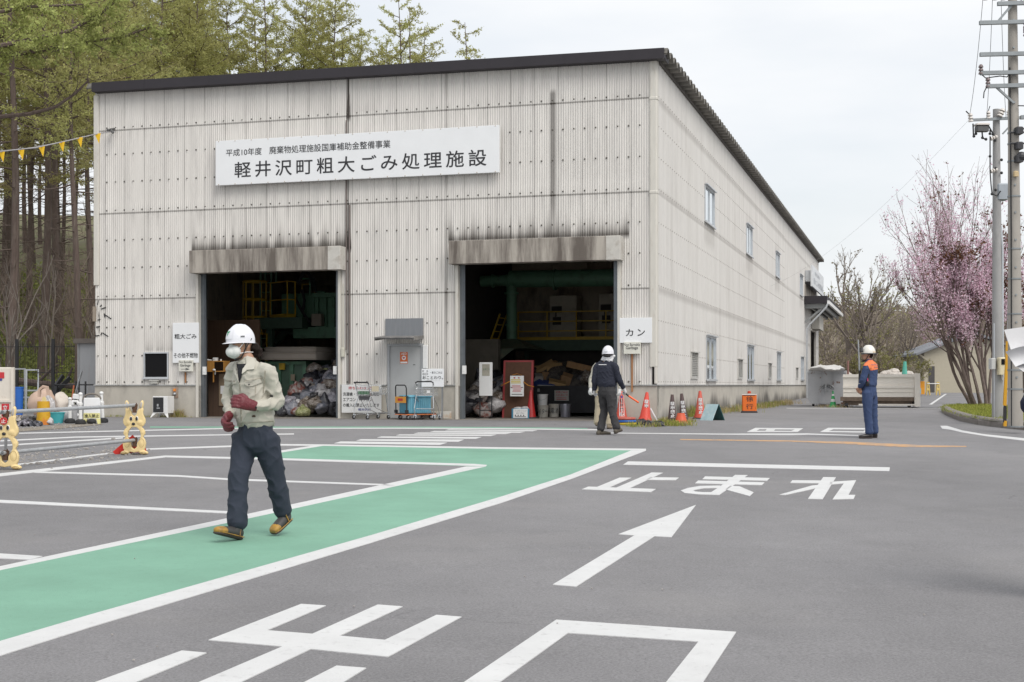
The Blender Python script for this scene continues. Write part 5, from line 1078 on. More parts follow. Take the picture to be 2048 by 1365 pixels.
k = .62; b = MB(); b.rbox(-.23, .23, -.1, .1, .06, .60, .03); b.build('body', mat('sign_orange', (.75, .16, .02), .5, var=.05), t); b = MB(); b.rbox(-.26, .26, -.14, .14, 0, .059, .03); b.build('base', M_rubber, t); b = MB(); b.lathe([(.06, .62), (.055, .69), (0, .71)], 12); b.build('lamp', mat('lamp_red', (.5, .06, .02), .3), t, smooth=40)
b = MB(); b.box(-.23, .23, -.106, -.1005, .575, .60); b.build('top_band', M_white, t)
b = MB(); letter(b, '徐', -.10, .12, .36, .53, -.103, .02); letter(b, '行', -.10, .12, .12, .29, -.103, .02); b.build('lettering', M_ink, t)
b = MB(); b.box(-.19, .19, -.104, -.1012, .546, .566); b.build('stripe', M_ink, t)

# ================================================================== carts by the staff door
def wheel(name, x, y, r, t, w_=.03, m=M_rubber, axis='X'):
    b = MB(); b.lathe([(r * .55, -w_ / 2), (r, -w_ / 2 + .004), (r, w_ / 2 - .004), (r * .55, w_ / 2)], 14, (x, y, r), Matrix.Rotation(R(90), 3, 'Y')); o = b.build(name, m, t, smooth=40)
    b = MB(); b.lathe([(0, -w_ / 2 - .003), (r * .52, -w_ / 2), (r * .52, w_ / 2), (0, w_ / 2 + .003)], 10, (x, y, r), Matrix.Rotation(R(90), 3, 'Y')); b.bar((x - w_ / 2 - .012, y, r), (x - w_ / 2 - .008, y + .02, r * 2 + .03), .012, .03); b.bar((x + w_ / 2 + .012, y, r), (x + w_ / 2 + .008, y + .02, r * 2 + .03), .012, .03); b.build('fork', M_chrome, o); return o
q = I(724, 845, -.9); t = bthing('shopping_cart', 'wire shopping trolley with a green seat bar before the red-headed sign', 'shopping trolley', q.x, -.95, gz(33) + .005, R(-27))
wd = .26; b = MB()
for sx in (-1, 1):
    b.tube([(sx * wd, .02, .93), (sx * wd * .98, .06, .74), (sx * wd * .92, .12, .60), (sx * wd * 1.0, .00, .34), (sx * wd * 1.05, -.02, .12), (sx * wd * .8, .75, .16)], .013, 6)
    b.tube([(sx * wd * .92, .12, .60), (sx * wd * .8, .30, .30), (sx * wd * .78, .74, .14)], .010, 6)
b.tube([(-wd, .35, .135), (wd, .35, .135)], .010, 5); b.tube([(-wd * .8, .75, .16), (wd * .8, .75, .16)], .010, 5); b.tube([(.2, .74, .16), (.2, .66, .66)], .010, 5)
b.build('frame', M_chrome, t)
b = MB(); b.tube([(-wd, .02, .93), (-wd, -.02, .955), (wd, -.02, .955), (wd, .02, .93)], .019, 8); b.build('handle', M_rubber, t, smooth=60)
b = MB()
def lerp(a, c, u): return a + (c - a) * u
for u in np.linspace(0, 1, 10):      # basket wires
    y = lerp(.05, .80, u); x = lerp(wd, .17, u); zt = lerp(.90, .82, u); zb = lerp(.60, .66, u)
    b.tube([(-x, y, zt), (-x * .9, y, zb), (x * .9, y, zb), (x, y, zt)], .0045, 4)
for k in np.linspace(0, 1, 6):
    for sx in (-1, 1): b.tube([(sx * lerp(wd, wd * .9, k), .05, lerp(.90, .60, k)), (sx * lerp(.17, .153, k), .80, lerp(.82, .66, k))], .0045, 4)
for k in np.linspace(-1, 1, 9):
    b.tube([(k * wd * .9, .05, .60), (k * .153, .80, .66), (k * .17, .80, .82)], .0045, 4); b.tube([(k * wd * .92, .05, .60), (k * wd, .05, .90)], .0045, 4)
b.build('basket', M_chrome, t)
b = MB(); b.rbox(-wd * .86, wd * .86, .07, .10, .64, .73, .01); b.build('seat_bar', mat('seat_green', (.03, .16, .05), .5), t)
b = MB(); b.rbox(-wd * .86, wd * .86, .105, .12, .50, .62, .01); b.build('seat_flap', mat('flap_dark', (.08, .08, .085), .5), t)
b = MB(); M3 = Matrix.Rotation(math.atan2(.09, .75), 4, 'Z'); b.box(.255, .265, .08, .34, .72, .86, Matrix.Translation((.005, .03, 0)) @ Matrix.Rotation(R(6), 4, 'Z')); b.build('plate', mat('plate_cream', (.50, .45, .34), .6, var=.1), t)
for sx in (-1, 1): wheel('wheel', sx * wd * 1.05, -.02, .055, t); wheel('wheel', sx * wd * .8, .75, .055, t)
q = I(850, 848, -.95); t = bthing('basket_cart', 'slim two-tier basket trolley with a black handle right of the flat trolley', 'shopping trolley', q.x, -1.0, gz(33) + .005, R(-4)); wd = .24; b = MB()
for sx in (-1, 1):
    b.tube([(sx * wd, 0, .93), (sx * wd, .02, .60), (sx * wd * 1.12, -.02, .30), (sx * wd * 1.1, .0, .11)], .013, 6); b.tube([(sx * wd, .02, .60), (sx * wd, .30, .35), (sx * wd, .42, .12)], .011, 6)
    b.tube([(sx * wd * 1.1, 0, .13), (sx * wd, .42, .13)], .009, 5)
for z in (.80, .62, .28): b.tube([(-wd, .02, z), (wd, .02, z)], .011, 5)
b.build('frame', M_chrome, t); b = MB(); b.tube([(-wd, .03, .88), (-wd, 0, .955), (-wd + .05, 0, .975), (wd - .05, 0, .975), (wd, 0, .955), (wd, .03, .88)], .018, 7); b.build('handle', M_rubber, t, smooth=60)
b = MB()
for z in (.79, .73, .67, .62): b.tube([(-wd * .95, .03, z), (wd * .95, .03, z), (wd * .9, .34, z), (-wd * .9, .34, z), (-wd * .95, .03, z)], .0045, 4)
for k in np.linspace(-1, 1, 15): b.tube([(k * wd * .95, .03, .79), (k * wd * .95, .03, .62), (k * wd * .9, .34, .62), (k * wd * .9, .34, .79)], .004, 4)
b.build('basket', M_chrome, t); b = MB(); b.box(.06, .15, .018, .0255, .68, .75); b.build('tag', M_white, t)
b = MB(); b.tube([(wd * .2, .1, .14), (.06, .1, .2), (.12, .1, .26), (.17, .1, .2), (.15, .1, .14)], .008, 5); b.build('coin_lock', M_steel, t)
for sx in (-1, 1): wheel('wheel', sx * wd * 1.1, 0, .05, t); wheel('wheel', sx * wd, .42, .05, t)
q = I(802, 848, -.9); t = bthing('platform_trolley', 'orange-edged flat trolley with a black hoop handle before the staff door', 'platform trolley', q.x, -.95, gz(33) + .005, R(-38))
b = MB(); b.rbox(-.29, .29, -.0, .92, .145, .17, .02); b.build('deck', mat('deck_black', (.03, .03, .03), .8), t); b = MB(); b.rbox(-.30, .30, -.01, .93, .125, .144, .02); b.build('deck_edge', mat('deck_orange', (.60, .15, .03), .5), t)
b = MB(); b.tube([(-.27, .03, .17), (-.27, .02, .80), (-.25, .01, .86), (-.20, .01, .885), (.20, .01, .885), (.25, .01, .86), (.27, .02, .80), (.27, .03, .17)], .016, 8); b.build('hoop_handle', M_rubber, t, smooth=60)
b = MB(); b.box(-.262, .262, .0, .012, .43, .59); pl = b.build('handle_board', mat('board_orange', (.72, .32, .04), .55, var=.05), t); b = MB(); b.box(-.12, .12, -.006, -.001, .485, .545); b.build('red_label', M_redink, pl)
b = MB()
for sx in (-1, 1): b.box(sx * .27 - .03, sx * .27 + .03, -.005, .07, .171, .25)
b.build('hinge', M_black, t)
for sx in (-1, 1): wheel('wheel', sx * .2, .12, .06, t, .035); wheel('wheel', sx * .2, .8, .06, t, .035)
mwp = t.rotation_euler.z; M_crate = mat('crate_blue', (.13, .35, .46), .55, var=.07, dirt=(.2, .4, .45), damt=.4)
cpos = Vector(t.location) + Matrix.Rotation(mwp, 3, 'Z') @ Vector((.0, .12, .172)); t = thing('blue_crate', 'light blue plastic crate sitting on the flat trolley', 'crate', cpos, mwp)
b = MB(); b.rbox(-.26, .26, 0, .66, 0, .44, .03); 
for i in range(9): xx = -.22 + i * .055; b.box(xx - .008, xx + .008, -.012, -.0005, .02, .40)
for i in range(11): yy = .04 + i * .058; b.box(.2605, .273, yy - .008, yy + .008, .02, .40)
b.build('body', M_crate, t); b = MB(); b.rbox(-.285, .285, -.025, .685, .405, .455, .03); b.build('rim', M_crate, t)
b = MB(); b.box(-.2, .0, -.0285, -.0255, .416, .432); b.box(.06, .24, -.0285, -.0255, .416, .432); b.build('grip_slot', M_black, t)

# ================================================================== left side: white heater, post barriers, junk
q = I(323, 838, -.5); t = bthing('metal_cabinet', 'small white cabinet with a black front on four splayed legs under the window', 'cabinet', q.x, -.4, .004); w_ = .23
b = MB(); b.rbox(-w_, w_, -.18, .18, .12, .58, .01); b.build('body', mat('white_enamel', (.72, .72, .71), .4, var=.04), t); b = MB(); b.box(-w_ + .02, w_ - .12, -.186, -.1805, .14, .55); dr_ = b.build('door', M_black, t); b = MB(); b.box(-.09, -.04, -.19, -.1865, .3, .37); b.box(-.10, -.0, -.19, -.1865, .24, .27); b.build('label', M_grey, dr_)
for sx in (-1, 1):
    for sy in (-1, 1): b = MB(); b.add([(sx * .12, sy * .15, .119), (sx * w_, sy * .15, .119), (sx * (w_ + .05), sy * .2, 0), (sx * (w_ + .02), sy * .2, 0), (sx * .12, sy * .17, .119), (sx * w_, sy * .17, .119), (sx * (w_ + .05), sy * .22, 0), (sx * (w_ + .02), sy * .22, 0)], [(0, 1, 2, 3), (7, 6, 5, 4), (0, 4, 5, 1), (1, 5, 6, 2), (2, 6, 7, 3), (3, 7, 4, 0)]); b.build('leg', MATS['white_enamel'], t)
# rabbit-shaped barrier holders
M_rab = mat('cream_plastic', (.74, .57, .28), .45, var=.06, scale=5, dirt=(.42, .28, .12), dscale=6, damt=.45, dpos=(.56, .74))
def rabbit(px, py, lab):
    p = G(px, py); t = thing('rabbit_barrier', lab, 'barrier', p, R(3)); k = 1 / 826.0; cx_, by = 1722, 840
    X = lambda x: (x - cx_) * k
    Z = lambda y: (by - y) * k
    b = MB(); th = .034
    def el(x, y, rx, ry, ang=0, ty=th): b.ball((X(x), 0, Z(y)), (rx * k, ty, ry * k), 18, 10, Matrix.Rotation(R(ang), 3, 'Y'))
    for s_ in (-1, 1):
        m = lambda x: cx_ + s_ * x
        el(m(90), 212, 27, 66, s_ * 9); el(m(86), 275, 30, 40, s_ * 5)
        for pl in ([(0, 352), (30, 328), (36, 292), (52, 262), (74, 262), (104, 285), (114, 340), (137, 392), (137, 436), (118, 470), (88, 490), (0, 492)], [(30, 488), (84, 488), (112, 508), (134, 545), (134, 578), (116, 602), (108, 625), (80, 625), (82, 580), (74, 545), (56, 515)], [(78, 622), (110, 618), (132, 650), (144, 692), (139, 748), (118, 790), (60, 800), (0, 812), (0, 768), (32, 742), (36, 692), (60, 655)]):
            b.prism(None, [Vector((X(m(x)), -.032, Z(y))) for x, y in pl], [Vector((X(m(x)), .032, Z(y))) for x, y in pl])
        el(m(116), 812, 60, 27, s_ * 6, .06); el(m(92), 700, 40, 66, 0, .04); el(m(104), 556, 26, 40, 0, .04); el(m(70), 430, 56, 48, 0, .045)
    body = skin('rabbit_body', b, M_rab, t, .0075, 5)
    yf = -.042
    b = MB()
    for s_ in (-1, 1):
        b = MB(); b.ball((X(cx_ + s_ * 37), yf + .003, Z(380)), (19 * k, .01, 29 * k), 12, 8); e_ = b.build('eye', M_white, t, smooth=60)
        b = MB(); b.ball((X(cx_ + s_ * 35), yf - .006, Z(382)), (15 * k, .006, 24 * k), 12, 8); b.build('pupil', M_ink, e_, smooth=60)
    b = MB(); b.ball((X(cx_ - 6), yf - .002, Z(448)), (22 * k, .010, 17 * k), 12, 8); b.build('nose', M_ink, t, smooth=60)
    b = MB(); M_line_ = mat('moulded_line', (.36, .24, .09), .5)
    for s_ in (-1, 1):
        for i in range(3): b.bar((X(cx_ + s_ * 70), yf + .006, Z(440 + i * 14)), (X(cx_ + s_ * 108), yf + .012, Z(428 + i * 18)), .004)
        b.tube([(X(cx_ + s_ * (92 + 34 * math.cos(a))), yf + .012, Z(690 - 55 * math.sin(a))) for a in [2 * math.pi * i / 14 for i in range(15)]], .004, 4)
        b.tube([(X(cx_ + s_ * (122 + 34 * math.cos(a))), -.062, Z(812 - 12 * math.sin(a))) for a in [2 * math.pi * i / 10 for i in range(11)]], .003, 4)
    b.build('moulded_line', M_line_, t)
    b = MB()
    for s_ in (-1, 1): b = MB(); b.ball((X(cx_ + s_ * 88), -.026, Z(212)), (14 * k, .012, 44 * k), 10, 8, Matrix.Rotation(R(s_ * 8), 3, 'Y')); b.build('inner_ear', mat('ear_grey', (.45, .42, .40), .6), t, smooth=60)
    for zz in (Z(225), Z(655)):
        b = MB(); b.bar((0, 0, zz - .03), (0, 0, zz - .10), .055, .055); b.bar((-.03, -.0, zz + .0), (.04, 0, zz - .01), .05, .075); b.tube([(.035, -.04, zz + .05), (.03, .02, zz - .05)], .008, 5); b.build('clamp', mat('rusty_clamp', (.12, .065, .04), .8, .3, var=.4), t)
    return t, p, Z
r1, p1, Zr = rabbit(269, 910, 'cream rabbit-shaped barrier holder on the far end of the pipes')
r2, p2, _ = rabbit(11, 940, 'cream rabbit-shaped barrier holder at the left edge with a red badge')
b = MB(); b.lathe([(.05, -.004), (.05, .004), (.046, .006)], 16, (-.01, -.05, Zr(308)), Matrix.Rotation(R(90), 3, 'X')); bd = b.build('badge', mat('badge_red', (.50, .03, .03), .5), r2); b = MB(); letter(b, '止', -.038, .018, Zr(308) - .026, Zr(308) + .026, -.0575, .03); b.build('lettering', M_white, bd)
dirp = (p2 - p1)
for z, lab in ((Zr(213), 'upper grey steel pipe between the rabbit-shaped holders'), (Zr(655), 'lower grey steel pipe between the rabbit-shaped holders')):
    a = p1 + Vector((0, -.0, z)) - dirp * .012; c = p2 + Vector((0, 0, z)) + dirp * .02
    t = thing('barrier_pipe', lab, 'pipe', a); b = MB(); b.tube([(0, 0, 0), c - a], .0265, 12); b.tube([(c - a) + (c - a).normalized() * -.15, (c - a) + (c - a).normalized() * .0], .0285, 12); b.build('pipe', mat('barrier_steel', (.40, .41, .42), .5, .35, var=.15, scale=12), t, smooth=40)
    t2 = thing('barrier_pipe', lab.replace('between the rabbit-shaped holders', 'running off the left edge past the nearer holder'), 'pipe', p2 + Vector((-.05, 0, z))); b = MB(); b.tube([(0, 0, .0), dirp * 1.0], .0265, 12); b.build('pipe', MATS['barrier_steel'], t2, smooth=40)
t = thing('red_cone_bar', 'red plastic A-shaped stand lying at the foot of the far rabbit holder', 'stand', G(240, 908), 0)
m_ = mat('stand_red', (.60, .03, .02), .45); ppm = F / p1.y
def rp(px, py, dy): v = at(px, py, p1.y + dy); return v - G(240, 908)
b = MB(); b.bar(rp(228, 907, .12), rp(268, 873, .22), .03, .06); b.build('leg', m_, t); b = MB(); b.bar(rp(232, 905, .14), rp(292, 900, .3), .05, .06); b.bar(rp(240, 901, .10), rp(285, 901, -.02 + .2), .05, .05); b.build('leg', m_, t); b = MB(); b.ball(rp(267, 899, .09), (.08, .03, .055), 10, 6); b.build('foot', m_, t)

# A-board 'no entry', white post barriers
p = G(184, 848); t = thing('no_entry_board', 'white standing board with yellow lower half and black writing before the white posts', 'A-board', p, R(2)); s_ = 1 / (F / p.y)
hw, hh = 16.5 * s_, 52 * s_
b = MB(); b.rbox(-hw, hw, -.02, .02, .12, hh, .012); b.build('panel', M_sign, t); b = MB(); b.box(-hw + .003, hw - .003, -.0235, -.0205, .13, hh * .41); pn = b.build('yellow_panel', mat('pale_yellow', (.68, .64, .28), .55), t)
b = MB(); letter(b, '進入禁止', -hw * .86, hw * .86, hh * .24, hh * .37, -.0265, .03); b.build('lettering', M_ink, pn)
b = MB(); b.tube([(-hw - .01, 0, hh * .92)] + [(math.cos(a) * (hw + .01), 0, hh * .94 + math.sin(a) * .13) for a in [math.pi * (1 - i / 10) for i in range(11)]], .022, 7); b.build('arch_handle', mat('brown_grey', (.18, .16, .14), .6), t, smooth=60)
for sx in (-1, 1): b = MB(); b.add([(sx * hw, -.03, .12), (sx * hw * .55, -.03, .12), (sx * hw * .75, -.05, 0), (sx * hw, -.05, 0), (sx * hw, .03, .12), (sx * hw * .55, .03, .12), (sx * hw * .75, .05, 0), (sx * hw, .05, 0)], [(0, 1, 2, 3), (7, 6, 5, 4), (0, 4, 5, 1), (1, 5, 6, 2), (2, 6, 7, 3), (3, 7, 4, 0)]); b.build('leg', MATS['pale_yellow'], t)
b = MB(); b.ball((0, -.03, .05), (.11, .10, .07), 14, 8); b.build('weight', M_rubber, t, smooth=60)
def post(px, py, top, lab, lean=0):
    p = G(px, py); s_ = p.y / F; h = (py - top) * s_; t = thing('post_stand', lab, 'post', p); t.rotation_euler = (0, lean, 0)
    b = MB(); b.lathe([(.042, .07), (.042, h * .60), (.05, h * .6), (.05, h * .66), (.034, h * .68), (.034, h * .9), (.045, h * .91), (.05, h * .95), (.03, h * .99), (0, h)], 14); b.build('tube', M_white, t, smooth=40); b = MB(); b.lathe([(.115, 0), (.125, .04), (.11, .09), (.05, .12), (.04, .12)], 18); b.build('base', M_rubber, t, smooth=40)
post(140, 847, 795, 'short white post on a round black foot, leftmost of the three posts'); post(161, 849, 785, 'white round-topped post on a black foot left of the yellow-white board'); post(206, 846, 783, 'white round-topped post on a black foot right of the yellow-white board', R(-3))
def solid(name, lab, cat, px, py, fn, m, turn=0, smooth=None, up=0):
    p = G(px, py, up); b = MB(); fn(b, p.y / F); o = b.build(name, m, None, p, turn, smooth); return tag(o, lab, cat)
def rag(b, rx, ry, rz, amp, seed, fr=6):
    b.ball((0, 0, rz * .9), (rx, ry, rz), 22, 12); b.v = [(x + amp * noise.noise(Vector((x * fr, y * fr, z * fr + seed))), y + amp * noise.noise(Vector((x * fr + 9, y * fr, z * fr + seed))), max(0.0, z + amp * noise.noise(Vector((x * fr, y * fr + 9, z * fr + seed))))) for x, y, z in b.v]
# yellow tin drum
p = G(87, 850); s_ = p.y / F; t = thing('tin_drum', 'tall yellow-orange tin with painted shapes among the junk', 'tin', p, .2)
b = MB(); b.lathe([(14 * s_, 0), (12 * s_, 47 * s_), (11.4 * s_, 47 * s_), (12.6 * s_, .03), (0, .03)], 20); b.build('body', mat('drum_yellow', (.60, .34, .015), .5, var=.12, dirt=(.55, .15, .02), dscale=2.5, damt=.9, dpos=(.5, .6)), t, smooth=40)
b = MB(); fn = lambda a, z: ((13.6 * s_ - z * .045) * math.sin(a), -(13.6 * s_ - z * .045) * math.cos(a), z)
rr = random.Random(2); mm = [mat('patch_green', (.03, .25, .06), .6), mat('patch_blue', (.03, .06, .35), .6), mat('patch_cream', (.62, .50, .24), .6), mat('patch_yellow', (.65, .50, .02), .6)]
for i in range(6): b.k = i % 2; a = -.9 + i * .36; b.add([fn(a + dx * .15, .10 + dz * .07) for dx, dz in ((-.9, -.8), (.9, -1), (1, .2), (.2, 1), (-.8, .7))], [(0, 1, 2, 3, 4)])
b.k = 2; b.add([fn(.25 + math.cos(q) * .42, .56 + math.sin(q) * .09) for q in [2 * math.pi * i / 12 for i in range(12)]], [tuple(range(12))]); b.k = 3; b.add([fn(.45 + math.cos(q) * .4, .32 + math.sin(q) * .10) for q in [2 * math.pi * i / 12 for i in range(12)]], [tuple(range(12))])
b.build('painted_patch', mm, t)
p = G(112, 847); s_ = p.y / F; t = thing('teal_basin', 'teal plastic basin on the ground right of the yellow tin', 'basin', p, .1); b = MB(); b.lathe([(13 * s_, 0), (17 * s_, 20 * s_), (18 * s_, 20 * s_), (18 * s_, 22 * s_), (16.4 * s_, 22 * s_), (12.4 * s_, .03), (0, .03)], 22); b.v = [(x, y * .7, z) for x, y, z in b.v]; b.build('body', mat('basin_teal', (.06, .38, .42), .5, var=.06), t, smooth=40)
solid('bulk_bag', 'large pinkish flexible bulk bag slumped by the fence', 'bulk bag', 88, 836, lambda b, s: rag(b, 29 * s, .4, 31 * s, .11, 3, 4), mat('bulk_pink', (.52, .38, .30), .85, var=.12, dirt=(.38, .26, .2), damt=.6), smooth=60)
p = G(70, 838); t = thing('bulk_bag_strap', 'pinkish webbing loop standing up from the bulk bag', 'strap', p); s_ = p.y / F; b = MB(); b.tube([(8 * s_, 0, 44 * s_), (9 * s_, 0, 58 * s_), (16 * s_, 0, 64 * s_), (24 * s_, 0, 63 * s_), (27 * s_, 0, 46 * s_)], .05, 5); b.build('strap', MATS['bulk_pink'], t, smooth=60)
solid('cloth_bundle', 'white cloth draped over the junk right of the bulk bag', 'cloth', 122, 836, lambda b, s: rag(b, 16 * s, .25, 26 * s, .12, 8, 4), mat('cloth_offwhite', (.60, .54, .48), .9, var=.1, dirt=(.3, .24, .2), damt=.7), smooth=60)
solid('plastic_sack', 'pale plastic sack behind the yellow tin', 'sack', 97, 841, lambda b, s: rag(b, 14 * s, .25, 27 * s, .10, 5, 7), BAGM[7], smooth=60)
solid('plastic_sack', 'grey rounded sack between the basin and the posts', 'sack', 133, 845, lambda b, s: rag(b, 13 * s, .22, 15 * s, .05, 6, 5), mat('sack_grey', (.42, .42, .43), .6, var=.1), smooth=60)
solid('plastic_sack', 'small pale sack on the gravel at the foot of the basin', 'sack', 100, 850, lambda b, s: rag(b, 7 * s, .1, 7 * s, .04, 16, 9), BAGM[7], smooth=60)
for i, (px, py, rx, rz, k, lab) in enumerate(((52, 853, 14, 8, 0, 'heap of clear film scraps on the dirt left of the yellow tin'), (62, 848, 13, 11, 1, 'dark smoky film bundle left of the yellow tin'), (36, 851, 9, 7, 3, 'small black film bundle at the far left of the scraps'), (70, 853, 9, 6, 4, 'grey film scrap touching the yellow tin'), (44, 845, 12, 9, 5, 'brownish film bundle behind the scraps'))):
    solid('film_bundle', lab, 'plastic film', px, py, lambda b, s: rag(b, rx * s, .2, rz * s * .6, .16, 20 + i, 11), BAGM[k], smooth=60)
# white plastic tangle
p = G(152, 845); s_ = p.y / F; t = thing('white_chair_frame', 'tangle of a white plastic chair behind the posts', 'chair', p); b = MB(); b.rbox(-16 * s_, 4 * s_, .05, .09, 46 * s_, 56 * s_, .02, Matrix.Rotation(R(8), 4, 'Y')); b.build('backrest', M_white, t)
b = MB(); b.tube([(-13 * s_, .1, .0), (-14 * s_, .1, 30 * s_), (-8 * s_, .1, 42 * s_), (0, .1, 42 * s_), (5 * s_, .1, 30 * s_)], .045, 7); b.build('frame', M_white, t, smooth=60); b = MB(); b.tube([(-7 * s_, -.05, 38 * s_), (-8 * s_, -.05, 28 * s_), (-2 * s_, -.05, 18 * s_), (5 * s_, -.05, 12 * s_)], .06, 7); b.build('armrest', M_white, t, smooth=60)
solid('tub', 'grey plastic tub behind the leftmost white post', 'tub', 146, 846, lambda b, s: b.lathe([(8 * s, 0), (9.5 * s, 36 * s), (8.8 * s, 36 * s), (7 * s, .05), (0, .05)], 16), mat('tub_grey', (.40, .40, .41), .5), smooth=40)
# cream steel bin with frames
p = G(-20, 853); s_ = p.y / F; t = thing('steel_hoarding', 'cream painted steel hoarding with a red label at the left edge', 'hoarding', p, R(4))
b = MB(); b.rbox(-60 * s_, 46 * s_, 0, .14, .1, 118 * s_, .02); b.build('body', mat('bin_cream', (.64, .59, .52), .6, var=.06, dirt=(.32, .16, .07), dscale=4, damt=.7, dpos=(.6, .72)), t)
b = MB(); b.box(-60 * s_, 46 * s_, -.04, -.001, 28 * s_, 33 * s_); b.box(-60 * s_, 46 * s_, -.04, -.001, 48 * s_, 52 * s_); b.box(42 * s_, 47 * s_, -.045, -.0405, .1, 118 * s_); b.build('rib', MATS['bin_cream'], t)
b = MB(); b.box(14 * s_, 28 * s_, -.012, -.002, 96 * s_, 108 * s_); lb = b.build('label', M_redink, t); b = MB(); b.box(14 * s_, 24 * s_, -.0125, -.0122, 91 * s_, 95.5 * s_); b.build('blue_band', M_blueink, lb)
def leanframe(px0, px1, py, top, lab, turn):
    p = G((px0 + px1) / 2, py); s_ = p.y / F; w_ = (px1 - px0) / 2 * s_ / max(.3, math.cos(turn)); h = (py - top) * s_
    t = thing('window_frame', lab, 'window frame', p, turn); b = MB()
    for x in (-w_, w_): b.bar((x, 0, 0), (x, .12, h), .06, .05)
    b.build('stile', M_alu, t); b = MB()
    for q in (.0, .36, .52, 1): b.bar((-w_, .12 * q, h * q + (.02 if q == 0 else -.02)), (w_, .12 * q, h * q + (.02 if q == 0 else -.02)), .05)
    b.build('rail', M_alu, t)
leanframe(30, 49, 826, 737, 'taller of two aluminium window frames leaning beside the cream hoarding', R(35)); leanframe(53, 75, 825, 739, 'second aluminium window frame right of the taller one', R(12))
solid('blue_tub', 'tall blue plastic tub behind the aluminium frames', 'tub', 38, 832, lambda b, s: b.lathe([(7 * s, 0), (9 * s, .8), (9.6 * s, .8), (9.6 * s, .84), (8.4 * s, .84), (6 * s, .04), (0, .04)], 18), mat('tub_blue', (.02, .12, .45), .5, var=.1), smooth=40)
p = G(7, 885); t = thing('keep_out_sign', 'red sign with white characters hung behind the near rabbit holder', 'sign', G(11, 930, 0)); yy = p2.y + .3; a = at(3, 834, yy) - t.location; c = at(18, 808, yy) - t.location
b = MB(); b.box(a.x, c.x, a.y, a.y + .01, a.z, c.z); b.build('panel', M_redink, t); b = MB(); letter(b, '立', a.x + .02, c.x - .02, c.z - .09, c.z - .015, a.y - .003, .03); letter(b, '入', a.x + .02, c.x - .02, a.z + .005, c.z - .095, a.y - .003, .03); b.build('lettering', M_white, t); b = MB(); b.bar(((a.x + c.x) / 2, a.y + .02, 0), ((a.x + c.x) / 2, a.y + .02, c.z), .03); b.build('stake', M_steel, t)
# grey box building, low dark railing, leaning timbers
xa, xb = I(152, 700, 1.5).x, FX0 - .01
t = bthing('grey_enclosure', 'plain grey metal enclosure with a dark lid against the left end of the hall', 'enclosure', (xa + xb) / 2, 1.6); zt = I(170, 687, 1.5).z; w_ = (xb - xa) / 2
b = MB(); b.box(-w_, w_, 0, 2.2, 0, zt); b.box(-w_ - .0, -w_ + .04, -.03, -.001, 0, zt); b.box(w_ - .1, w_, -.03, -.001, 0, zt); b.build('body', mat('enclosure_grey', (.33, .335, .345), .6, var=.06, dirt=(.25, .22, .2), damt=.5, stretch=(2, 2, .3)), t); b = MB(); b.box(-w_ - .08, w_, -.12, 2.3, zt + .001, zt + .14); b.build('lid', mat('lid_dark', (.14, .12, .105), .7, var=.2), t)
b = MB(); letter(b, '立入', w_ * .3, w_ * .85, 1.55, 1.68, -.004, .0); letter(b, '禁止', w_ * .3, w_ * .85, 1.38, 1.51, -.004, .0); b.build('red_writing', M_redink, t)
t = bthing('low_railing', 'low black pipe railing in front of the grey enclosure', 'railing', I(165, 800, .4).x, .4); zz = I(165, 770, .4).z; b = MB(); x0, x1 = I(112, 770, .4).x - I(165, 800, .4).x, I(187, 770, .4).x - I(165, 800, .4).x; b.tube([(x0, 0, zz), (x1, 0, zz)], .022, 6); b.build('rail', M_black, t)
for q in (152, 158, 171): b = MB(); xx = I(q, 770, .4).x - I(165, 800, .4).x; b.tube([(xx, 0, 0), (xx, 0, zz + .1)], .025, 6); b.build('post', M_black, t)
for (a, c, d, th, m_, lab) in (((146, 806), (164, 742), .2, .05, M_steel, 'thin dark bar leaning against the grey enclosure'), ((112, 772), (126, 752), 1.5, .12, M_black, 'shorter black plank leaning on the fence'), ((118, 778), (140, 756), 1.6, .12, M_black, 'longer black plank leaning on the fence'), ((144, 800), (148, 772), .1, .06, mat('rust_stick', (.3, .08, .03), .8), 'short rusty red stick leaning by the enclosure')):
    A, B_ = I(*a, d), I(*c, d + .3); t = bthing('leaning_bar', lab, 'bar', A.x, d, 0); b = MB(); b.bar((0, 0, A.z), B_ - Vector((A.x, d, 0)), th * .6, th); b.bar((0, 0, A.z), (-.05, -.08, .0), th * .5, th * .9); b.build('bar', m_, t)
# black mesh fence along the foot of the wood
fa, fb = at(-120, 770, 45), at(150, 770, 44.2); t = thing('mesh_fence', 'black welded mesh fence along the foot of the wood', 'fence', (fa.x, fa.y, 0)); L_ = (fb - fa); L_.z = 0; n = int(L_.length / .06); zb, zt = .35, 2.25; u = L_.normalized()
b = MB()
for i in range(n + 1): q = u * (L_.length * i / n); b.bar(q + Vector((0, 0, zb)), q + Vector((0, 0, zt)), .008)
for z in (zb + .05, 1.3, zt - .1): b.bar(Vector((0, 0, z)), L_ + Vector((0, 0, z)), .02)
b.build('mesh_panel', M_black, t)
for px in (-105, -35, 35, 112): q = at(px, 770, 44.6); s_ = (q.x - fa.x) / L_.x; b = MB(); b.box(-.045, .045, -.045, .045, 0, 2.4, Matrix.Translation(L_ * s_)); b.build('post', M_black, t)
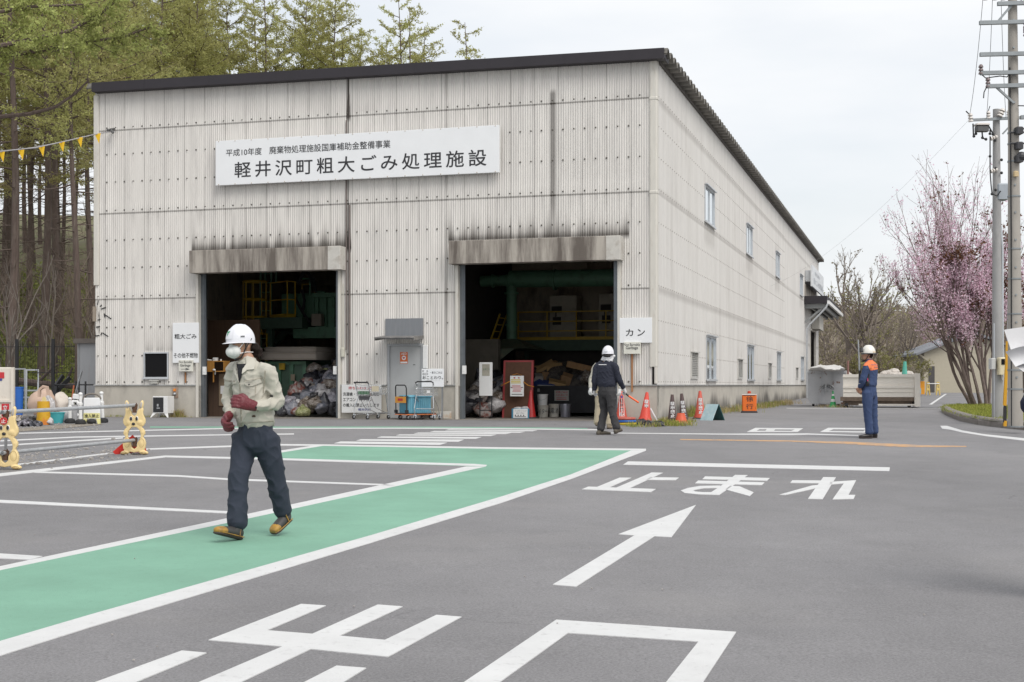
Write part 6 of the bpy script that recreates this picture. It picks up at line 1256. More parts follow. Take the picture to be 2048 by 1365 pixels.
# pennants on a rope
t = thing('pennant_rope', 'sagging rope with yellow triangular pennants tied to the hall', 'pennant rope', W(I(232, 262, -.3).x, -.3, I(232, 262, -.3).z - .02)); o_ = t.location.copy()
pts = []
for px, py, yy in ((224, 263, 38.2), (190, 269, 37.2), (130, 283, 35.4), (70, 296, 33.6), (0, 303, 31.5), (-120, 312, 28.5)): pts.append(at(px, py, yy) - o_)
b = MB(); b.tube([Vector((-.05, 0, 0))] + pts, .016, 5); b.tube([p_ + Vector((0, 0, .03 * math.sin(i * 3.0))) for i, p_ in enumerate(pts)], .011, 5); b.build('rope', mat('rope_grey', (.36, .35, .36), .9), t); m_ = mat('pennant_yellow', (.75, .46, .01), .6, var=.05)
for k, (px, py, yy) in enumerate(((195, 268, 37.3), (159, 276, 36.2), (123, 285, 35.2), (83, 294.5, 34), (42, 301, 32.7), (3, 305, 31.6), (-40, 309, 30.4))):
    c = at(px, py, yy) - o_; w_ = 6 * yy / F; b = MB(); b.add([c + Vector((-w_, 0, .0)), c + Vector((w_, .02, .02)), c + Vector((w_ * .4, .03, -w_ * 3.2)), c + Vector((-w_, .012, .0)), c + Vector((w_, .032, .02)), c + Vector((w_ * .4, .042, -w_ * 3.2))], [(0, 2, 1), (3, 4, 5), (0, 1, 4, 3), (1, 2, 5, 4), (2, 0, 3, 5)]); b.build('pennant', m_, t)

# ================================================================== beyond the hall: skips, rubble, shed, kerbed island, poles
p = G(1654, 813); s_ = p.y / F; t = thing('rusty_skip', 'grey steel skip with rust patches and rounded bottom corners by the hall', 'skip', p, R(-12.5)); hw, hh = 38 * s_, 70 * s_
b = MB(); pr = [(-hw + .14, .10), (hw - .14, .10), (hw, .32), (hw, hh), (-hw, hh), (-hw, .32)]; b.prism(None, [Vector((x, 0, z)) for x, z in pr], [Vector((x, 1.9, z)) for x, z in pr]); M_skg = mat('skip_grey', (.50, .51, .53), .6, .1, var=.08, scale=3, rust=.585); b.build('tub', M_skg, t)
b = MB()
for x in (-hw * .34, hw * .32): b.box(x - .02, x + .02, -.05, -.001, .12, hh)
b.box(-hw, hw, -.06, -.001, hh - .07, hh + .03); b.box(-hw * .3, hw * .28, -.03, -.0011, hh * .44, hh * .46); b.build('rib', M_skg, t)
b = MB(); b.tube([(math.cos(a) * .28, -.06, hh * .5 + math.sin(a) * .17) for a in [math.pi * i / 8 for i in range(9)]], .03, 6); b.tube([(math.cos(a) * .17, -.05, hh * .5 + math.sin(a) * .10) for a in [math.pi * i / 8 for i in range(9)]], .02, 6); b.bar((-.05, -.06, hh * .40), (-.05, -.06, hh * .62), .07); b.build('hook_eye', M_steel, t)
b = MB()
for x in (-hw * .7, hw * .6): b.lathe([(.09, -.05), (.09, .05)], 12, (x, .3, .09), Matrix.Rotation(R(90), 3, 'Y'))
b.build('roller', M_rubber, t)
solid('white_sheet', 'crumpled white sheet piled on top of the grey skip', 'sheet', 1654, 813, lambda b, s: (rag(b, 34 * s, 1.0, 6 * s, .12, 44, 4)), mat('sheet_white', (.66, .65, .63), .8, var=.06), smooth=60, up=70 * s_ + .0)
p = G(1760, 816); s_ = p.y / F; t = thing('cream_skip', 'long cream roll-off skip behind the man in the blue uniform', 'skip', p, R(-14)); hw, hh = 72 * s_, 66 * s_; M_skc = mat('skip_cream', (.80, .76, .69), .6, var=.05, scale=3, dirt=(.50, .44, .34), dscale=3, damt=.45, dpos=(.56, .75), rust=.68)
b = MB(); b.rbox(-hw, hw - .12, 0, 2.2, .42, hh, .01); b.build('tub', M_skc, t); b = MB(); b.box(-hw, hw - .1, -.07, -.001, hh - .1, hh + .02); b.box(-hw, hw - .13, -.05, -.001, hh * .60, hh * .67); b.box(-hw, hw - .13, -.03, -.001, hh * .47, hh * .485); b.build('rib', M_skc, t)
b = MB(); b.rbox(hw - .119, hw + .1, -.10, 2.3, .05, hh + .05, .02); b.build('end_post', M_skc, t); b = MB(); b.box(-hw - .1, hw - .14, -.02, 2.1, .26, .415); b.box(-hw, hw - .2, .1, 2.0, .1, .255); b.build('underframe', mat('rusty_frame', (.16, .12, .09), .8, var=.3), t)
b = MB(); b.box(-hw + .6, hw - .1, -.06, .04, .09, .15); b.build('skid', M_skc, t)
b = MB()
for x in (-hw * .9, hw * .78): b.lathe([(.09, -.06), (.09, .06)], 12, (x, .05, .09), Matrix.Rotation(R(90), 3, 'Y'))
b.build('roller', M_rubber, t)
# rubble and white sacks behind
rr = random.Random(9)
b = MB()
for i in range(260):
    x = rr.uniform(1690, 1822); yy = rr.uniform(60, 68); c = at(x, 770, yy); s_ = rr.uniform(.10, .3); z = max(.1, (1.35 + .12 * math.sin(x * .05)) * (1 - abs(yy - 64) / 6) + rr.uniform(-.12, .12)); b.ball((c.x, yy, z), (s_, s_ * .8, s_ * .6), 6, 4)
b.ball((at(1752, 770, 64).x, 64.5, .4), (1.5, 1.8, .9), 20, 10)
tag(b.build('rubble', mat('rubble_pale', (.52, .48, .44), .9, var=.3, scale=3)), 'heap of pale broken concrete behind the cream skip', 'rubble', kind='stuff')
for (px, w_, h_, yy, lab) in ((1715, 28, 22, 60, 'left white bulk sack of the heap behind the cream skip'), (1815, 18, 24, 61, 'right white bulk sack of the heap behind the cream skip'), (1660, 50, 20, 62, 'flat white sack behind the grey skip')):
    c = at(px, 770, yy); s_ = yy / F; b = MB(); rag(b, w_ * .5 * s_ * 1.2, .6, (h_ + 18) * s_ * .62, .15, px, 3); o = b.build('bulk_sack', mat('sack_white', (.62, .62, .60), .8, var=.07, dirt=(.45, .43, .4), damt=.5), None, (c.x, yy, gz(yy)), 0, smooth=60); tag(o, lab, 'bulk bag')
t = thing('green_post', 'turquoise plastic net post standing in the rubble', 'post', (at(1809, 770, 62).x, 62, gz(62))); b = MB(); b.tube([(0, 0, 0), (0, 0, .9 + 18 * 62 / F), (.02, 0, .9 + 46 * 62 / F)], [.16, .13, .07], 8); b.build('post', mat('net_green', (.10, .42, .33), .6), t); b = MB(); b.add([(-.15, 0, 1.1), (-1.3, .1, .6), (-.1, 0, .4)], [(0, 1, 2)]); b.build('net', mat('net_pale_green', (.28, .42, .34), .8), t)
t = thing('thin_stake', 'thin reddish stake behind the grey skip', 'stake', (at(1696, 770, 60).x, 60, gz(60))); b = MB(); b.tube([(0, 0, 0), (0, 0, .9 + 48 * 60 / F)], .05, 6); b.build('stake', mat('stake_red', (.26, .14, .12), .8), t)
# far kiosk items
yy = 88; s_ = yy / F
t = thing('orange_crate', 'orange crate with a blue box beside the cream skip in the distance', 'crate', (at(1840, 770, yy).x, yy, gz(yy))); z1 = .9 + 2 * s_; b = MB(); b.rbox(-9.5 * s_, 9.5 * s_, 0, .6, .06, .9, .02); b.build('body', mat('crate_orange', (.68, .28, .01), .5), t); b = MB(); b.rbox(-9 * s_, 2 * s_, -.03, -.001, .1, .45, .01); b.build('blue_box', mat('crate_lightblue', (.18, .42, .52), .5), t)
for px, lab in ((1856, 'left of two small yellow barrier stands beyond the orange crate'), (1876, 'right of two small yellow barrier stands beyond the orange crate')):
    t = thing('barrier_stand', lab, 'barrier', (at(px, 770, yy).x, yy, gz(yy)), 0, 'yellow barrier stands far off'); b = MB()
    for sx in (-1, 1): b.tube([(sx * 3.4 * s_, 0, 0), (sx * 1.4 * s_, 0, .86)], .045, 6)
    b.build('leg', mat('stand_yellow', (.64, .48, .16), .6), t)
    b = MB(); b.ball((0, 0, .68), (3 * s_, .04, .13), 10, 6); b.ball((0, 0, .36), (3.4 * s_, .04, .1), 10, 6); b.build('plate', MATS['stand_yellow'], t)
t = thing('barrier_bar', 'thin white bar across the two yellow stands', 'bar', (at(1866, 770, yy).x, yy - .06, gz(yy) + .75)); b = MB(); b.tube([(-12 * s_, 0, 0), (12 * s_, 0, 0)], .03, 6); b.build('bar', M_white, t)
yy = 100; s_ = yy / F; x0 = at(1848, 770, yy).x; t = thing('storage_shed', 'small beige shed with a grey pitched roof behind the blossoming tree', 'shed', (x0, yy, gz(yy)), R(-6)); z = lambda y_: CZ - (y_ - HY) * s_ - gz(yy)
M_shed = mat('shed_beige', (.46, .42, .33), .8, var=.05)
b = MB(); b.box(0, 7, 0, 9, -.3, z(706)); b.prism(None, [Vector((0, 0, z(705.9))), Vector((7, 0, z(705.9))), Vector((3.5, 0, z(670)))], [Vector((0, 9, z(705.9))), Vector((7, 9, z(705.9))), Vector((3.5, 9, z(670)))]); b.build('wall', M_shed, t)
b = MB(); e = .65
for sgn in (1, -1):
    A = Vector((3.5 - sgn * (3.5 + e), -.5, z(705) - e * .38)); T_ = Vector((3.5, -.5, z(668))); q = Vector((0, 10, 0)); d_ = Vector((0, 0, .16)); b.add([A, T_, T_ + q, A + q, A + d_, T_ + d_, T_ + q + d_, A + q + d_], [(0, 3, 2, 1), (4, 5, 6, 7), (0, 1, 5, 4), (1, 2, 6, 5), (2, 3, 7, 6), (3, 0, 4, 7)])
b.build('roof', mat('shed_roof', (.20, .21, .23), .6, var=.1), t)
b = MB(); xd = at(1857, 770, yy).x - x0; xe = at(1868.5, 770, yy).x - x0; b.box(xd, xe, -.05, -.001, .05, z(733)); b.build('door', mat('shed_door', (.075, .07, .07), .6), t); b = MB(); b.bar((.3, -.02, z(722)), (-.45, -.02, z(707)), .12); b.build('roof_brace', M_shed, t)

# kerbed grass island
kp = [(1884, 823), (1890, 829), (1905, 836), (1926, 844), (1950, 849), (1985, 854), (2060, 862), (2200, 872)]
kb = [G(x, y) for x, y in kp]
M_kerb = mat('kerb_concrete', (.22, .20, .185), .9, var=.2, scale=5, dirt=(.10, .09, .08), dscale=4, damt=.6, bump=.3, bscale=40)
bk = [G(2200, 838), G(2050, 824), G(1960, 815), G(1900, 817)]
b = MB(); b.poly(*[p_ + Vector((0, 0, .13)) for p_ in kb + bk]); tag(b.build('island_ground', mat('island_soil', (.12, .14, .035), .95, var=.35, scale=3, dirt=(.20, .16, .09), damt=.6)), kind='structure')
segs = []; acc = []
path = kb; tot = 0
def along(path, d):
    for a, c in zip(path[:-1], path[1:]):
        l_ = (c - a).length
        if d <= l_: return a.lerp(c, d / l_), (c - a).normalized()
        d -= l_
    return path[-1], (path[-1] - path[-2]).normalized()
Lk = sum((c - a).length for a, c in zip(path[:-1], path[1:])); d = 0; i = 0
while d < Lk - .3:
    l_ = 1.55 if d > 3 else .62
    a, ta = along(path, d + .012); c, tb = along(path, min(d + l_ - .012, Lk)); u = (c - a); nrm = Vector((u.y, -u.x, 0)).normalized()
    t = None; prof = [(.02, 0), (.02, .10), (-.02, .165), (-.09, .19), (-.20, .18), (-.26, .12), (-.26, 0)]
    b = MB(); b.prism(None, [nrm * x + Vector((0, 0, z_)) for x, z_ in prof], [u + nrm * x + Vector((0, 0, z_)) for x, z_ in prof]); o = b.build('kerb_stone', M_kerb, None, a, None, None); tag(o, 'rounded concrete kerb stone along the edge of the grass island', 'kerb stone', 'kerb stones round the grass island'); d += l_; i += 1
# ================================================================== people
from mathutils.bvhtree import BVHTree
def loft(mb, keys, side, n=14, sub=3, cap=True):
    """closed tapering body through keys (centre, half width along side, half depth)"""
    K = [(Vector(k[0]), k[1], k[2] if len(k) > 2 else k[1]) for k in keys]; S_ = []
    for i in range(len(K) - 1):
        p = [K[max(0, i - 1)], K[i], K[i + 1], K[min(len(K) - 1, i + 2)]]
        for s in range(sub):
            u = s / sub; c = [.5 * ((2 * p[1][q]) + (p[2][q] - p[0][q]) * u + (2 * p[0][q] - 5 * p[1][q] + 4 * p[2][q] - p[3][q]) * u * u + (3 * p[1][q] - p[0][q] - 3 * p[2][q] + p[3][q]) * u ** 3) for q in range(3)]; S_.append(c)
    S_.append(list(K[-1]))
    if cap:
        d0 = (S_[0][0] - S_[1][0]).normalized(); d1 = (S_[-1][0] - S_[-2][0]).normalized(); a, z = S_[0], S_[-1]; r0, r1 = min(a[1], a[2]), min(z[1], z[2])
        S_ = [[a[0] + d0 * r0 * .6, a[1] * .25, a[2] * .25], [a[0] + d0 * r0 * .4, a[1] * .75, a[2] * .75]] + S_ + [[z[0] + d1 * r1 * .4, z[1] * .75, z[2] * .75], [z[0] + d1 * r1 * .6, z[1] * .25, z[2] * .25]]
    vs = []; fs = []; side = Vector(side)
    for i, (c, rx, ry) in enumerate(S_):
        d = (S_[min(i + 1, len(S_) - 1)][0] - S_[max(i - 1, 0)][0]).normalized(); u = side - d * side.dot(d); u = u.normalized() if u.length > .05 else frame_of(d)[0]; v = d.cross(u)
        for k in range(n): a = 2 * math.pi * k / n; vs.append(c + u * math.cos(a) * rx + v * math.sin(a) * ry)
    m = len(S_)
    for i in range(m - 1):
        for k in range(n): fs.append((i * n + k, i * n + (k + 1) % n, (i + 1) * n + (k + 1) % n, (i + 1) * n + k))
    fs += [tuple(range(n - 1, -1, -1)), tuple(range((m - 1) * n, m * n))]; mb.add(vs, fs)
def folds(amp, fr=9.0, seed=0, zf=1.0):
    """a few creases running round or down the cloth, gathered in places, smooth between"""
    def f(co, n):
        p = Vector((co.x * fr + co.z * fr * .55 + seed, co.y * fr, co.z * fr * .9 * zf - co.x * fr * .7)); q = Vector((co.x * fr * .8 - co.z * fr * .5, co.y * fr * .8 + seed, co.z * fr * 1.3 * zf + co.x * fr * .5))
        m = noise.noise(co * 4.2 + Vector((seed, 3, 0))); r = (1 - abs(noise.noise(p))) ** 6 * max(0, .5 + m) + (1 - abs(noise.noise(q * 1.2))) ** 6 * max(0, .45 - m)
        return co + n * amp * (1.5 * r + .25 * noise.noise(p * .5) - .45)
    return f
M_skin = mat('skin', (.40, .225, .15), .5, var=.06, scale=14, sss=.08); M_hair = mat('dark_hair', (.020, .014, .012), .9, spec=.15, var=.3, scale=40, stretch=(1, 1, .3))
M_hel = mat('helmet_white', (.72, .72, .76), .22, var=.02, coat=.5)
def cloth(name, c, **k): return mat(name, c, .85, var=.07, scale=10, bump=.25, bscale=260, **k)
def glove(t, wr, palm, curl, m, grip=.0, name='glove', th=1, k_=1.0):
    """a five-fingered hand: palm, four bent fingers of unequal length and a thumb leaving the side of the palm"""
    wr, palm, curl = Vector(wr), Vector(palm), Vector(curl).normalized(); f = (palm - wr).normalized(); curl = (curl - f * curl.dot(f)).normalized(); s = f.cross(curl).normalized() * th; b = MB()
    loft(b, [(wr - f * .02, .036, .032), (wr + f * .03, .036 * k_, .030 * k_), (palm - f * .01, .043 * k_, .027 * k_), (palm + f * .028, .042 * k_, .025 * k_)], s, 12)
    for i, (o_, l_) in enumerate(((-.033, .070), (-.011, .080), (.011, .075), (.032, .060))):
        o_ *= k_; l_ *= k_; k = palm + f * .036 + s * o_; a = k + (f * .55 + curl * (.35 + grip)) .normalized() * l_ * .5; c = a + (curl * 1.0 + f * (.15 - grip)).normalized() * l_ * .42; e = c + (curl * .75 - f * (.35 + grip)).normalized() * l_ * .33
        loft(b, [(k, .0125 * k_), (a, .0125 * k_), (c, .0115 * k_), (e, .0098 * k_)], s, 8, 2)
    k = palm - f * .012 - s * .036 * k_; loft(b, [(k, .016 * k_), (k + f * .028 - s * .018 + curl * .018, .0145 * k_), (k + f * .052 - s * .006 + curl * .040, .012 * k_)], s, 8, 2)
    return skin(name, b, m, t, .0058, 2)
def helmet(t, c, fw, m, r=(.118, .142, .15), peak=.03, name='helmet'):
    fw = Vector(fw).normalized(); lf = Vector((-fw.y, fw.x, 0)); b = MB(); n = 28; prof = [(1.09, -.02), (1.08, -.012), (1.0, .0), (1.0, .1)] + [(math.cos(a), .1 + .9 * math.sin(a)) for a in [math.pi / 2 * i / 9 for i in range(1, 9)]] + [(.02, 1.0)]; vs = []; fs = []
    for i, (q, z) in enumerate(prof):
        for k in range(n):
            a = 2 * math.pi * k / n; pk = max(0, math.cos(a)) ** 2.5 * (peak if i < 2 else 0); vs.append(c + fw * (math.cos(a) * q * r[1] + pk) + lf * math.sin(a) * q * r[0] + Vector((0, 0, z * r[2] - (pk * .35 if i < 2 else 0) + (.006 * math.exp(-((math.sin(a)) / .25) ** 2) if 4 < i < 11 else 0))))
    for i in range(len(prof) - 1):
        for k in range(n): fs.append((i * n + k, i * n + (k + 1) % n, (i + 1) * n + (k + 1) % n, (i + 1) * n + k))
    fs.append(tuple(range((len(prof) - 1) * n, len(prof) * n))); b.add(vs, fs)
    inn = [(c + ((v_ if hasattr(v_, 'x') else Vector(v_)) - c) * .965) for v_ in vs[n * 2:n * 8]]; b.add(inn, [(i * n + k, (i + 1) * n + k, (i + 1) * n + (k + 1) % n, i * n + (k + 1) % n) for i in range(5) for k in range(n)])
    return b.build(name, m, t, smooth=50)
def person(t, J, fw, top, bot, hands, shoe, hfw=None, sc=1.0, tw=1.0, fold=.008, curl=None, seed=0, hs=1.0, hem=1.0, aw=1.0):
    fw = Vector(fw).normalized(); lf = Vector((-fw.y, fw.x, 0)); hfw = Vector(hfw or fw).normalized(); hl = Vector((-hfw.y, hfw.x, 0)); up = Vector((0, 0, 1)); J = {k: Vector(v) for k, v in J.items()}
    M3 = Matrix((hl, hfw, up)).transposed(); H = J['head']; b = MB()
    b.ball(H + up * .02, (.076 * sc, .096 * sc, .10 * sc), 16, 12, M3); b.ball(H + hfw * .022 - up * .055, (.058 * sc, .068 * sc, .062 * sc), 14, 10, M3); b.ball(H + hfw * .098 * sc - up * .015, (.014, .02, .024), 8, 6, M3); b.ball(H + hfw * .082 * sc - up * .055, (.028, .014, .010), 8, 6, M3)
    for s in (-1, 1): b.ball(H + hl * s * .080 * sc - hfw * .012 - up * .01, (.012, .022, .034), 8, 6, M3)
    loft(b, [(H - up * .05, .052), (J['neck'].lerp(H, .35), .055), (J['neck'], .065), (J['chest'] + up * .06, .14, .09), (J['chest'] - up * .05, .15, .10), (J['belly'], .14, .10), (J['hip'], .15, .10)], lf)
    for q in 'LR':
        loft(b, [(J['sh' + q], .05), (J['el' + q], .042), (J['wr' + q], .028), (J['hand' + q], .026, .02)], fw, 10); loft(b, [(J['hp' + q], .08), (J['kn' + q], .055), (J['an' + q], .042)], fw, 10)
    body = skin('body', b, M_skin, t, .013, 3)
    for s in (-1, 1): b = MB(); b.ball(H + hfw * .088 * sc + hl * s * .030 + up * .008, (.013, .008, .006), 8, 6, M3); b.build('eye', M_ink, t)
    b = MB(); loft(b, [(J['neck'] + up * .015, .075, .07), (J['neck'] - up * .03, .125, .085), (J['neck'].lerp(J['chest'], .42), .185 * tw, .11), (J['chest'], .195 * tw, .128), (J['belly'], .19 * tw, .132), (J['hem'] + up * .05, .20 * tw * hem, .145 * hem), (J['hem'], .18 * tw * hem, .13 * hem)], lf, 20)
    for q in 'LR':
        s0, e0, w0 = J['sh' + q], J['el' + q], J['wr' + q]; loft(b, [(s0.lerp(J['neck'], .3), .068 * aw), (s0, .073 * aw), (s0.lerp(e0, .55), .064 * aw), (e0, .060 * aw), (e0.lerp(w0, .5), .054 * aw), (w0, .046)], fw, 14)
    jk = skin('jacket', b, top, t, .009, 7, folds(fold, 9, seed))
    b = MB(); loft(b, [(J['hem'] + up * .03, .165 * tw, .118), (J['hip'], .178 * tw, .13), (J['hip'] - up * .10, .172 * tw, .128)], lf, 18)
    for q in 'LR':
        h_, k_, a_ = J['hp' + q], J['kn' + q], J['an' + q]; loft(b, [(h_ + up * .02, .10, .115), (h_.lerp(k_, .5), .098), (k_, .082), (k_.lerp(a_, .5), .076), (a_, .080)], fw, 14)
    tr = skin('trousers', b, bot, t, .009, 9, folds(fold, 7.5, seed + 4, .6))
    for q in 'LR':
        a_, to, he = J['an' + q], J['toe' + q], J['heel' + q]; d = (to - he).normalized(); sd = d.cross(up).normalized(); nr = sd.cross(d).normalized(); b = MB()
        loft(b, [(a_ + up * .06, .052), (a_.lerp(he, .6) + d * .03, .05)], sd, 12); loft(b, [(he + d * .03 + nr * .045, .040, .045), (he.lerp(to, .5) + nr * .042, .046, .040), (he.lerp(to, .8) + nr * .034, .047, .032), (to - d * .02 + nr * .028, .038, .024)], sd, 14)
        bt = skin('boot', b, shoe, t, .009, 3); b = MB(); loft(b, [(he + d * .025 + nr * .008, .041, .014), (he.lerp(to, .5) + nr * .006, .044, .012), (he.lerp(to, .8) + nr * .006, .050, .012), (to - d * .015 + nr * .008, .038, .012)], sd, 14); b.build('sole', mat('sole', (.06, .045, .04), .8), bt, smooth=50)
        J['bt' + q] = bt
        glove(t, J['wr' + q], J['hand' + q], (curl or {}).get(q, fw - up * .2), hands, .15, 'glove' if hands is not M_skin else 'hand', 1 if q == 'L' else -1, hs)
    return body, jk, tr, J, H, hfw, hl
def patcher(t, mesh_objs, view, step):
    """cloth details cut as patches that lie on a garment: view(x, y) gives a ray from the front"""
    V = []; P_ = []
    for o in mesh_objs:
        k = len(V); V += [v.co.copy() for v in o.data.vertices]; P_ += [[i + k for i in p.vertices] for p in o.data.polygons]
    T = BVHTree.FromPolygons(V, P_)
    def patch(name, polys, m, off=.004, parent=None):
        b = MB()
        if name in ('collar', 'pocket_flap', 'seam', 'button'):      # cut to a clean outline, with an edge
            for poly in polys:
                up_, lo_ = [], []
                for i, p in enumerate(poly):
                    q = poly[(i + 1) % len(poly)]; n = max(1, int(math.hypot(q[0] - p[0], q[1] - p[1]) / 8))
                    for j in range(n):
                        o_, d_ = view(p[0] + (q[0] - p[0]) * j / n, p[1] + (q[1] - p[1]) * j / n); h = T.ray_cast(o_, d_)
                        if h[0] is not None: n_ = (h[1] if h[1].dot(d_) < 0 else -h[1]) * .5 - d_ * .5; up_.append(h[0] + n_ * off); lo_.append(h[0] - n_ * .006)
                if len(up_) > 2: b.prism(None, up_, lo_)
            return b.build(name, m, parent or t, smooth=30)
        for poly in polys:
            P2 = [Vector((x, y)) for x, y in poly]; x0, x1 = min(p.x for p in P2), max(p.x for p in P2); y0, y1 = min(p.y for p in P2), max(p.y for p in P2); nx, ny = max(1, int((x1 - x0) / step)), max(1, int((y1 - y0) / step)); idx = {}
            for j in range(ny + 1):
                for i in range(nx + 1):
                    q = Vector((x0 + (x1 - x0) * i / nx, y0 + (y1 - y0) * j / ny))
                    ins = inside(q, P2) or inside(q + Vector((.01, .01)), P2) or inside(q - Vector((.01, .01)), P2)
                    if ins:
                        o_, d_ = view(q.x, q.y); h = T.ray_cast(o_, d_)
                        if h[0] is not None: n_ = h[1] if h[1].dot(d_) < 0 else -h[1]; idx[i, j] = len(b.v); b.v.append(tuple(h[0] + n_ * off))
            for j in range(ny):
                for i in range(nx):
                    c = [(i, j), (i + 1, j), (i + 1, j + 1), (i, j + 1)]; got = [idx[k] for k in c if k in idx]
                    if len(got) >= 3: b.f.append(tuple(got)); b.m.append(0)
        return b.build(name, m, parent or t, smooth=60)
    return patch
# ---- the man striding on the green walkway
def striding_man():
    B = G(508, 1073); t = thing('person', 'man in pale work jacket, dust mask and maroon gloves striding on the green walkway', 'person', B)
    P = lambda x, y, dy=0: at(400 + x / 2.968, 630 + y / 2.968, B.y + dy) - B
    fw = (-.65, -.76, 0)
    J = dict(head=P(247, 178), neck=P(285, 282), chest=P(300, 400), belly=P(318, 535), hem=P(328, 655), hip=P(326, 710), shL=P(408, 345, -.11), elL=P(466, 520, -.07), wrL=P(335, 545, -.22), handL=P(262, 525, -.29), shR=P(200, 335, .13), elR=P(168, 500, .13), wrR=P(178, 588, -.01), handR=P(152, 628, -.07),
             hpL=P(392, 745, -.03), knL=P(450, 965, .02), anL=P(494, 1172, .10), toeL=P(433, 1308, -.02), heelL=P(541, 1212, .15), hpR=P(264, 745, .04), knR=P(232, 955, -.14), anR=P(217, 1245, -.26), toeR=P(88, 1297, -.46), heelR=P(246, 1336, -.22))
    tan = cloth('work_jacket_tan', (.47, .45, .385)); nav = cloth('work_trousers_navy', (.022, .029, .046)); mar = mat('maroon_leather', (.145, .022, .03), .45, var=.18, scale=18, bump=.35, bscale=70); rub = mat('boot_grey', (.05, .047, .045), .55, var=.15)
    body, jk, tr, J, H, hf, hl = person(t, J, fw, tan, nav, mar, rub, hfw=(-.74, -.67, 0), fold=.0115, curl={'L': Vector((-.35, .85, -.1)), 'R': Vector((.75, .1, .1))}, hs=1.22, tw=.90, aw=.9, hem=1.0)
    up = Vector((0, 0, 1)); M3 = Matrix((hl, hf, up)).transposed(); R_ = P(241, 166, 0) + hf * .0
    he = helmet(t, R_, hf, M_hel, (.101, .122, .152), .028)
    # front panel and emblem of the helmet
    def on(a, z, o=.002): q = math.sqrt(max(0, 1 - ((z - .015) / .137) ** 2)); return R_ + hf * math.cos(a) * q * (.122 + o) + hl * math.sin(a) * q * (.101 + o) + up * (z + o * .5)
    b = MB(); vs = [on(-.5 + i * .1, .022 + j * .0105, .003) for j in range(9) for i in range(11)]; b.add(vs, [(j * 11 + i, j * 11 + i + 1, (j + 1) * 11 + i + 1, (j + 1) * 11 + i) for j in range(8) for i in range(10)]); b.build('front_panel', M_hel, he, smooth=60)
    b = MB(); b.add([on(a, z, .006) for a, z in ((.0, .045), (.07, .062), (.05, .074), (.2, .078), (.2, .088), (.06, .088), (-.02, .082), (-.1, .088), (-.18, .084), (-.12, .072), (-.04, .072), (-.07, .058))], [tuple(range(12))]); b.build('emblem', mat('emblem_green', (.02, .30, .12), .5), he)
    b = MB()
    for i in range(4): b.add([on(1.12 + i * .07 + dx, .04 + dz, .005) for dx, dz in ((0, 0), (.05, 0), (.05, .012), (0, .012))], [(0, 1, 2, 3)])
    b.build('side_mark', M_ink, he)
    C_ = H + hf * .070 - up * .056; b = MB(); b.ball(C_, (.072, .050, .058), 20, 14, M3); b.ball(C_ + hf * .022 - up * .004, (.048, .048, .046), 16, 12, M3); b.ball(C_ + hf * .024 + up * .040, (.020, .022, .030), 10, 8, M3); mk = skin('mask', b, mat('mask_white', (.66, .67, .65), .85, var=.03), t, .006, 4)
    b = MB()
    for s in (-1, 1):
        b.tube([C_ + hl * s * .064 + up * .012, H + hl * s * .080 + hf * .03 + up * .012, H + hl * s * .084 - hf * .02 + up * .045], .0035, 5); b.tube([C_ + hl * s * .055 - up * .02, H + hl * s * .078 - up * .06, H + hl * s * .06 - hf * .07 - up * .06], .0035, 5)
    b.build('strap', M_white, mk); b = MB()
    for s in (-1, 1): b.tube([H + hl * s * .088 + hf * .01 + up * .05, H + hl * s * .082 + hf * .01 - up * .03, H + hl * s * .055 + hf * .035 - up * .105, H + hf * .055 - up * .125], .006, 5); b.tube([H + hl * s * .088 - hf * .04 + up * .05, H + hl * s * .082 + hf * .01 - up * .03], .005, 5)
    b.build('chin_strap', M_black, he); b = MB()
    for x, y, dy, r_ in ((318, 185, .03, .036), (330, 200, .05, .036), (342, 218, .06, .034), (352, 238, .06, .028), (326, 226, .06, .034), (318, 205, .07, .04), (300, 180, .08, .045), (360, 225, .07, .018)): b.ball(P(x, y, dy), r_, 12, 8)
    skin('hair', b, M_hair, t, .008, 2, lambda co, n: co + n * (.020 * noise.noise(Vector((co.x * 50, co.y * 50, co.z * 22))) + .008 * noise.noise(co * 120)))
    def view(x, y): a = P(x, y, -3); return a, (P(x, y, 3) - a).normalized()
    patch = patcher(t, [jk], view, 3.0); drk = cloth('jacket_seam', (.36, .325, .26)); col = cloth('jacket_collar', (.50, .48, .415))
    patch('undershirt', [[(216, 292), (280, 290), (262, 330), (240, 400), (232, 412), (222, 372)]], cloth('undershirt_black', (.012, .012, .016)), .006)
    patch('collar', [[(276, 248), (316, 258), (330, 292), (322, 322), (280, 330), (252, 352), (258, 322), (276, 292)], [(205, 280), (219, 288), (226, 352), (233, 405), (222, 388), (206, 336), (192, 312)]], col, .016)
    patch('pocket_flap', [[(266, 396), (356, 380), (368, 402), (310, 424), (290, 426), (264, 412)], [(142, 394), (200, 396), (204, 408), (176, 430), (146, 412)]], col, .010)
    sm = patch('seam', [[(262, 392), (372, 374), (373, 378), (262, 396)], [(232, 412), (240, 412), (252, 690), (244, 690)], [(140, 390), (206, 392), (206, 396), (140, 394)], [(200, 644), (460, 628), (460, 633), (200, 649)], [(384, 330), (390, 334), (378, 470), (372, 470)], [(330, 395), (333, 395), (330, 480), (326, 480)], [(164, 585), (166, 600), (164, 600), (160, 588)], [(318, 505), (324, 505), (322, 570), (316, 570)]], drk, .003)
    patch('sleeve_patch', [[(415, 471), (435, 473), (434, 490), (414, 488)]], M_ink, .006); patch('grease_stain', [[(305, 598), (322, 592), (334, 600), (328, 611), (310, 612)]], mat('grease', (.10, .07, .05), .9), .004)
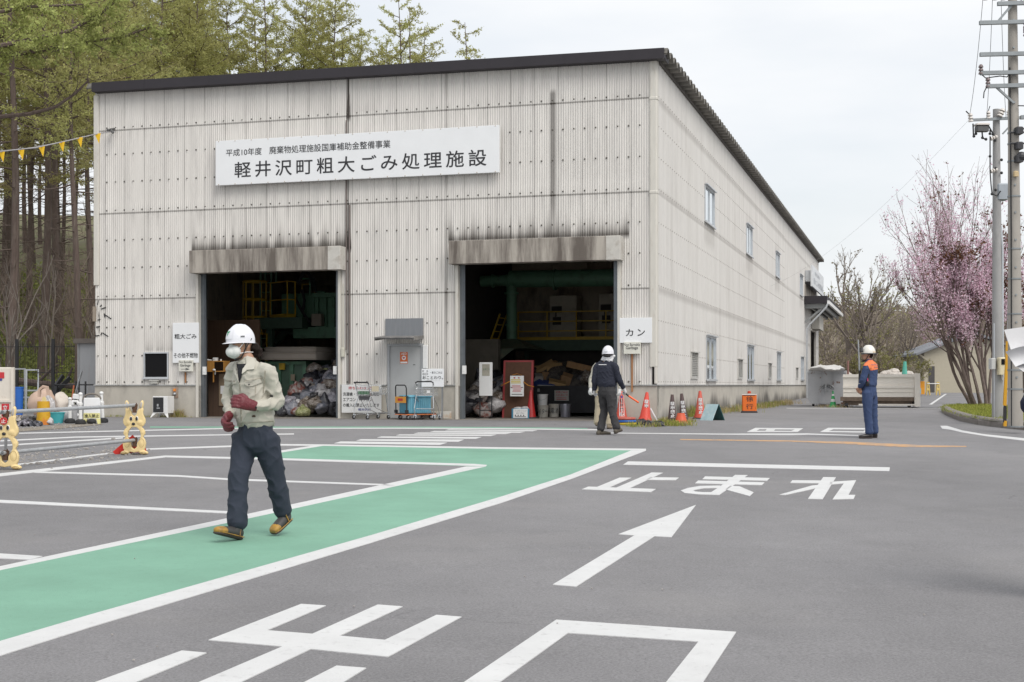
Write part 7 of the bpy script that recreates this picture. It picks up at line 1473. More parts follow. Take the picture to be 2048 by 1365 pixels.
    patch('button', [[(288, 410), (296, 409), (296, 417), (288, 418)], [(174, 414), (181, 414), (181, 422), (174, 422)], [(330, 546), (338, 545), (338, 553), (330, 554)]], M_ink, .014)
    for q in 'LR':
        bt = J['bt' + q]; to, h_ = J['toe' + q], J['heel' + q]; d = (to - h_).normalized(); sd = d.cross(up).normalized(); nr = sd.cross(d).normalized(); b = MB(); yl = mat('boot_yellow', (.42, .23, .035), .55, var=.2, dirt=(.14, .09, .05), dscale=14, damt=.75, dpos=(.42, .62))
        loft(b, [(h_.lerp(to, .70) + nr * .036, .0485, .034), (h_.lerp(to, .82) + nr * .034, .0490, .033), (to - d * .018 + nr * .029, .040, .026)], sd, 14); b.build('toe_cap', yl, bt, smooth=60)
        b = MB(); b.tube([h_ + d * .02 + sd * s_ * .043 + nr * .02 if k == 0 else (h_.lerp(to, k) + sd * s_ * (.047 if k < .9 else .03) + nr * .019) for s_, k in ((1, 0), (1, .5), (1, .8), (1, .95), (-1, .95), (-1, .8), (-1, .5), (-1, 0))], .0045, 5); b.bar(h_ + d * .07 + sd * -.046 + nr * .025, h_ + d * .07 + sd * -.042 + nr * .09, .012, .006); b.build('welt', yl, bt)
striding_man()
# ---- the man in the navy sweater with a light baton, seen from behind
def baton_man():
    B = G(1212, 870); P = lambda x, y, dy=0: at(1160 + x / 6.83, 680 + y / 6.83, B.y + dy) - B
    t = thing('person', 'man in navy sweater and dark trousers walking away with white gloves and an orange baton', 'person', B); fw = (.42, .9, 0)
    J = dict(head=P(390, 175), neck=P(380, 300, -.02), chest=P(355, 410), belly=P(358, 530), hem=P(365, 632), hip=P(368, 680), shL=P(228, 372, .07), elL=P(200, 545, .06), wrL=P(195, 680, .12), handL=P(190, 722, .16), shR=P(478, 372, -.10), elR=P(535, 550, -.10), wrR=P(592, 655, -.02), handR=P(614, 700, .03),
             hpL=P(318, 720, .06), knL=P(330, 960, .1), anL=P(282, 1222, .0), toeL=P(420, 1296, .12), heelL=P(222, 1306, -.05), hpR=P(420, 720, -.07), knR=P(435, 960, -.1), anR=P(500, 1205, -.2), toeR=P(575, 1240, -.1), heelR=P(470, 1288, -.25))
    wg = mat('glove_white', (.62, .62, .62), .85, var=.05)
    body, jk, tr, J, H, hf, hl = person(t, J, fw, cloth('sweater_navy', (.016, .019, .034)), cloth('trousers_charcoal', (.035, .034, .036)), wg, mat('shoe_grey', (.10, .085, .065), .7), hfw=(.3, .95, 0), tw=1.02, seed=20, fold=.009, curl={'L': Vector((.6, .3, -.1)), 'R': Vector((-.5, .5, -.3))})
    up = Vector((0, 0, 1)); R_ = P(382, 192); he = helmet(t, R_, hf, M_hel, (.115, .135, .165), .03); b = MB(); b.box(-.04, .02, -.002, .002, .03, .042, Matrix.Translation(R_ - hf * .139)); b.build('side_mark', M_grey, he)
    b = MB(); b.tube([R_ + hl * .105 - hf * .05 - up * .02, R_ + hl * .07 - hf * .115 - up * .035, R_ - hf * .13 - up * .04, R_ - hl * .07 - hf * .115 - up * .035, R_ - hl * .105 - hf * .05 - up * .02], .012, 6); b.build('head_band', M_black, he); b = MB(); b.ball(R_ - hf * .03 - up * .02, (.095, .105, .06), 12, 8); b.build('hair', M_hair, t, smooth=60)
    b = MB(); loft(b, [(P(390, 215), .095, .10), (P(385, 245), .10, .10), (P(372, 275), .115, .10)], (1, 0, 0), 18); b.ball(P(450, 222), (.05, .05, .022), 10, 6); b.ball(P(325, 272), (.06, .05, .026), 10, 6); skin('towel', b, mat('towel_white', (.68, .68, .70), .95, var=.04), t, .010, 2, folds(.02, 16, 3))
    def view(x, y): a = P(x, y, -3); return a, (P(x, y, 3) - a).normalized()
    patch = patcher(t, [jk], view, 3); patch('reflective_strip', [[(258, 332), (362, 334), (362, 348), (258, 346)]], M_conewhite, .005)
    h0 = J['handR'] + Vector((0, 0, .0)); t2 = thing('light_baton', 'short orange signal baton in the right hand of the man in the navy sweater', 'baton', B + h0); a, c, e = P(600, 715, .06) - h0, P(665, 768, .02) - h0, P(803, 860, -.05) - h0
    b = MB(); b.tube([a, c], [.016, .018], 10); b.build('grip', M_black, t2, smooth=50); b = MB(); b.tube([c, c.lerp(e, .97), e], [.019, .018, .012], 10); b.build('tube', mat('baton_orange', (.85, .12, .02), .35), t2, smooth=50)
    # the one walking hidden beyond him
    B2 = G(1206, 858); Q = lambda x, y, dy=0: at(1160 + x / 6.83, 680 + y / 6.83, B2.y + dy) - B2
    t = thing('person', 'person in cream jacket and khaki trousers mostly hidden behind the man in the navy sweater', 'person', B2)
    J = dict(head=Q(378, 190), neck=Q(366, 300), chest=Q(345, 410), belly=Q(345, 530), hem=Q(345, 625), hip=Q(345, 670), shL=Q(215, 372, .05), elL=Q(160, 540, .05), wrL=Q(146, 650, -.02), handL=Q(140, 700, -.05), shR=Q(470, 372, -.05), elR=Q(535, 545, 0), wrR=Q(548, 660, -.05), handR=Q(540, 715, -.08),
             hpL=Q(280, 710, .05), knL=Q(255, 940, .05), anL=Q(235, 1140, .05), toeL=Q(320, 1185, .1), heelL=Q(215, 1175, -.05), hpR=Q(400, 710, -.05), knR=Q(415, 950, -.05), anR=Q(405, 1150, -.1), toeR=Q(440, 1222, -.1), heelR=Q(360, 1212, -.15))
    person(t, J, fw, MATS['work_jacket_tan'], cloth('trousers_khaki', (.42, .36, .26)), wg, mat('shoe_khaki', (.2, .16, .11), .7), tw=1.0, seed=33, curl={'L': Vector((.5, .5, -.1)), 'R': Vector((-.5, .5, -.1))}); helmet(t, Q(376, 200), fw, M_hel, (.11, .13, .15), .03)
baton_man()
# ---- the man standing at attention in a navy uniform with an orange yoke
def uniform_man():
    B = G(1737, 877); P = lambda x, y, dy=0: at(1680 + x / 6.5, 680 + y / 6.5, B.y + dy) - B
    t = thing('person', 'man in navy uniform with orange shoulder yoke and white helmet standing in profile', 'person', B); fw = (-.86, .5, 0)
    J = dict(head=P(352, 195), neck=P(378, 278), chest=P(395, 390), belly=P(385, 510), hem=P(378, 605), hip=P(378, 655), shL=P(345, 362, -.19), elL=P(295, 525, -.20), wrL=P(258, 612, -.12), handL=P(248, 648, -.08), shR=P(440, 358, .2), elR=P(330, 530, .2), wrR=P(262, 625, .06), handR=P(252, 672, .0),
             hpL=P(352, 700, -.09), knL=P(362, 930, -.09), anL=P(382, 1205, -.09), toeL=P(243, 1278, -.12), heelL=P(425, 1282, -.08), hpR=P(410, 700, .09), knR=P(430, 930, .09), anR=P(448, 1200, .09), toeR=P(330, 1270, .1), heelR=P(492, 1275, .12))
    ny = cloth('uniform_navy', (.034, .058, .135)); body, jk, tr, J, H, hf, hl = person(t, J, fw, ny, ny, M_skin, mat('shoe_black', (.025, .02, .02), .35), hfw=(-1, .1, 0), tw=.98, seed=50, fold=.007, curl={'L': Vector((.2, .9, -.1)), 'R': Vector((.2, -.9, -.1))})
    up = Vector((0, 0, 1)); R_ = P(372, 186); he = helmet(t, R_, hf, mat('helmet_cream', (.72, .70, .64), .25, var=.03, coat=.5), (.115, .128, .172), .012)
    ring = lambda z, o: [R_ + hf * math.cos(a) * (.128 + o) + hl * math.sin(a) * (.115 + o) + up * z for a in [2 * math.pi * i / 24 for i in range(25)]]
    b = MB(); b.tube(ring(.006, .008), .010, 5); b.build('black_rim', M_black, he); b = MB(); b.tube(ring(.036, .001)[8:18], .006, 5); b.build('gold_band', mat('gold_band', (.62, .36, .04), .4), he)
    b = MB(); vs = [R_ + hf * (.150 + .02 * (1 - abs(i) / 3)) * math.cos(i * .22) + hl * .135 * math.sin(i * .22) * 1.1 + up * (.045 + j * .075) for j in (0, 1) for i in range(-3, 4)]; b.add(vs, [(i, i + 1, i + 8, i + 7) for i in range(6)]); b.build('visor', mat('visor_smoke', (.09, .085, .08), .15, spec=.8), he); b = MB(); b.tube([vs[0] + (R_ - vs[0]) * .1, vs[7] + (R_ - vs[7]) * .1], .012, 5); b.tube(vs[:7], .010, 5); b.build('visor_frame', M_black, he)
    b = MB(); b.ball(H - hf * .045 + up * .0, (.070, .072, .075), 12, 8); b.build('hair', M_hair, t, smooth=60); b = MB()
    for s in (-1, 1): b.tube([R_ + hl * s * .1, H + hl * s * .082 - up * .03, H + hl * s * .06 + hf * .03 - up * .095, H + hf * .075 - up * .115], .008, 5)
    b.ball(H + hf * .07 - up * .112, (.03, .03, .018), 8, 6); b.build('chin_strap', M_black, he)
    def view(x, y): a = P(x, y, -3); return a, (P(x, y, 3) - a).normalized()
    patch = patcher(t, [jk], view, 4.5); og = cloth('yoke_orange', (.72, .20, .075)); yk = patch('shoulder_yoke', [[(380, 258), (425, 262), (470, 296), (500, 340), (512, 382), (400, 402), (380, 384), (362, 338), (296, 344), (330, 298)]], og, .005)
    patch('yoke_print', [[(402, 318), (482, 322), (482, 336), (402, 332)], [(440, 352), (496, 352), (496, 362), (440, 362)]], mat('print_dull', (.35, .15, .16), .8), .009, yk); patch('side_strap', [[(375, 430), (388, 450), (382, 600), (332, 600), (340, 520)]], M_black, .006); patch('pink_tag', [[(354, 500), (368, 496), (366, 540), (350, 542)]], mat('tag_pink', (.55, .03, .16), .5), .010); patch('cuff_stripe', [[(242, 566), (268, 566), (268, 572), (242, 572)]], M_conewhite, .005)
    h0 = J['handL']; t2 = thing('grey_staff', 'grey staff with a black grip held upright by the man in the navy uniform', 'staff', B + h0); a, c, e = P(250, 655, -.04) - h0, P(256, 400, -.02) - h0, P(236, 0, .0) - h0
    b = MB(); b.tube([a, c], .020, 8); b.build('grip', M_black, t2); b = MB(); b.tube([c, e], [.022, .012], 8); b.build('shaft', M_steel, t2, smooth=50)
uniform_man()
# ---- someone at the right edge holding papers
def paper_person():
    yy = 8.0; B = Vector((at(2150, 770, yy).x, yy, gz(yy))); P = lambda px, py, dy=0: at(px, py, yy + dy) - B
    t = thing('person', 'person in a navy sleeve at the right edge holding white papers', 'person', B); z = lambda h, x=0, y=0: Vector((x, y, h)); fw = (-.55, .83, 0)
    J = dict(head=z(1.58, -.02), neck=z(1.44), chest=z(1.30), belly=z(1.08), hem=z(.93), hip=z(.88), shL=z(1.36, -.17, -.10), elL=P(2062, 812, -.05), wrL=P(2082, 745, .14), handL=P(2076, 722, .2), shR=z(1.36, .17, .1), elR=z(1.08, .2, .25), wrR=P(2100, 735, .3), handR=P(2086, 715, .27), hpL=z(.84, -.09, -.03), knL=z(.47, -.09, 0), anL=z(.12, -.09), toeL=z(.0, -.2, .12), heelL=z(0, -.07, -.08), hpR=z(.84, .09, .03), knR=z(.47, .09), anR=z(.12, .09), toeR=z(0, 0, .16), heelR=z(0, .11, -.04))
    person(t, J, fw, cloth('sleeve_navy', (.014, .018, .042)), MATS['trousers_charcoal'], M_skin, MATS['shoe_black'], seed=70, fold=.007, curl={'L': Vector((.2, .7, .3)), 'R': Vector((-.5, .2, .3))}); helmet(t, B * 0 + z(1.60), fw, M_hel)
    h0 = J['handL']; t2 = thing('paper_sheaf', 'loose white papers held up at the right edge', 'papers', B + h0); w_ = mat('paper', (.76, .76, .77), .7, var=.02)
    Q = lambda px, py, dy: P(px, py, dy) - h0
    def sheet(nm, g): n = 8; b = MB(); vs = [g(i / n, j / n) for j in range(n + 1) for i in range(n + 1)]; b.add(vs, [(j * (n + 1) + i, j * (n + 1) + i + 1, (j + 1) * (n + 1) + i + 1, (j + 1) * (n + 1) + i) for j in range(n) for i in range(n)]); b.build(nm, w_, t2, smooth=80)
    sheet('upper_sheet', lambda u, v: Q(2008 + u * 95 + v * 20, 660 - u * 14 + v * 58, .17 + .03 * u + .01 * math.sin(v * 2.5)))
    sheet('lower_sheet', lambda u, v: Q(2024 + u * 70 + v * 24 - 10 * math.sin(v * 3), 702 + u * 14 + v * 42 - 6 * math.sin(u * 3), .15 + .06 * u + .03 * math.sin(v * 4))); sheet('curled_sheet', lambda u, v: Q(2011 + u * 60 + v * 20, 704 - 12 * math.sin(u * 2.0) + v * 30, .13 + .04 * math.sin(v * 3.1)))
paper_person()
# ================================================================== trees
NR = np.random.default_rng(5)
M_bark = mat('larch_bark', (.12, .088, .075), .95, var=.3, scale=4, stretch=(3, 3, .6), dirt=(.17, .15, .12), dscale=3, damt=.6, bump=.6, bscale=12)
M_barkdead = mat('dead_twig', (.20, .155, .125), .95, var=.3, scale=3)
M_barkpale = mat('pale_bark', (.215, .185, .16), .9, var=.25, scale=5, stretch=(2, 2, .5), dirt=(.10, .08, .06), dscale=6, damt=.6)
M_larch = leafmat('larch_needles', [(.36, .34, .15), (.48, .475, .19), (.56, .58, .25)], trans=.5)
M_larchb = leafmat('larch_brownish', [(.34, .29, .15), (.43, .39, .18), (.50, .49, .21)], trans=.5)
M_bud = leafmat('bud_haze', [(.20, .165, .13), (.30, .255, .20), (.38, .34, .26)])
M_budg = leafmat('bud_green', [(.18, .165, .085), (.28, .27, .11), (.36, .36, .15)])
M_pink = leafmat('blossom_pink', [(.74, .49, .61), (.85, .65, .75), (.92, .80, .87)], trans=.4)
M_copper = leafmat('copper_leaves', [(.09, .045, .025), (.17, .085, .05), (.24, .13, .08)])
M_bush = leafmat('bush_green', [(.17, .175, .06), (.26, .29, .085), (.36, .40, .12)])
M_straw = leafmat('straw', [(.28, .21, .10), (.40, .32, .17), (.50, .42, .25)], trans=.2)
M_grass = leafmat('grass_blades', [(.17, .19, .05), (.29, .32, .07), (.42, .41, .12)])
def leaves(name, pts, size, m, tone=None, aspect=1.8, up=None, flat=0.0, parent=None):
    """one small bent leaf (two triangles) per point, each turned its own way"""
    pts = np.asarray(pts, dtype=float); n = len(pts)
    u = NR.normal(size=(n, 3)); u[:, 2] *= (1 - flat)
    if up is not None: u = u * .45 + np.asarray(up)
    u /= np.linalg.norm(u, axis=1)[:, None]; r = NR.normal(size=(n, 3)); v = np.cross(u, r); v /= np.linalg.norm(v, axis=1)[:, None] + 1e-9
    s = (size * NR.uniform(.6, 1.35, n))[:, None]; a = pts - u * s * aspect / 2; c = pts + u * s * aspect / 2; w_ = np.cross(u, v) * s * .18
    vs = np.empty((n * 4, 3)); vs[0::4] = a; vs[1::4] = pts - v * s / 2 + w_; vs[2::4] = c; vs[3::4] = pts + v * s / 2 + w_
    me = bpy.data.meshes.new(name); me.vertices.add(n * 4); me.vertices.foreach_set('co', vs.ravel())
    me.loops.add(n * 4); me.loops.foreach_set('vertex_index', np.arange(n * 4)); me.polygons.add(n); me.polygons.foreach_set('loop_start', np.arange(n) * 4); me.polygons.foreach_set('loop_total', np.full(n, 4))
    t = np.clip((NR.uniform(0, 1, n) if tone is None else np.asarray(tone)), 0, 1); at_ = me.attributes.new('tone', 'FLOAT', 'POINT'); at_.data.foreach_set('value', np.repeat(t, 4))
    me.update(calc_edges=True); me.materials.append(m); return me
def clumptone(pts, f=.35, seed=0, spread=.22):
    return np.array([.5 + .75 * noise.noise(Vector((p[0] * f + seed, p[1] * f, p[2] * f))) for p in pts]) + NR.normal(0, spread, len(pts))
def curve_pts(p, d, L_, bend, n=4, jit=.06, rr=random):
    p = Vector(p); d = Vector(d).normalized(); out = [p.copy()]
    for i in range(n):
        d = (d + Vector(bend) / n + Vector((rr.gauss(0, jit), rr.gauss(0, jit), rr.gauss(0, jit)))).normalized(); p = p + d * L_ / n; out.append(p.copy())
    return out
def larch(seed, H, hb, Lmax, dead=True, dens=1.0, r0=.19, open_=1.0, lean=(0, 0), tuft=.115, dome=False):
    rr = random.Random(seed); tr = MB(); fol = []
    pts = [Vector((lean[0] * z + .18 * math.sin(z * .25 + seed), lean[1] * z + .15 * math.cos(z * .3 + seed), z)) for z in np.linspace(-.4, H, 12)]
    tr.tube(pts, [max(.015, r0 * (1 - .92 * i / 11) * (1.25 if i == 0 else 1)) for i in range(12)], 8)
    ax = lambda z: pts[0].lerp(pts[-1], 0) if z < 0 else pts[min(10, int((z + .4) / (H + .4) * 11))].lerp(pts[min(11, int((z + .4) / (H + .4) * 11) + 1)], ((z + .4) / (H + .4) * 11) % 1)
    z = 2.2 if dead else hb; k = rr.uniform(0, 6); nb = 0
    while z < H - .25:
        live = z >= hb; q = max(0, (z - hb) / (H - hb)); k += 2.39 + rr.gauss(0, .35)
        if live: L_ = (Lmax * ((1 - q ** 2.4) ** .7 if dome else (1 - q) ** .75) * min(1, .55 + q * 2.5) + .35) * rr.uniform(.55, 1.12); el = -.15 + .55 * q + rr.gauss(0, .12); bend = (0, 0, .55)
        else: L_ = rr.uniform(.5, 2.6) * (.5 + z / hb * .6); el = rr.uniform(-.35, .25); bend = (0, 0, rr.uniform(-.3, .45))
        d = Vector((math.cos(k), math.sin(k), el)); bp = curve_pts(ax(z), d, L_, bend, 5, .09, rr); rb = .012 + .011 * L_
        tr.tube(bp, [rb * (1 - .8 * i / 5) for i in range(6)], 4, False); nb += 1
        nt_ = int(L_ / (.30 if live else .55)) + 1
        for t in range(nt_):
            u = (t + rr.random()) / nt_; i_ = min(4, int(u * 5)); b0 = bp[i_].lerp(bp[i_ + 1], u * 5 - i_); side = rr.choice((-1, 1)); dd = (bp[i_ + 1] - bp[i_]).normalized(); sd = dd.cross(Vector((0, 0, 1))).normalized() * side
            l2 = (.25 + .40 * L_ * (1 - u) + .15) * rr.uniform(.6, 1.1)
            tw = curve_pts(b0, dd * .7 + sd * .8 + Vector((0, 0, rr.uniform(-.3, .3))), l2, (0, 0, -.15 if live else .2), 3, .12, rr); tr.tube(tw, [.011, .008, .006, .004], 3, False)
            if live:
                m_ = max(3, int(l2 / .045 * dens))
                for _ in range(m_):
                    s = rr.random() * 3; j = min(2, int(s)); c = tw[j].lerp(tw[j + 1], s - j); fol.append((c.x + rr.gauss(0, .06), c.y + rr.gauss(0, .06), c.z + rr.gauss(-.02, .06)))
                    if open_ > .9: fol.append((c.x + rr.gauss(0, .11), c.y + rr.gauss(0, .11), c.z + rr.gauss(-.04, .10)))
        z += rr.uniform(.16, .34) * (1.0 if live else 1.7) * (1 if open_ > .9 else 1.9)
    fol = np.array(fol); return tr.mesh('trunk', M_bark if dead or True else M_bark), leaves('crown', fol, tuft, M_larch if seed % 3 else M_larchb, clumptone(fol, .4, seed, .14), 2.6)
LV = [larch(1, 23, 11.5, 3.3, tuft=.058, dens=1.15), larch(2, 21, 11.0, 3.6, tuft=.058, dens=1.15), larch(4, 24, 13.0, 3.1, tuft=.058, dens=1.15), larch(6, 19, 9.0, 3.4, tuft=.058, dens=1.15)]
LR = larch(5, 21, 8.5, 4.0, tuft=.058, dens=1.6, dome=True)
LV.append(LR)
LO = [larch(7, 22, 12, 3.3, dens=2.6, open_=.5, dome=True, tuft=.058), larch(8, 19, 11, 2.4, dens=2.4, open_=.5, dome=True, tuft=.058)]
def plant(name, label, cat, tm, cm, loc, rz=0, s=1.0, group=None):
    t = thing(name, label, cat, loc, rz, group); t.scale = (s, s, s); obj('trunk', tm, t)
    if cm is not None: obj('crown', cm, t)
    return t
rr = random.Random(14)
G_l = 'larches in the wood left of the hall'
spots = []
for i in range(900):
    yy = rr.uniform(49, 105); px = rr.uniform(-180, 470)
    x = (px - CX) / F * yy
    if px > 160 + (yy - 48) * 6.5: continue
    if all((x - a) ** 2 + (yy - c) ** 2 > (2.3 + (yy - 48) * .02) ** 2 for a, c in spots): spots.append((x, yy))
spots = spots[:76]
for i, (x, yy) in enumerate(spots):
    tm, cm = LV[(0, 1, 2, 3)[i % 4]]; plant('larch_tree', 'larch with a straight dark trunk standing among others in the wood', 'tree', tm, cm, (x, yy, hill_left(x, yy) - .1), rr.uniform(0, 6.3), rr.uniform(.82, 1.08), G_l)
# the row whose crowns show over the roof
for (px, py, yy, v, lab) in ((250, -60, 74, 0, 'larch with a full green crown over the far left of the roof'), (330, -90, 80, 4, 'tall larch crown second from the left over the roof'), (395, -40, 76, 4, 'broad larch crown third from the left over the roof'), (455, -20, 82, 4, 'larch crown left of the pale gap over the roof'), (508, -30, 86, 1, 'larch crown just left of the gap in the trees'), (292, -20, 88, 2, 'larch crown further back at the far left of the roof'),
                        (215, -70, 66, 1, 'larch crown above the left roof corner'), (556, 66, 84, 4, 'low yellowish larch crown in the gap left of the rounded tree'),
                        (612, -24, 84, 4, 'left half of the dense rounded double crown behind the roof'), (668, -18, 82, 4, 'right half of the dense rounded double crown behind the roof'), (640, 10, 90, 4, 'larch crown filling the back of the rounded double crown'), (722, 66, 84, 4, 'small larch crown at the right foot of the rounded tree'),
                        (775, 78, 88, 4, 'small larch crown behind the open-branched one'), (850, 52, 86, 1, 'thin larch crown right of the open-branched one')):
    top = CZ - (py - HY) / F * yy; x = (px - CX) / F * yy; zb = hill_left(x, yy) - .1; tm, cm = LV[v]; H = (23, 21, 24, 19, 21)[v]
    plant('larch_tree', lab, 'tree', tm, cm, (x, yy, zb), rr.uniform(0, 6), max(.6, (top - zb) / H), 'larches seen over the roof')
for (px, py, yy, v, lab) in ((795, -8, 80, 0, 'open-branched larch with sparse clumps, tallest right of the rounded crown'), (822, 15, 84, 1, 'sparse larch close behind the open-branched one'), (930, 46, 86, 1, 'thin sparse larch farthest right over the roof'), (525, -40, 78, 0, 'sparse larch with bare upper boughs in the gap')):
    top = CZ - (py - HY) / F * yy; x = (px - CX) / F * yy; zb = hill_left(x, yy) - .1; tm, cm = LO[v]; H = (22, 19)[v]
    plant('larch_tree', lab, 'tree', tm, cm, (x, yy, zb), rr.uniform(0, 6), max(.6, (top - zb) / H), 'larches seen over the roof')
# the near larch whose boughs hang into the top left corner
def boughs():
    rr = random.Random(31); base = Vector((at(-210, 770, 40).x, 40, 0)); tr = MB(); fol = []
    z_ = np.linspace(0, 22, 10); tr.tube([Vector((.1 * math.sin(z), 0, z)) for z in z_], [.30 - .011 * z for z in z_], 10)
    limbs = [[(-150, 140), (0, 92), (70, 78), (140, 62), (200, 30), (240, -5)], [(-150, 60), (0, 24), (60, 14), (175, 9)], [(-150, 150), (0, 112), (70, 104), (140, 88), (240, 76), (300, 55)], [(-160, 240), (0, 234), (60, 228), (110, 215), (150, 188), (178, 160)], [(-150, -10), (40, -40), (160, -60), (300, -90)], [(100, 100), (190, 84), (250, 70)], [(345, 158), (375, 132), (400, 90), (430, 40)], ]
    for li, l_ in enumerate(limbs):
        if li == 6: continue
        yy = 38.5 + li * .5; pp = [at(x, y, yy) - base for x, y in l_]; pp = [Vector((0, 0, pp[0].z - .2))] + pp if li < 5 else pp
        n = len(pp); tr.tube(pp, [.085 * (1 - .8 * i / (n - 1)) + .008 for i in range(n)], 6)
        for a, c in zip(pp[:-1], pp[1:]):
            m_ = int((c - a).length / .16)
            for t in range(m_):
                p = a.lerp(c, (t + rr.random()) / m_); dd = (c - a).normalized(); sd = Vector((rr.gauss(0, .4), rr.gauss(0, 1), rr.gauss(0, .7)))
                L_ = rr.uniform(.4, 1.5); tw = curve_pts(p, dd * .9 + sd * .6, L_, (0, 0, -.2), 4, .14, rr); tr.tube(tw, [.014, .011, .008, .006, .004], 3, False)
                for q in range(2):
                    s0 = tw[2]; t2 = curve_pts(s0, dd + Vector((rr.gauss(0, .6), rr.gauss(0, .6), rr.gauss(0, .6))), L_ * .5, (0, 0, -.2), 3, .15, rr); tr.tube(t2, [.007, .006, .005, .003], 3, False)
                    if li != 3:
                        for _ in range(int(L_ * 32)): s = rr.random() * 3; j = min(2, int(s)); c2 = t2[j].lerp(t2[j + 1], s - j); fol.append((c2.x + rr.gauss(0, .05), c2.y + rr.gauss(0, .05), c2.z + rr.gauss(0, .05)))
                if li != 3:
                    for _ in range(int(L_ * 46)): s = rr.random() * 4; j = min(3, int(s)); c2 = tw[j].lerp(tw[j + 1], s - j); fol.append((c2.x + rr.gauss(0, .06), c2.y + rr.gauss(0, .06), c2.z + rr.gauss(0, .06)))
    fol = np.array(fol); t = thing('larch_tree', 'near larch off the left edge reaching long mossy boughs into the top left corner', 'tree', base); obj('trunk', tr.mesh('trunk', M_bark), t)
    mb_ = leafmat('fresh_needles', [(.31, .33, .12), (.42, .46, .16), (.50, .55, .21)], trans=.45); obj('crown', leaves('crown', fol, .055, mb_, clumptone(fol, .7, 3), 1.8), t)
boughs()
# branching trees: pale saplings in the wood, bare trees at the right, the blossoming tree
def branchy(seed, stems, depth, ratio, spread, upb, nkids=(2, 3), mat_=M_barkpale, leafd=0, jit=.08, minr=.006, twigs=True, n0=5, kids_from=.35):
    rr = random.Random(seed); tr = MB(); fol = []
    def grow(p, d, L_, r, k):
        pts = curve_pts(p, d, L_, (0, 0, upb), n0 if k == depth else 4, jit, rr); n = len(pts)
        tr.tube(pts, [max(minr * .6, r * (1 - .45 * i / (n - 1))) for i in range(n)], 8 if r > .05 else (5 if r > .02 else 3), False)
        if k <= 1:
            for _ in range(leafd):
                s = rr.random() * (n - 1); j = min(n - 2, int(s)); c = pts[j].lerp(pts[j + 1], s - j); fol.append((c.x + rr.gauss(0, .05), c.y + rr.gauss(0, .05), c.z + rr.gauss(0, .05)))
        if k == 0: return
        m_ = rr.randint(*nkids) + (1 if k == depth else 0)
        for i in range(m_):
            u = kids_from + (1 - kids_from) * (i + rr.random()) / m_; s = min(u, .999) * (n - 1); j = min(n - 2, int(s)); b0 = pts[j].lerp(pts[j + 1], s - j); dd = (pts[j + 1] - pts[j]).normalized()
            o_ = Vector((rr.gauss(0, 1), rr.gauss(0, 1), rr.gauss(0, .5))); o_ = (o_ - dd * o_.dot(dd)).normalized()
            grow(b0, dd + o_ * spread * rr.uniform(.6, 1.25), L_ * ratio * rr.uniform(.7, 1.15), max(minr, r * .58 * rr.uniform(.8, 1.1)), k - 1)
        if k >= 1: grow(pts[-1], pts[-1] - pts[-2], L_ * ratio * .9, max(minr, r * .55), k - 1)
    for p, d, L_, r in stems: grow(Vector(p), Vector(d), L_, r, depth)
    return tr.mesh('trunk', mat_), np.array(fol) if fol else None
P1 = branchy(3, [((0, 0, -.2), (.05, 0, 1), 6.0, .085)], 2, .5, .6, .2, (2, 3), M_barkpale)[0]; P2 = branchy(9, [((0, 0, -.2), (-.06, 0, 1), 4.6, .085), ((.05, 0, .6), (.3, 0, 1), 4.0, .06)], 2, .5, .7, .2, (2, 3), M_barkpale)[0]
P3 = branchy(12, [((0, 0, -.2), (.28, 0, 1), 3.6, .10)], 3, .6, .6, .1, (2, 3), M_barkpale)[0]; B1 = branchy(15, [((0, 0, -.1), (.1, 0, 1), 3.2, .045), ((0, 0, -.1), (-.3, .1, 1), 2.8, .04)], 3, .6, .7, .15, (3, 4), M_barkdead)[0]
for (px, yy, m_, rz, s, lab) in ((2, 46.5, P1, .3, .6, 'pale straight young tree at the far left edge behind the fence'), (28, 47, P2, 1.2, .62, 'pale forked young tree behind the fence left of the dark trunk'), (168, 46, P3, .1, .62, 'leaning pale trunk beside the grey enclosure'), (96, 54, P2, 4, .7, 'pale crooked tree in the middle of the wood edge')):
    x = (px - CX) / F * yy; plant('young_tree', lab, 'tree', m_, None, (x, yy, hill_left(x, yy)), rz, s)
for i in range(14):
    yy = rr.uniform(49, 66); px = rr.uniform(-60, 190); x = (px - CX) / F * yy
    plant('leafless_shrub', 'leafless brown shrub in the undergrowth of the wood', 'shrub', B1, None, (x, yy, hill_left(x, yy)), rr.uniform(0, 6), rr.uniform(.5, 1.15), 'leafless shrubs in the wood')
# low green growth of the wood
pts = []
for i in range(620):
    yy = rr.uniform(46, 90); x = (rr.uniform(-150, 200) - CX) / F * yy; z0 = hill_left(x, yy); s = rr.uniform(.25, .9); 
    for _ in range(int(60 * s)): pts.append((x + rr.gauss(0, s * .7), yy + rr.gauss(0, s * .5), z0 + abs(rr.gauss(0, s * .55))))
pts = np.array(pts); tag(obj('undergrowth', leaves('undergrowth', pts, .12, M_bush, clumptone(pts, .4, 9), 1.6)), 'low green undergrowth on the wooded slope', 'undergrowth', kind='stuff')
t = thing('fallen_log', 'dead fallen trunk lying behind the black fence', 'log', (at(60, 770, 46.5).x, 46.5, .6)); b = MB(); b.tube([(-1.4, 0, .55), (.2, .1, .35), (1.6, 0, .25), (2.2, .1, .4)], [.13, .12, .10, .06], 8); b.tube([(.2, .1, .35), (.7, 0, .8), (1.0, -.1, 1.0)], [.06, .05, .03], 6); b.tube([(1.2, 0, .3), (1.5, -.1, .9)], [.06, .03], 6); b.build('trunk', M_bark, t)
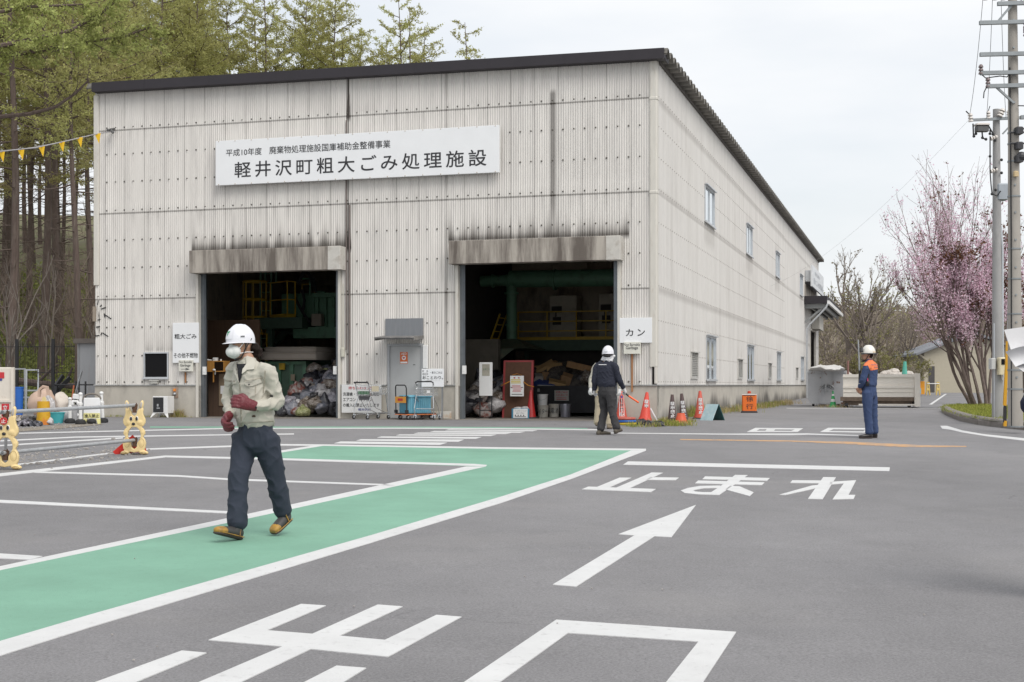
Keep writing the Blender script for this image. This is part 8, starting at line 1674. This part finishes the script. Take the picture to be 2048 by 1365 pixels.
# ---- bare trees and scrub at the right
M_barkhazed = mat('bark_hazed', (.21, .175, .15), .95, var=.2)  # bark lightened so that distance haze is put into its colour
BT_ = [branchy(21, [((0, 0, -.3), (.05, 0, 1), 3.4, .20)], 5, .70, .55, .18, (2, 2), M_barkhazed, 1, .10, .012), branchy(22, [((0, 0, -.3), (-.35, 0, 1), 3.2, .17), ((.1, 0, 0), (.4, .1, 1), 3.0, .14)], 4, .72, .6, .22, (2, 3), M_barkhazed, 2, .10, .012), branchy(24, [((0, 0, -.3), (.02, 0, 1), 3.8, .15)], 4, .66, .5, .3, (2, 3), M_barkhazed, 2, .08, .012)]
BTM = [(a, leaves('crown', f, .085, M_bud if i != 1 else M_budg, clumptone(f, .4, i), 1.7)) for i, (a, f) in enumerate(BT_)]
def rz_(x, yy): return max(gz(yy), hill_right(x, yy) if yy > 106 else -9)
for (px, yy, v, s, lab) in ((1700, 96, 0, 1.3, 'tall bare tree with a spreading twiggy crown behind the grey skip'), (1728, 93, 1, 1.12, 'bare tree with crooked limbs leaning right behind the man in blue'), (1660, 104, 1, .85, 'low bare tree by the far corner of the hall'), (1756, 104, 2, .95, 'slim bare tree left of the blossoming tree'), (1800, 108, 0, .85, 'bare tree partly hidden behind the blossoming tree'),
                        (1840, 112, 2, 1.0, 'bare tree behind the shed roof'), (1905, 120, 1, 1.0, 'bare tree behind the blossoms and the shed'), (1960, 110, 0, .95, 'bare tree behind the thinner pole'), (2050, 100, 2, 1.1, 'bare tree at the right edge behind the poles'), (1640, 112, 2, .8, 'slim bare tree just past the hall end'), (1778, 120, 1, .8, 'bent bare tree in the middle of the far scrub'), (1740, 118, 2, .8, 'faint slim bare tree in the far scrub')):
    x = (px - CX) / F * yy; plant('bare_tree', lab, 'tree', BTM[v][0], BTM[v][1], (x, yy, rz_(x, yy)), px * .37, s)
BS = branchy(33, [((0, 0, -.1), (a * .5, b_ * .4, 1), 1.9, .035) for a, b_ in ((-1, 0), (1, .3), (0, -1), (.3, 1), (-.5, -.6))], 3, .68, .6, .2, (2, 3), M_barkdead, 7, .12, .009); BSM = [(BS[0], leaves('crown', BS[1], .075, M_bud, clumptone(BS[1], .5, 4), 1.6)), (BS[0], leaves('crown', BS[1], .10, M_budg, clumptone(BS[1], .5, 6), 1.5))]
for i in range(70):
    yy = rr.uniform(78, 128) if i > 40 else rr.uniform(74, 90); px = rr.uniform(1600, 2120); x = (px - CX) / F * yy
    if 1840 < px < 2000 and yy < 112 and yy > 97: continue
    if px > 1840 and yy < 97: continue
    if px < 1640 and yy < 96: continue
    plant('scrub_bush', 'twiggy brown bush in the scrub beyond the skips' if i % 4 else 'twiggy bush with fresh olive leaves in the scrub beyond the skips', 'bush', *BSM[0 if i % 4 else 1], (x, yy, rz_(x, yy)), rr.uniform(0, 6), rr.uniform(.4, .78), 'bushes of the scrub beyond the skips' if i % 4 else 'olive bushes of the scrub beyond the skips')
pts = []
for i in range(900):
    yy = rr.uniform(112, 240); x = (rr.uniform(1580, 2100) - CX) / F * yy; z0 = rz_(x, yy); s = rr.uniform(.6, 1.8)
    for _ in range(26): pts.append((x + rr.gauss(0, s * .8), yy + rr.gauss(0, s * .6), z0 + abs(rr.gauss(0, s * .8))))
pts = np.array(pts); tag(obj('far_scrub', leaves('far_scrub', pts, .30, M_bud, clumptone(pts, .08, 2), 1.5)), 'brown leafless scrub covering the far slope', 'scrub', kind='stuff')
# ---- the blossoming tree: many stems fanning up from one stool
cb = G(1962, 818); cb.z = .1
st = []; r2 = random.Random(41)
for i in range(11):
    a = 2 * math.pi * i / 11 + r2.uniform(-.2, .2); s_ = r2.uniform(.05, .46); st.append(((math.cos(a) * .28, math.sin(a) * .28, -.15), (math.cos(a) * s_ * 1.1 - .20, math.sin(a) * s_ * .8, 1), r2.uniform(2.7, 4.4), r2.uniform(.04, .08)))
CT, CF = branchy(44, st, 4, .66, .46, .34, (2, 3), mat('cherry_bark', (.17, .13, .115), .9, var=.3, scale=6, dirt=(.2, .17, .15), damt=.4), 5, .07, .007)
hz = CF[:, 2]; keep = NR.uniform(0, 1, len(CF)) < np.clip(1.1 - (hz - 4.2) / 5.5, .13, .95) * np.clip((hz - .2) / 1.3, .1, 1); CF = CF[keep]
k = np.array([noise.noise(Vector(p) * .8) for p in CF]) + NR.normal(0, .25, len(CF)) - np.clip((CF[:, 0] - .2) * .16, -.3, .45); pk = CF[k > -.24]; cp = CF[k <= -.24]
pk = np.concatenate([pk + NR.normal(0, .085, pk.shape) for _ in range(4)]); cp = np.concatenate([cp + NR.normal(0, .05, cp.shape) for _ in range(2)])
t = thing('blossom_tree', 'many-stemmed tree covered with pink blossom and coppery young leaves on the grass island', 'tree', cb); obj('trunk', CT, t); obj('blossom', leaves('blossom', pk, .05, M_pink, None, 1.2), t); obj('young_leaves', leaves('young_leaves', cp, .07, M_copper, None, 1.8), t)
# ---- grass and weeds
def tufts(name, lab, spots, h, n, m, w_=.012, cat='grass'):
    P = []; V = []; T_ = []
    vs = []; fs = []; tn = []
    for (c, sp, hh, k) in spots:
        tone0 = random.uniform(.2, .8)
        for _ in range(k):
            x, y = c.x + random.gauss(0, sp), c.y + random.gauss(0, sp); a = random.uniform(0, 6.3); l_ = hh * random.uniform(.5, 1.2); bx, by = math.cos(a) * l_ * random.uniform(.1, .8), math.sin(a) * l_ * random.uniform(.1, .8); o_ = len(vs); wx, wy = -math.sin(a) * w_ / 2, math.cos(a) * w_ / 2
            vs += [(x - wx, y - wy, c.z), (x + wx, y + wy, c.z), (x + bx * .4 + wx * .8, y + by * .4 + wy * .8, c.z + l_ * .6), (x + bx * .4 - wx * .8, y + by * .4 - wy * .8, c.z + l_ * .6), (x + bx, y + by, c.z + l_ * .85)]; fs += [(o_, o_ + 1, o_ + 2, o_ + 3), (o_ + 3, o_ + 2, o_ + 4)]; tn += [min(1, max(0, tone0 + random.gauss(0, .2)))] * 5
    me = bpy.data.meshes.new(name); me.from_pydata(vs, [], fs); me.materials.append(m); a_ = me.attributes.new('tone', 'FLOAT', 'POINT'); a_.data.foreach_set('value', tn); return tag(obj(name, me), lab, cat, kind='stuff')
sp = []; rr = random.Random(6)
isl = [p_.copy() for p_ in kb + bk]
while len(sp) < 1500:
    p = Vector((rr.uniform(8, 22), rr.uniform(26, 52), .13))
    if inside(p, isl): sp.append((p, .09, rr.uniform(.04, .11), 9))
tufts('island_grass', 'short yellow-green grass on the kerbed island', sp, .1, 9, M_grass, .014)
w1 = []; w2 = []
for i in range(60):
    px = rr.uniform(1322, 1385); p = G(px, rr.uniform(842, 853)); (w1 if rr.random() < .55 else w2).append((p, .09, rr.uniform(.05, .18), 22))
for i in range(26):
    px = rr.uniform(1262, 1330); p = G(px, rr.uniform(846, 855)); (w1 if rr.random() < .5 else w2).append((p, .08, rr.uniform(.06, .16), 20))
for i in range(36):
    v = rr.uniform(4.0, 7.5); p = W(.06 + abs(rr.gauss(0, .12)), v); (w1 if rr.random() < .6 else w2).append((p, .08, rr.uniform(.12, .42), 20))
for i in range(130):
    v = rr.uniform(7.5, 34); p = W(.1 + abs(rr.gauss(0, .28)) + .0 * v, v); (w1 if rr.random() < .45 else w2).append((p, .14, rr.uniform(.08, .30), 24))
for i in range(14): p = W(I(rr.uniform(345, 362), 830, -.2).x, -.12 - abs(rr.gauss(0, .05))); (w1 if rr.random() < .6 else w2).append((p, .05, rr.uniform(.10, .28), 26))
for i in range(40): p = W(rr.uniform(FX0, o1[0] - .1), -.08 - abs(rr.gauss(0, .04))); w1.append((p, .04, rr.uniform(.03, .09), 8))
for i in range(20): p = G(rr.uniform(1635, 1700), rr.uniform(812, 816)); w2.append((p, .15, rr.uniform(.08, .2), 18))
tufts('green_weeds', 'green weeds along the foot of the hall', w1, .2, 20, M_grass, .012, 'weeds'); tufts('dry_weeds', 'straw-coloured dead weeds along the foot of the hall', w2, .2, 20, M_straw, .012, 'weeds')
# ================================================================== utility poles
M_pole = mat('pole_concrete', (.36, .335, .30), .85, var=.10, scale=2.5, stretch=(1, 1, .35), dirt=(.20, .185, .17), dscale=1.5, damt=.5)
M_arm = mat('arm_steel', (.27, .29, .30), .5, .5, var=.15)
M_ins = mat('insulator_white', (.62, .58, .54), .35, var=.08)
M_insb = mat('insulator_brown', (.16, .12, .12), .4, var=.2)
def insul(b, p, d, n=3, r=.055, l=.26):
    d = Vector(d).normalized(); 
    for i in range(n): q = p + d * (l * i / n); b.tube([q, q + d * l / n * .35, q + d * l / n * .9], [r, r * .95, r * .45], 8)
yb = 27.2; base = Vector((at(2031, 770, yb).x, yb, .05)); pb = thing('utility_pole', 'thicker near utility pole carrying many steel cross-arms at the right edge', 'utility pole', base); s_ = yb / F
Zb = lambda y: CZ - (y - HY) * s_ - base.z
Xb = lambda x: (x - 2031 ) * s_
b = MB(); zs_ = [0, 2, 4, 6, 8, 10, 12.3]; b.tube([(-.055 * z / 8, 0, z) for z in zs_], [.150 - .0072 * z for z in zs_], 18); b.build('shaft', M_pole, pb, smooth=40)
for i in range(20): b = MB(); z = 1.0 + i * .55; b.tube([(-.055 * z / 8 - .02, -.13 + z * .006, z), (-.055 * z / 8 - .02, -.165 + z * .007, z)], .022, 6); b.build('step_bolt', M_arm, pb)
for y in (855, 780, 742, 630, 560, 500, 395, 325, 290, 268): b = MB(); z = Zb(y); r_ = .153 - .0072 * z; b.tube([(-.055 * z / 8, 0, z), (-.055 * z / 8, 0, z + .03)], r_ + .008, 18); b.build('band', M_arm, pb)
def arm(y, x0, x1, lab=None, slope=-.06, th=.075):
    b = MB(); a = Vector((Xb(x0), -.14, Zb(y) )); c = Vector((Xb(x1), -.20, Zb(y) + .02)); b.bar(a, c, th, th); b.build('cross_arm', M_arm, pb); return a, c
for y, x0 in ((50, 1954), (113, 1955), (150, 1956), (176, 1969), (238, 2036)): arm(y, x0, 2100)
arm(12, 1990, 2100)
b = MB(); b.bar((Xb(1990), -.14, Zb(48)), (Xb(2024), -.12, Zb(8)), .04); b.build('brace', M_arm, pb); b = MB(); b.bar((Xb(1988), -.14, Zb(178)), (Xb(2023), -.12, Zb(209)), .04); b.build('brace', M_arm, pb); b = MB(); b.bar((Xb(2100), -.14, Zb(60)), (Xb(2036), -.12, Zb(5)), .04); b.build('brace', M_arm, pb)
b = MB()
for x, y in ((1957, 146), (1971, 172), (1966, -2), (1985, -2), (2002, -2), (2046, 60), (2046, 70)): insul(b, Vector((Xb(x), -.14, Zb(y) - .06)), (0, 0, 1), 3, .05, .2)
b.build('insulator', M_insb, pb, smooth=50)
b = MB()
for y in (262, 292, 318): b.rbox(Xb(2024), Xb(2038), -.26, .02, Zb(y + 10), Zb(y - 4), .02)
for y in (268, 290): b.tube([(Xb(2015), -.16, Zb(y)), (Xb(2042), -.16, Zb(y))], .02, 6)
b.ball((Xb(2035), -.2, Zb(317)), .10, 10, 7); b.build('cable_clamp', mat('clamp_dark', (.05, .05, .055), .5, .3), pb)
b = MB(); b.rbox(-.10, -.0, -.20, -.12, Zb(356), Zb(345), .02); b.build('number_tag', mat('tag_buff', (.55, .42, .24), .6), pb)
# cables on the near pole
b = MB()
for (pa, pc, pd) in (((1957, 152), (1966, 160), (1995, 156)), ((1995, 156), (2008, 158), (2020, 146)), ((1968, 178), (1963, 188), (1962, 200)), ((2030, 268), (2075, 240), (2140, 200)), ((2035, 318), (2070, 285), (2140, 230)), ((2034, 262), (2080, 258), (2140, 256)), ((2030, 215), (2080, 216), (2140, 218))):
    b.tube([Vector((Xb(x), -.15, Zb(y))) for x, y in (pa, pc, pd)], .012, 5)
b.tube([(-.11, -.09, .0), (-.12, -.09, 4), (-.15, -.09, 7.2)], .014, 6); b.build('cable', M_black, pb)
# the thinner pole
ys_ = 31.0; base2 = Vector((at(1996, 770, ys_).x, ys_, .1)); ps = thing('utility_pole', 'thinner utility pole with a meter box and a hanging switch box', 'utility pole', base2); t_ = ys_ / F
Zs = lambda y: CZ - (y - HY) * t_ - base2.z
Xs = lambda x: (x - 1996) * t_
top = Zs(219); b = MB(); b.tube([(0, 0, 0), (-.02, 0, top * .5), (-.04, 0, top)], [.135, .105, .075], 16); b.build('shaft', mat('pole_concrete_grey', (.33, .325, .32), .85, var=.12, scale=2.5, stretch=(1, 1, .35), dirt=(.13, .13, .13), dscale=1.4, damt=.6), ps, smooth=40)
b = MB(); b.bar((Xs(1937), -.13, Zs(243)), (Xs(2060), -.13, Zs(237)), .06); b.build('cross_arm', M_arm, ps); b = MB(); b.bar((Xs(2002), -.1, Zs(270)), (Xs(2022), -.12, Zs(248)), .035); b.build('brace', M_arm, ps)
b = MB(); insul(b, Vector((Xs(1938), -.13, Zs(246))), (-.1, 0, 1), 3, .06, .2); insul(b, Vector((Xs(1973), -.13, Zs(240))), (0, 0, 1), 3, .05, .18); insul(b, Vector((Xs(2014), -.13, Zs(238))), (0, 0, 1), 3, .06, .18); insul(b, Vector((Xs(1994), -.17, Zs(236))), (.5, 0, 1), 3, .07, .2)
for y in (280, 345): insul(b, Vector((Xs(1978), -.12, Zs(y))), (1, 0, .35), 3, .05, .17)
b.build('insulator', M_ins, ps, smooth=50)
b = MB(); b.rbox(Xs(1947), Xs(1972), -.22, -.04, Zs(266), Zs(254), .03); b.build('switch_box', mat('switch_dark', (.10, .10, .10), .5, .3), ps); b = MB(); b.rbox(Xs(1946), Xs(1973), -.24, -.02, Zs(253.9), Zs(250), .02); b.build('switch_lid', M_ins, ps)
b = MB()
for x0, y0, x1, y1 in ((1948, 266, 1946, 272), (1960, 266, 1961, 278), (1961, 278, 1969, 283), (1942, 250, 1943, 276), (1972, 253, 1982, 270), (1976, 262, 1976, 270)): b.tube([(Xs(x0), -.13, Zs(y0)), (Xs(x1), -.13, Zs(y1))], .018, 5)
for x, y in ((1948, 270), (1961, 278), (1968, 281), (1944, 275), (1982, 271), (1976, 315), (1976, 270), (1986, 283), (1987, 339), (1980, 390), (1987, 382), (1999, 322), (1999, 348)): b.ball((Xs(x), -.13, Zs(y)), .035, 7, 5)
b.tube([(Xs(1976), -.13, Zs(275)), (Xs(1976), -.13, Zs(345)), (Xs(1978), -.13, Zs(372)), (Xs(1980), -.13, Zs(390)), (Xs(1990), -.13, Zs(394)), (Xs(1997), -.13, Zs(384))], .015, 5); b.tube([(Xs(1928), -.13, Zs(225)), (Xs(1937), -.13, Zs(234)), (Xs(1941), -.13, Zs(240))], .015, 5); b.tube([(Xs(1976), -.13, Zs(215)), (Xs(1970), -.13, Zs(232))], .01, 5)
b.build('jumper_cable', M_black, ps)
b = MB(); b.rbox(Xs(1992), Xs(2016), -.12, .25, Zs(400), Zs(368), .03); b.build('transformer', mat('transformer_grey', (.33, .36, .39), .5, .2, var=.1), ps)
for y in (287, 345, 360, 404, 423, 450, 560, 630): b = MB(); z = Zs(y); b.tube([(-.04 * z / top, 0, z), (-.04 * z / top, 0, z + .03)], .125 - .05 * z / top, 16); b.build('band', M_arm, ps)
b = MB(); b.tube([(.09, -.07, .1), (.08, -.07, top * .55), (.05, -.06, top * .62)], .024, 6); b.tube([(-.10, -.06, .05), (-.105, -.06, 2.2)], .02, 6); b.build('conduit', M_alu, ps)
b = MB(); b.rbox(Xs(1989), Xs(2004.5), -.30, -.115, Zs(750), Zs(715.5), .025); mb_ = b.build('meter_box', mat('meter_cream', (.62, .55, .38), .5, var=.05), ps); b = MB(); b.rbox(Xs(1993), Xs(2000), -.312, -.301, Zs(730), Zs(719), .006); b.build('meter_window', M_glassd, mb_)
b = MB(); b.rbox(Xs(1976), Xs(1985), -.22, -.02, Zs(739), Zs(717), .015); b.build('small_box', mat('box_grey_pale', (.5, .5, .49), .5, var=.05), ps)
b = MB(); b.tube([(Xs(1997), -.2, Zs(750)), (Xs(1999), -.2, Zs(760)), (Xs(2004), -.2, Zs(758)), (Xs(2005), -.15, Zs(748))], .018, 6); b.build('cable_loop', M_ins, ps)
# guy wire with its yellow sleeve, between the poles
gy = 28.2; g_ = gy / F; A = at(2010, 853, gy); A.z = .1; B_ = at(2014, 683, gy); t = thing('guy_wire', 'yellow-sleeved guy wire standing between the two utility poles', 'guy wire', A)
Pg = lambda x, y: at(x, y, gy) - A
b = MB(); b.bar(Pg(2010, 812), Pg(2014.5, 683), .05, .05); b.build('upper_sleeve', mat('sleeve_yellow', (.60, .31, .01), .5, var=.08), t); b = MB(); b.bar(Pg(2007, 811), Pg(2011.5, 722), .055, .05, ); b.v = [(x, y - .05, z) for x, y, z in b.v]; b.build('sleeve_half', MATS['sleeve_yellow'], t)
b = MB(); b.tube([Vector((0, 0, 0)), Pg(2010, 812)], .03, 6); b.bar(Pg(2009.5, 845), Pg(2010, 815), .07, .05); b.build('anchor', M_black, t); b = MB(); b.tube([Pg(2014.5, 683), Pg(2016, 600), Pg(2022, 440)], .010, 5); b.build('wire', M_steel, t); b = MB(); b.bar(Pg(2009.6, 853), Pg(2009.9, 842), .075, .055); b.build('yellow_band', MATS['sleeve_yellow'], t)
# overhead lines going off past the camera and away
M_wire = mat('wire_black', (.03, .03, .035), .5)
for i, (x0, y0, x1, y1) in enumerate(((1966, -4, 1938, 238), (1985, -4, 1973, 238), (2002, -4, 2012, 236))):
    p0 = at(x0, y0, yb - .14); p1 = at(x1, y1, ys_ - .13); t = thing('overhead_line', 'thin line strung down from the near pole to the thinner pole', 'overhead line', p0, 0, 'lines between the two poles'); b = MB(); b.tube([(p1 - p0) * u + Vector((0, 0, -4 * .25 * u * (1 - u))) for u in np.linspace(0, 1, 10)], .005, 4); b.build('wire', M_wire, t)
M_wire = mat('wire_pale', (.42, .43, .45), .6); p0 = at(1938, 240, ys_ - .13); p1 = W(.1, 26.5, 5.2); t = thing('overhead_line', 'thin overhead line slung low from the thinner pole to the side wall of the hall', 'overhead line', p0); b = MB(); b.tube([(p1 - p0) * u + Vector((0, 0, -4 * .5 * u * (1 - u))) for u in np.linspace(0, 1, 14)], .003, 4); b.build('wire', M_wire, t)
bpy.data.objects.remove(_to); bpy.data.scenes.remove(_ws)
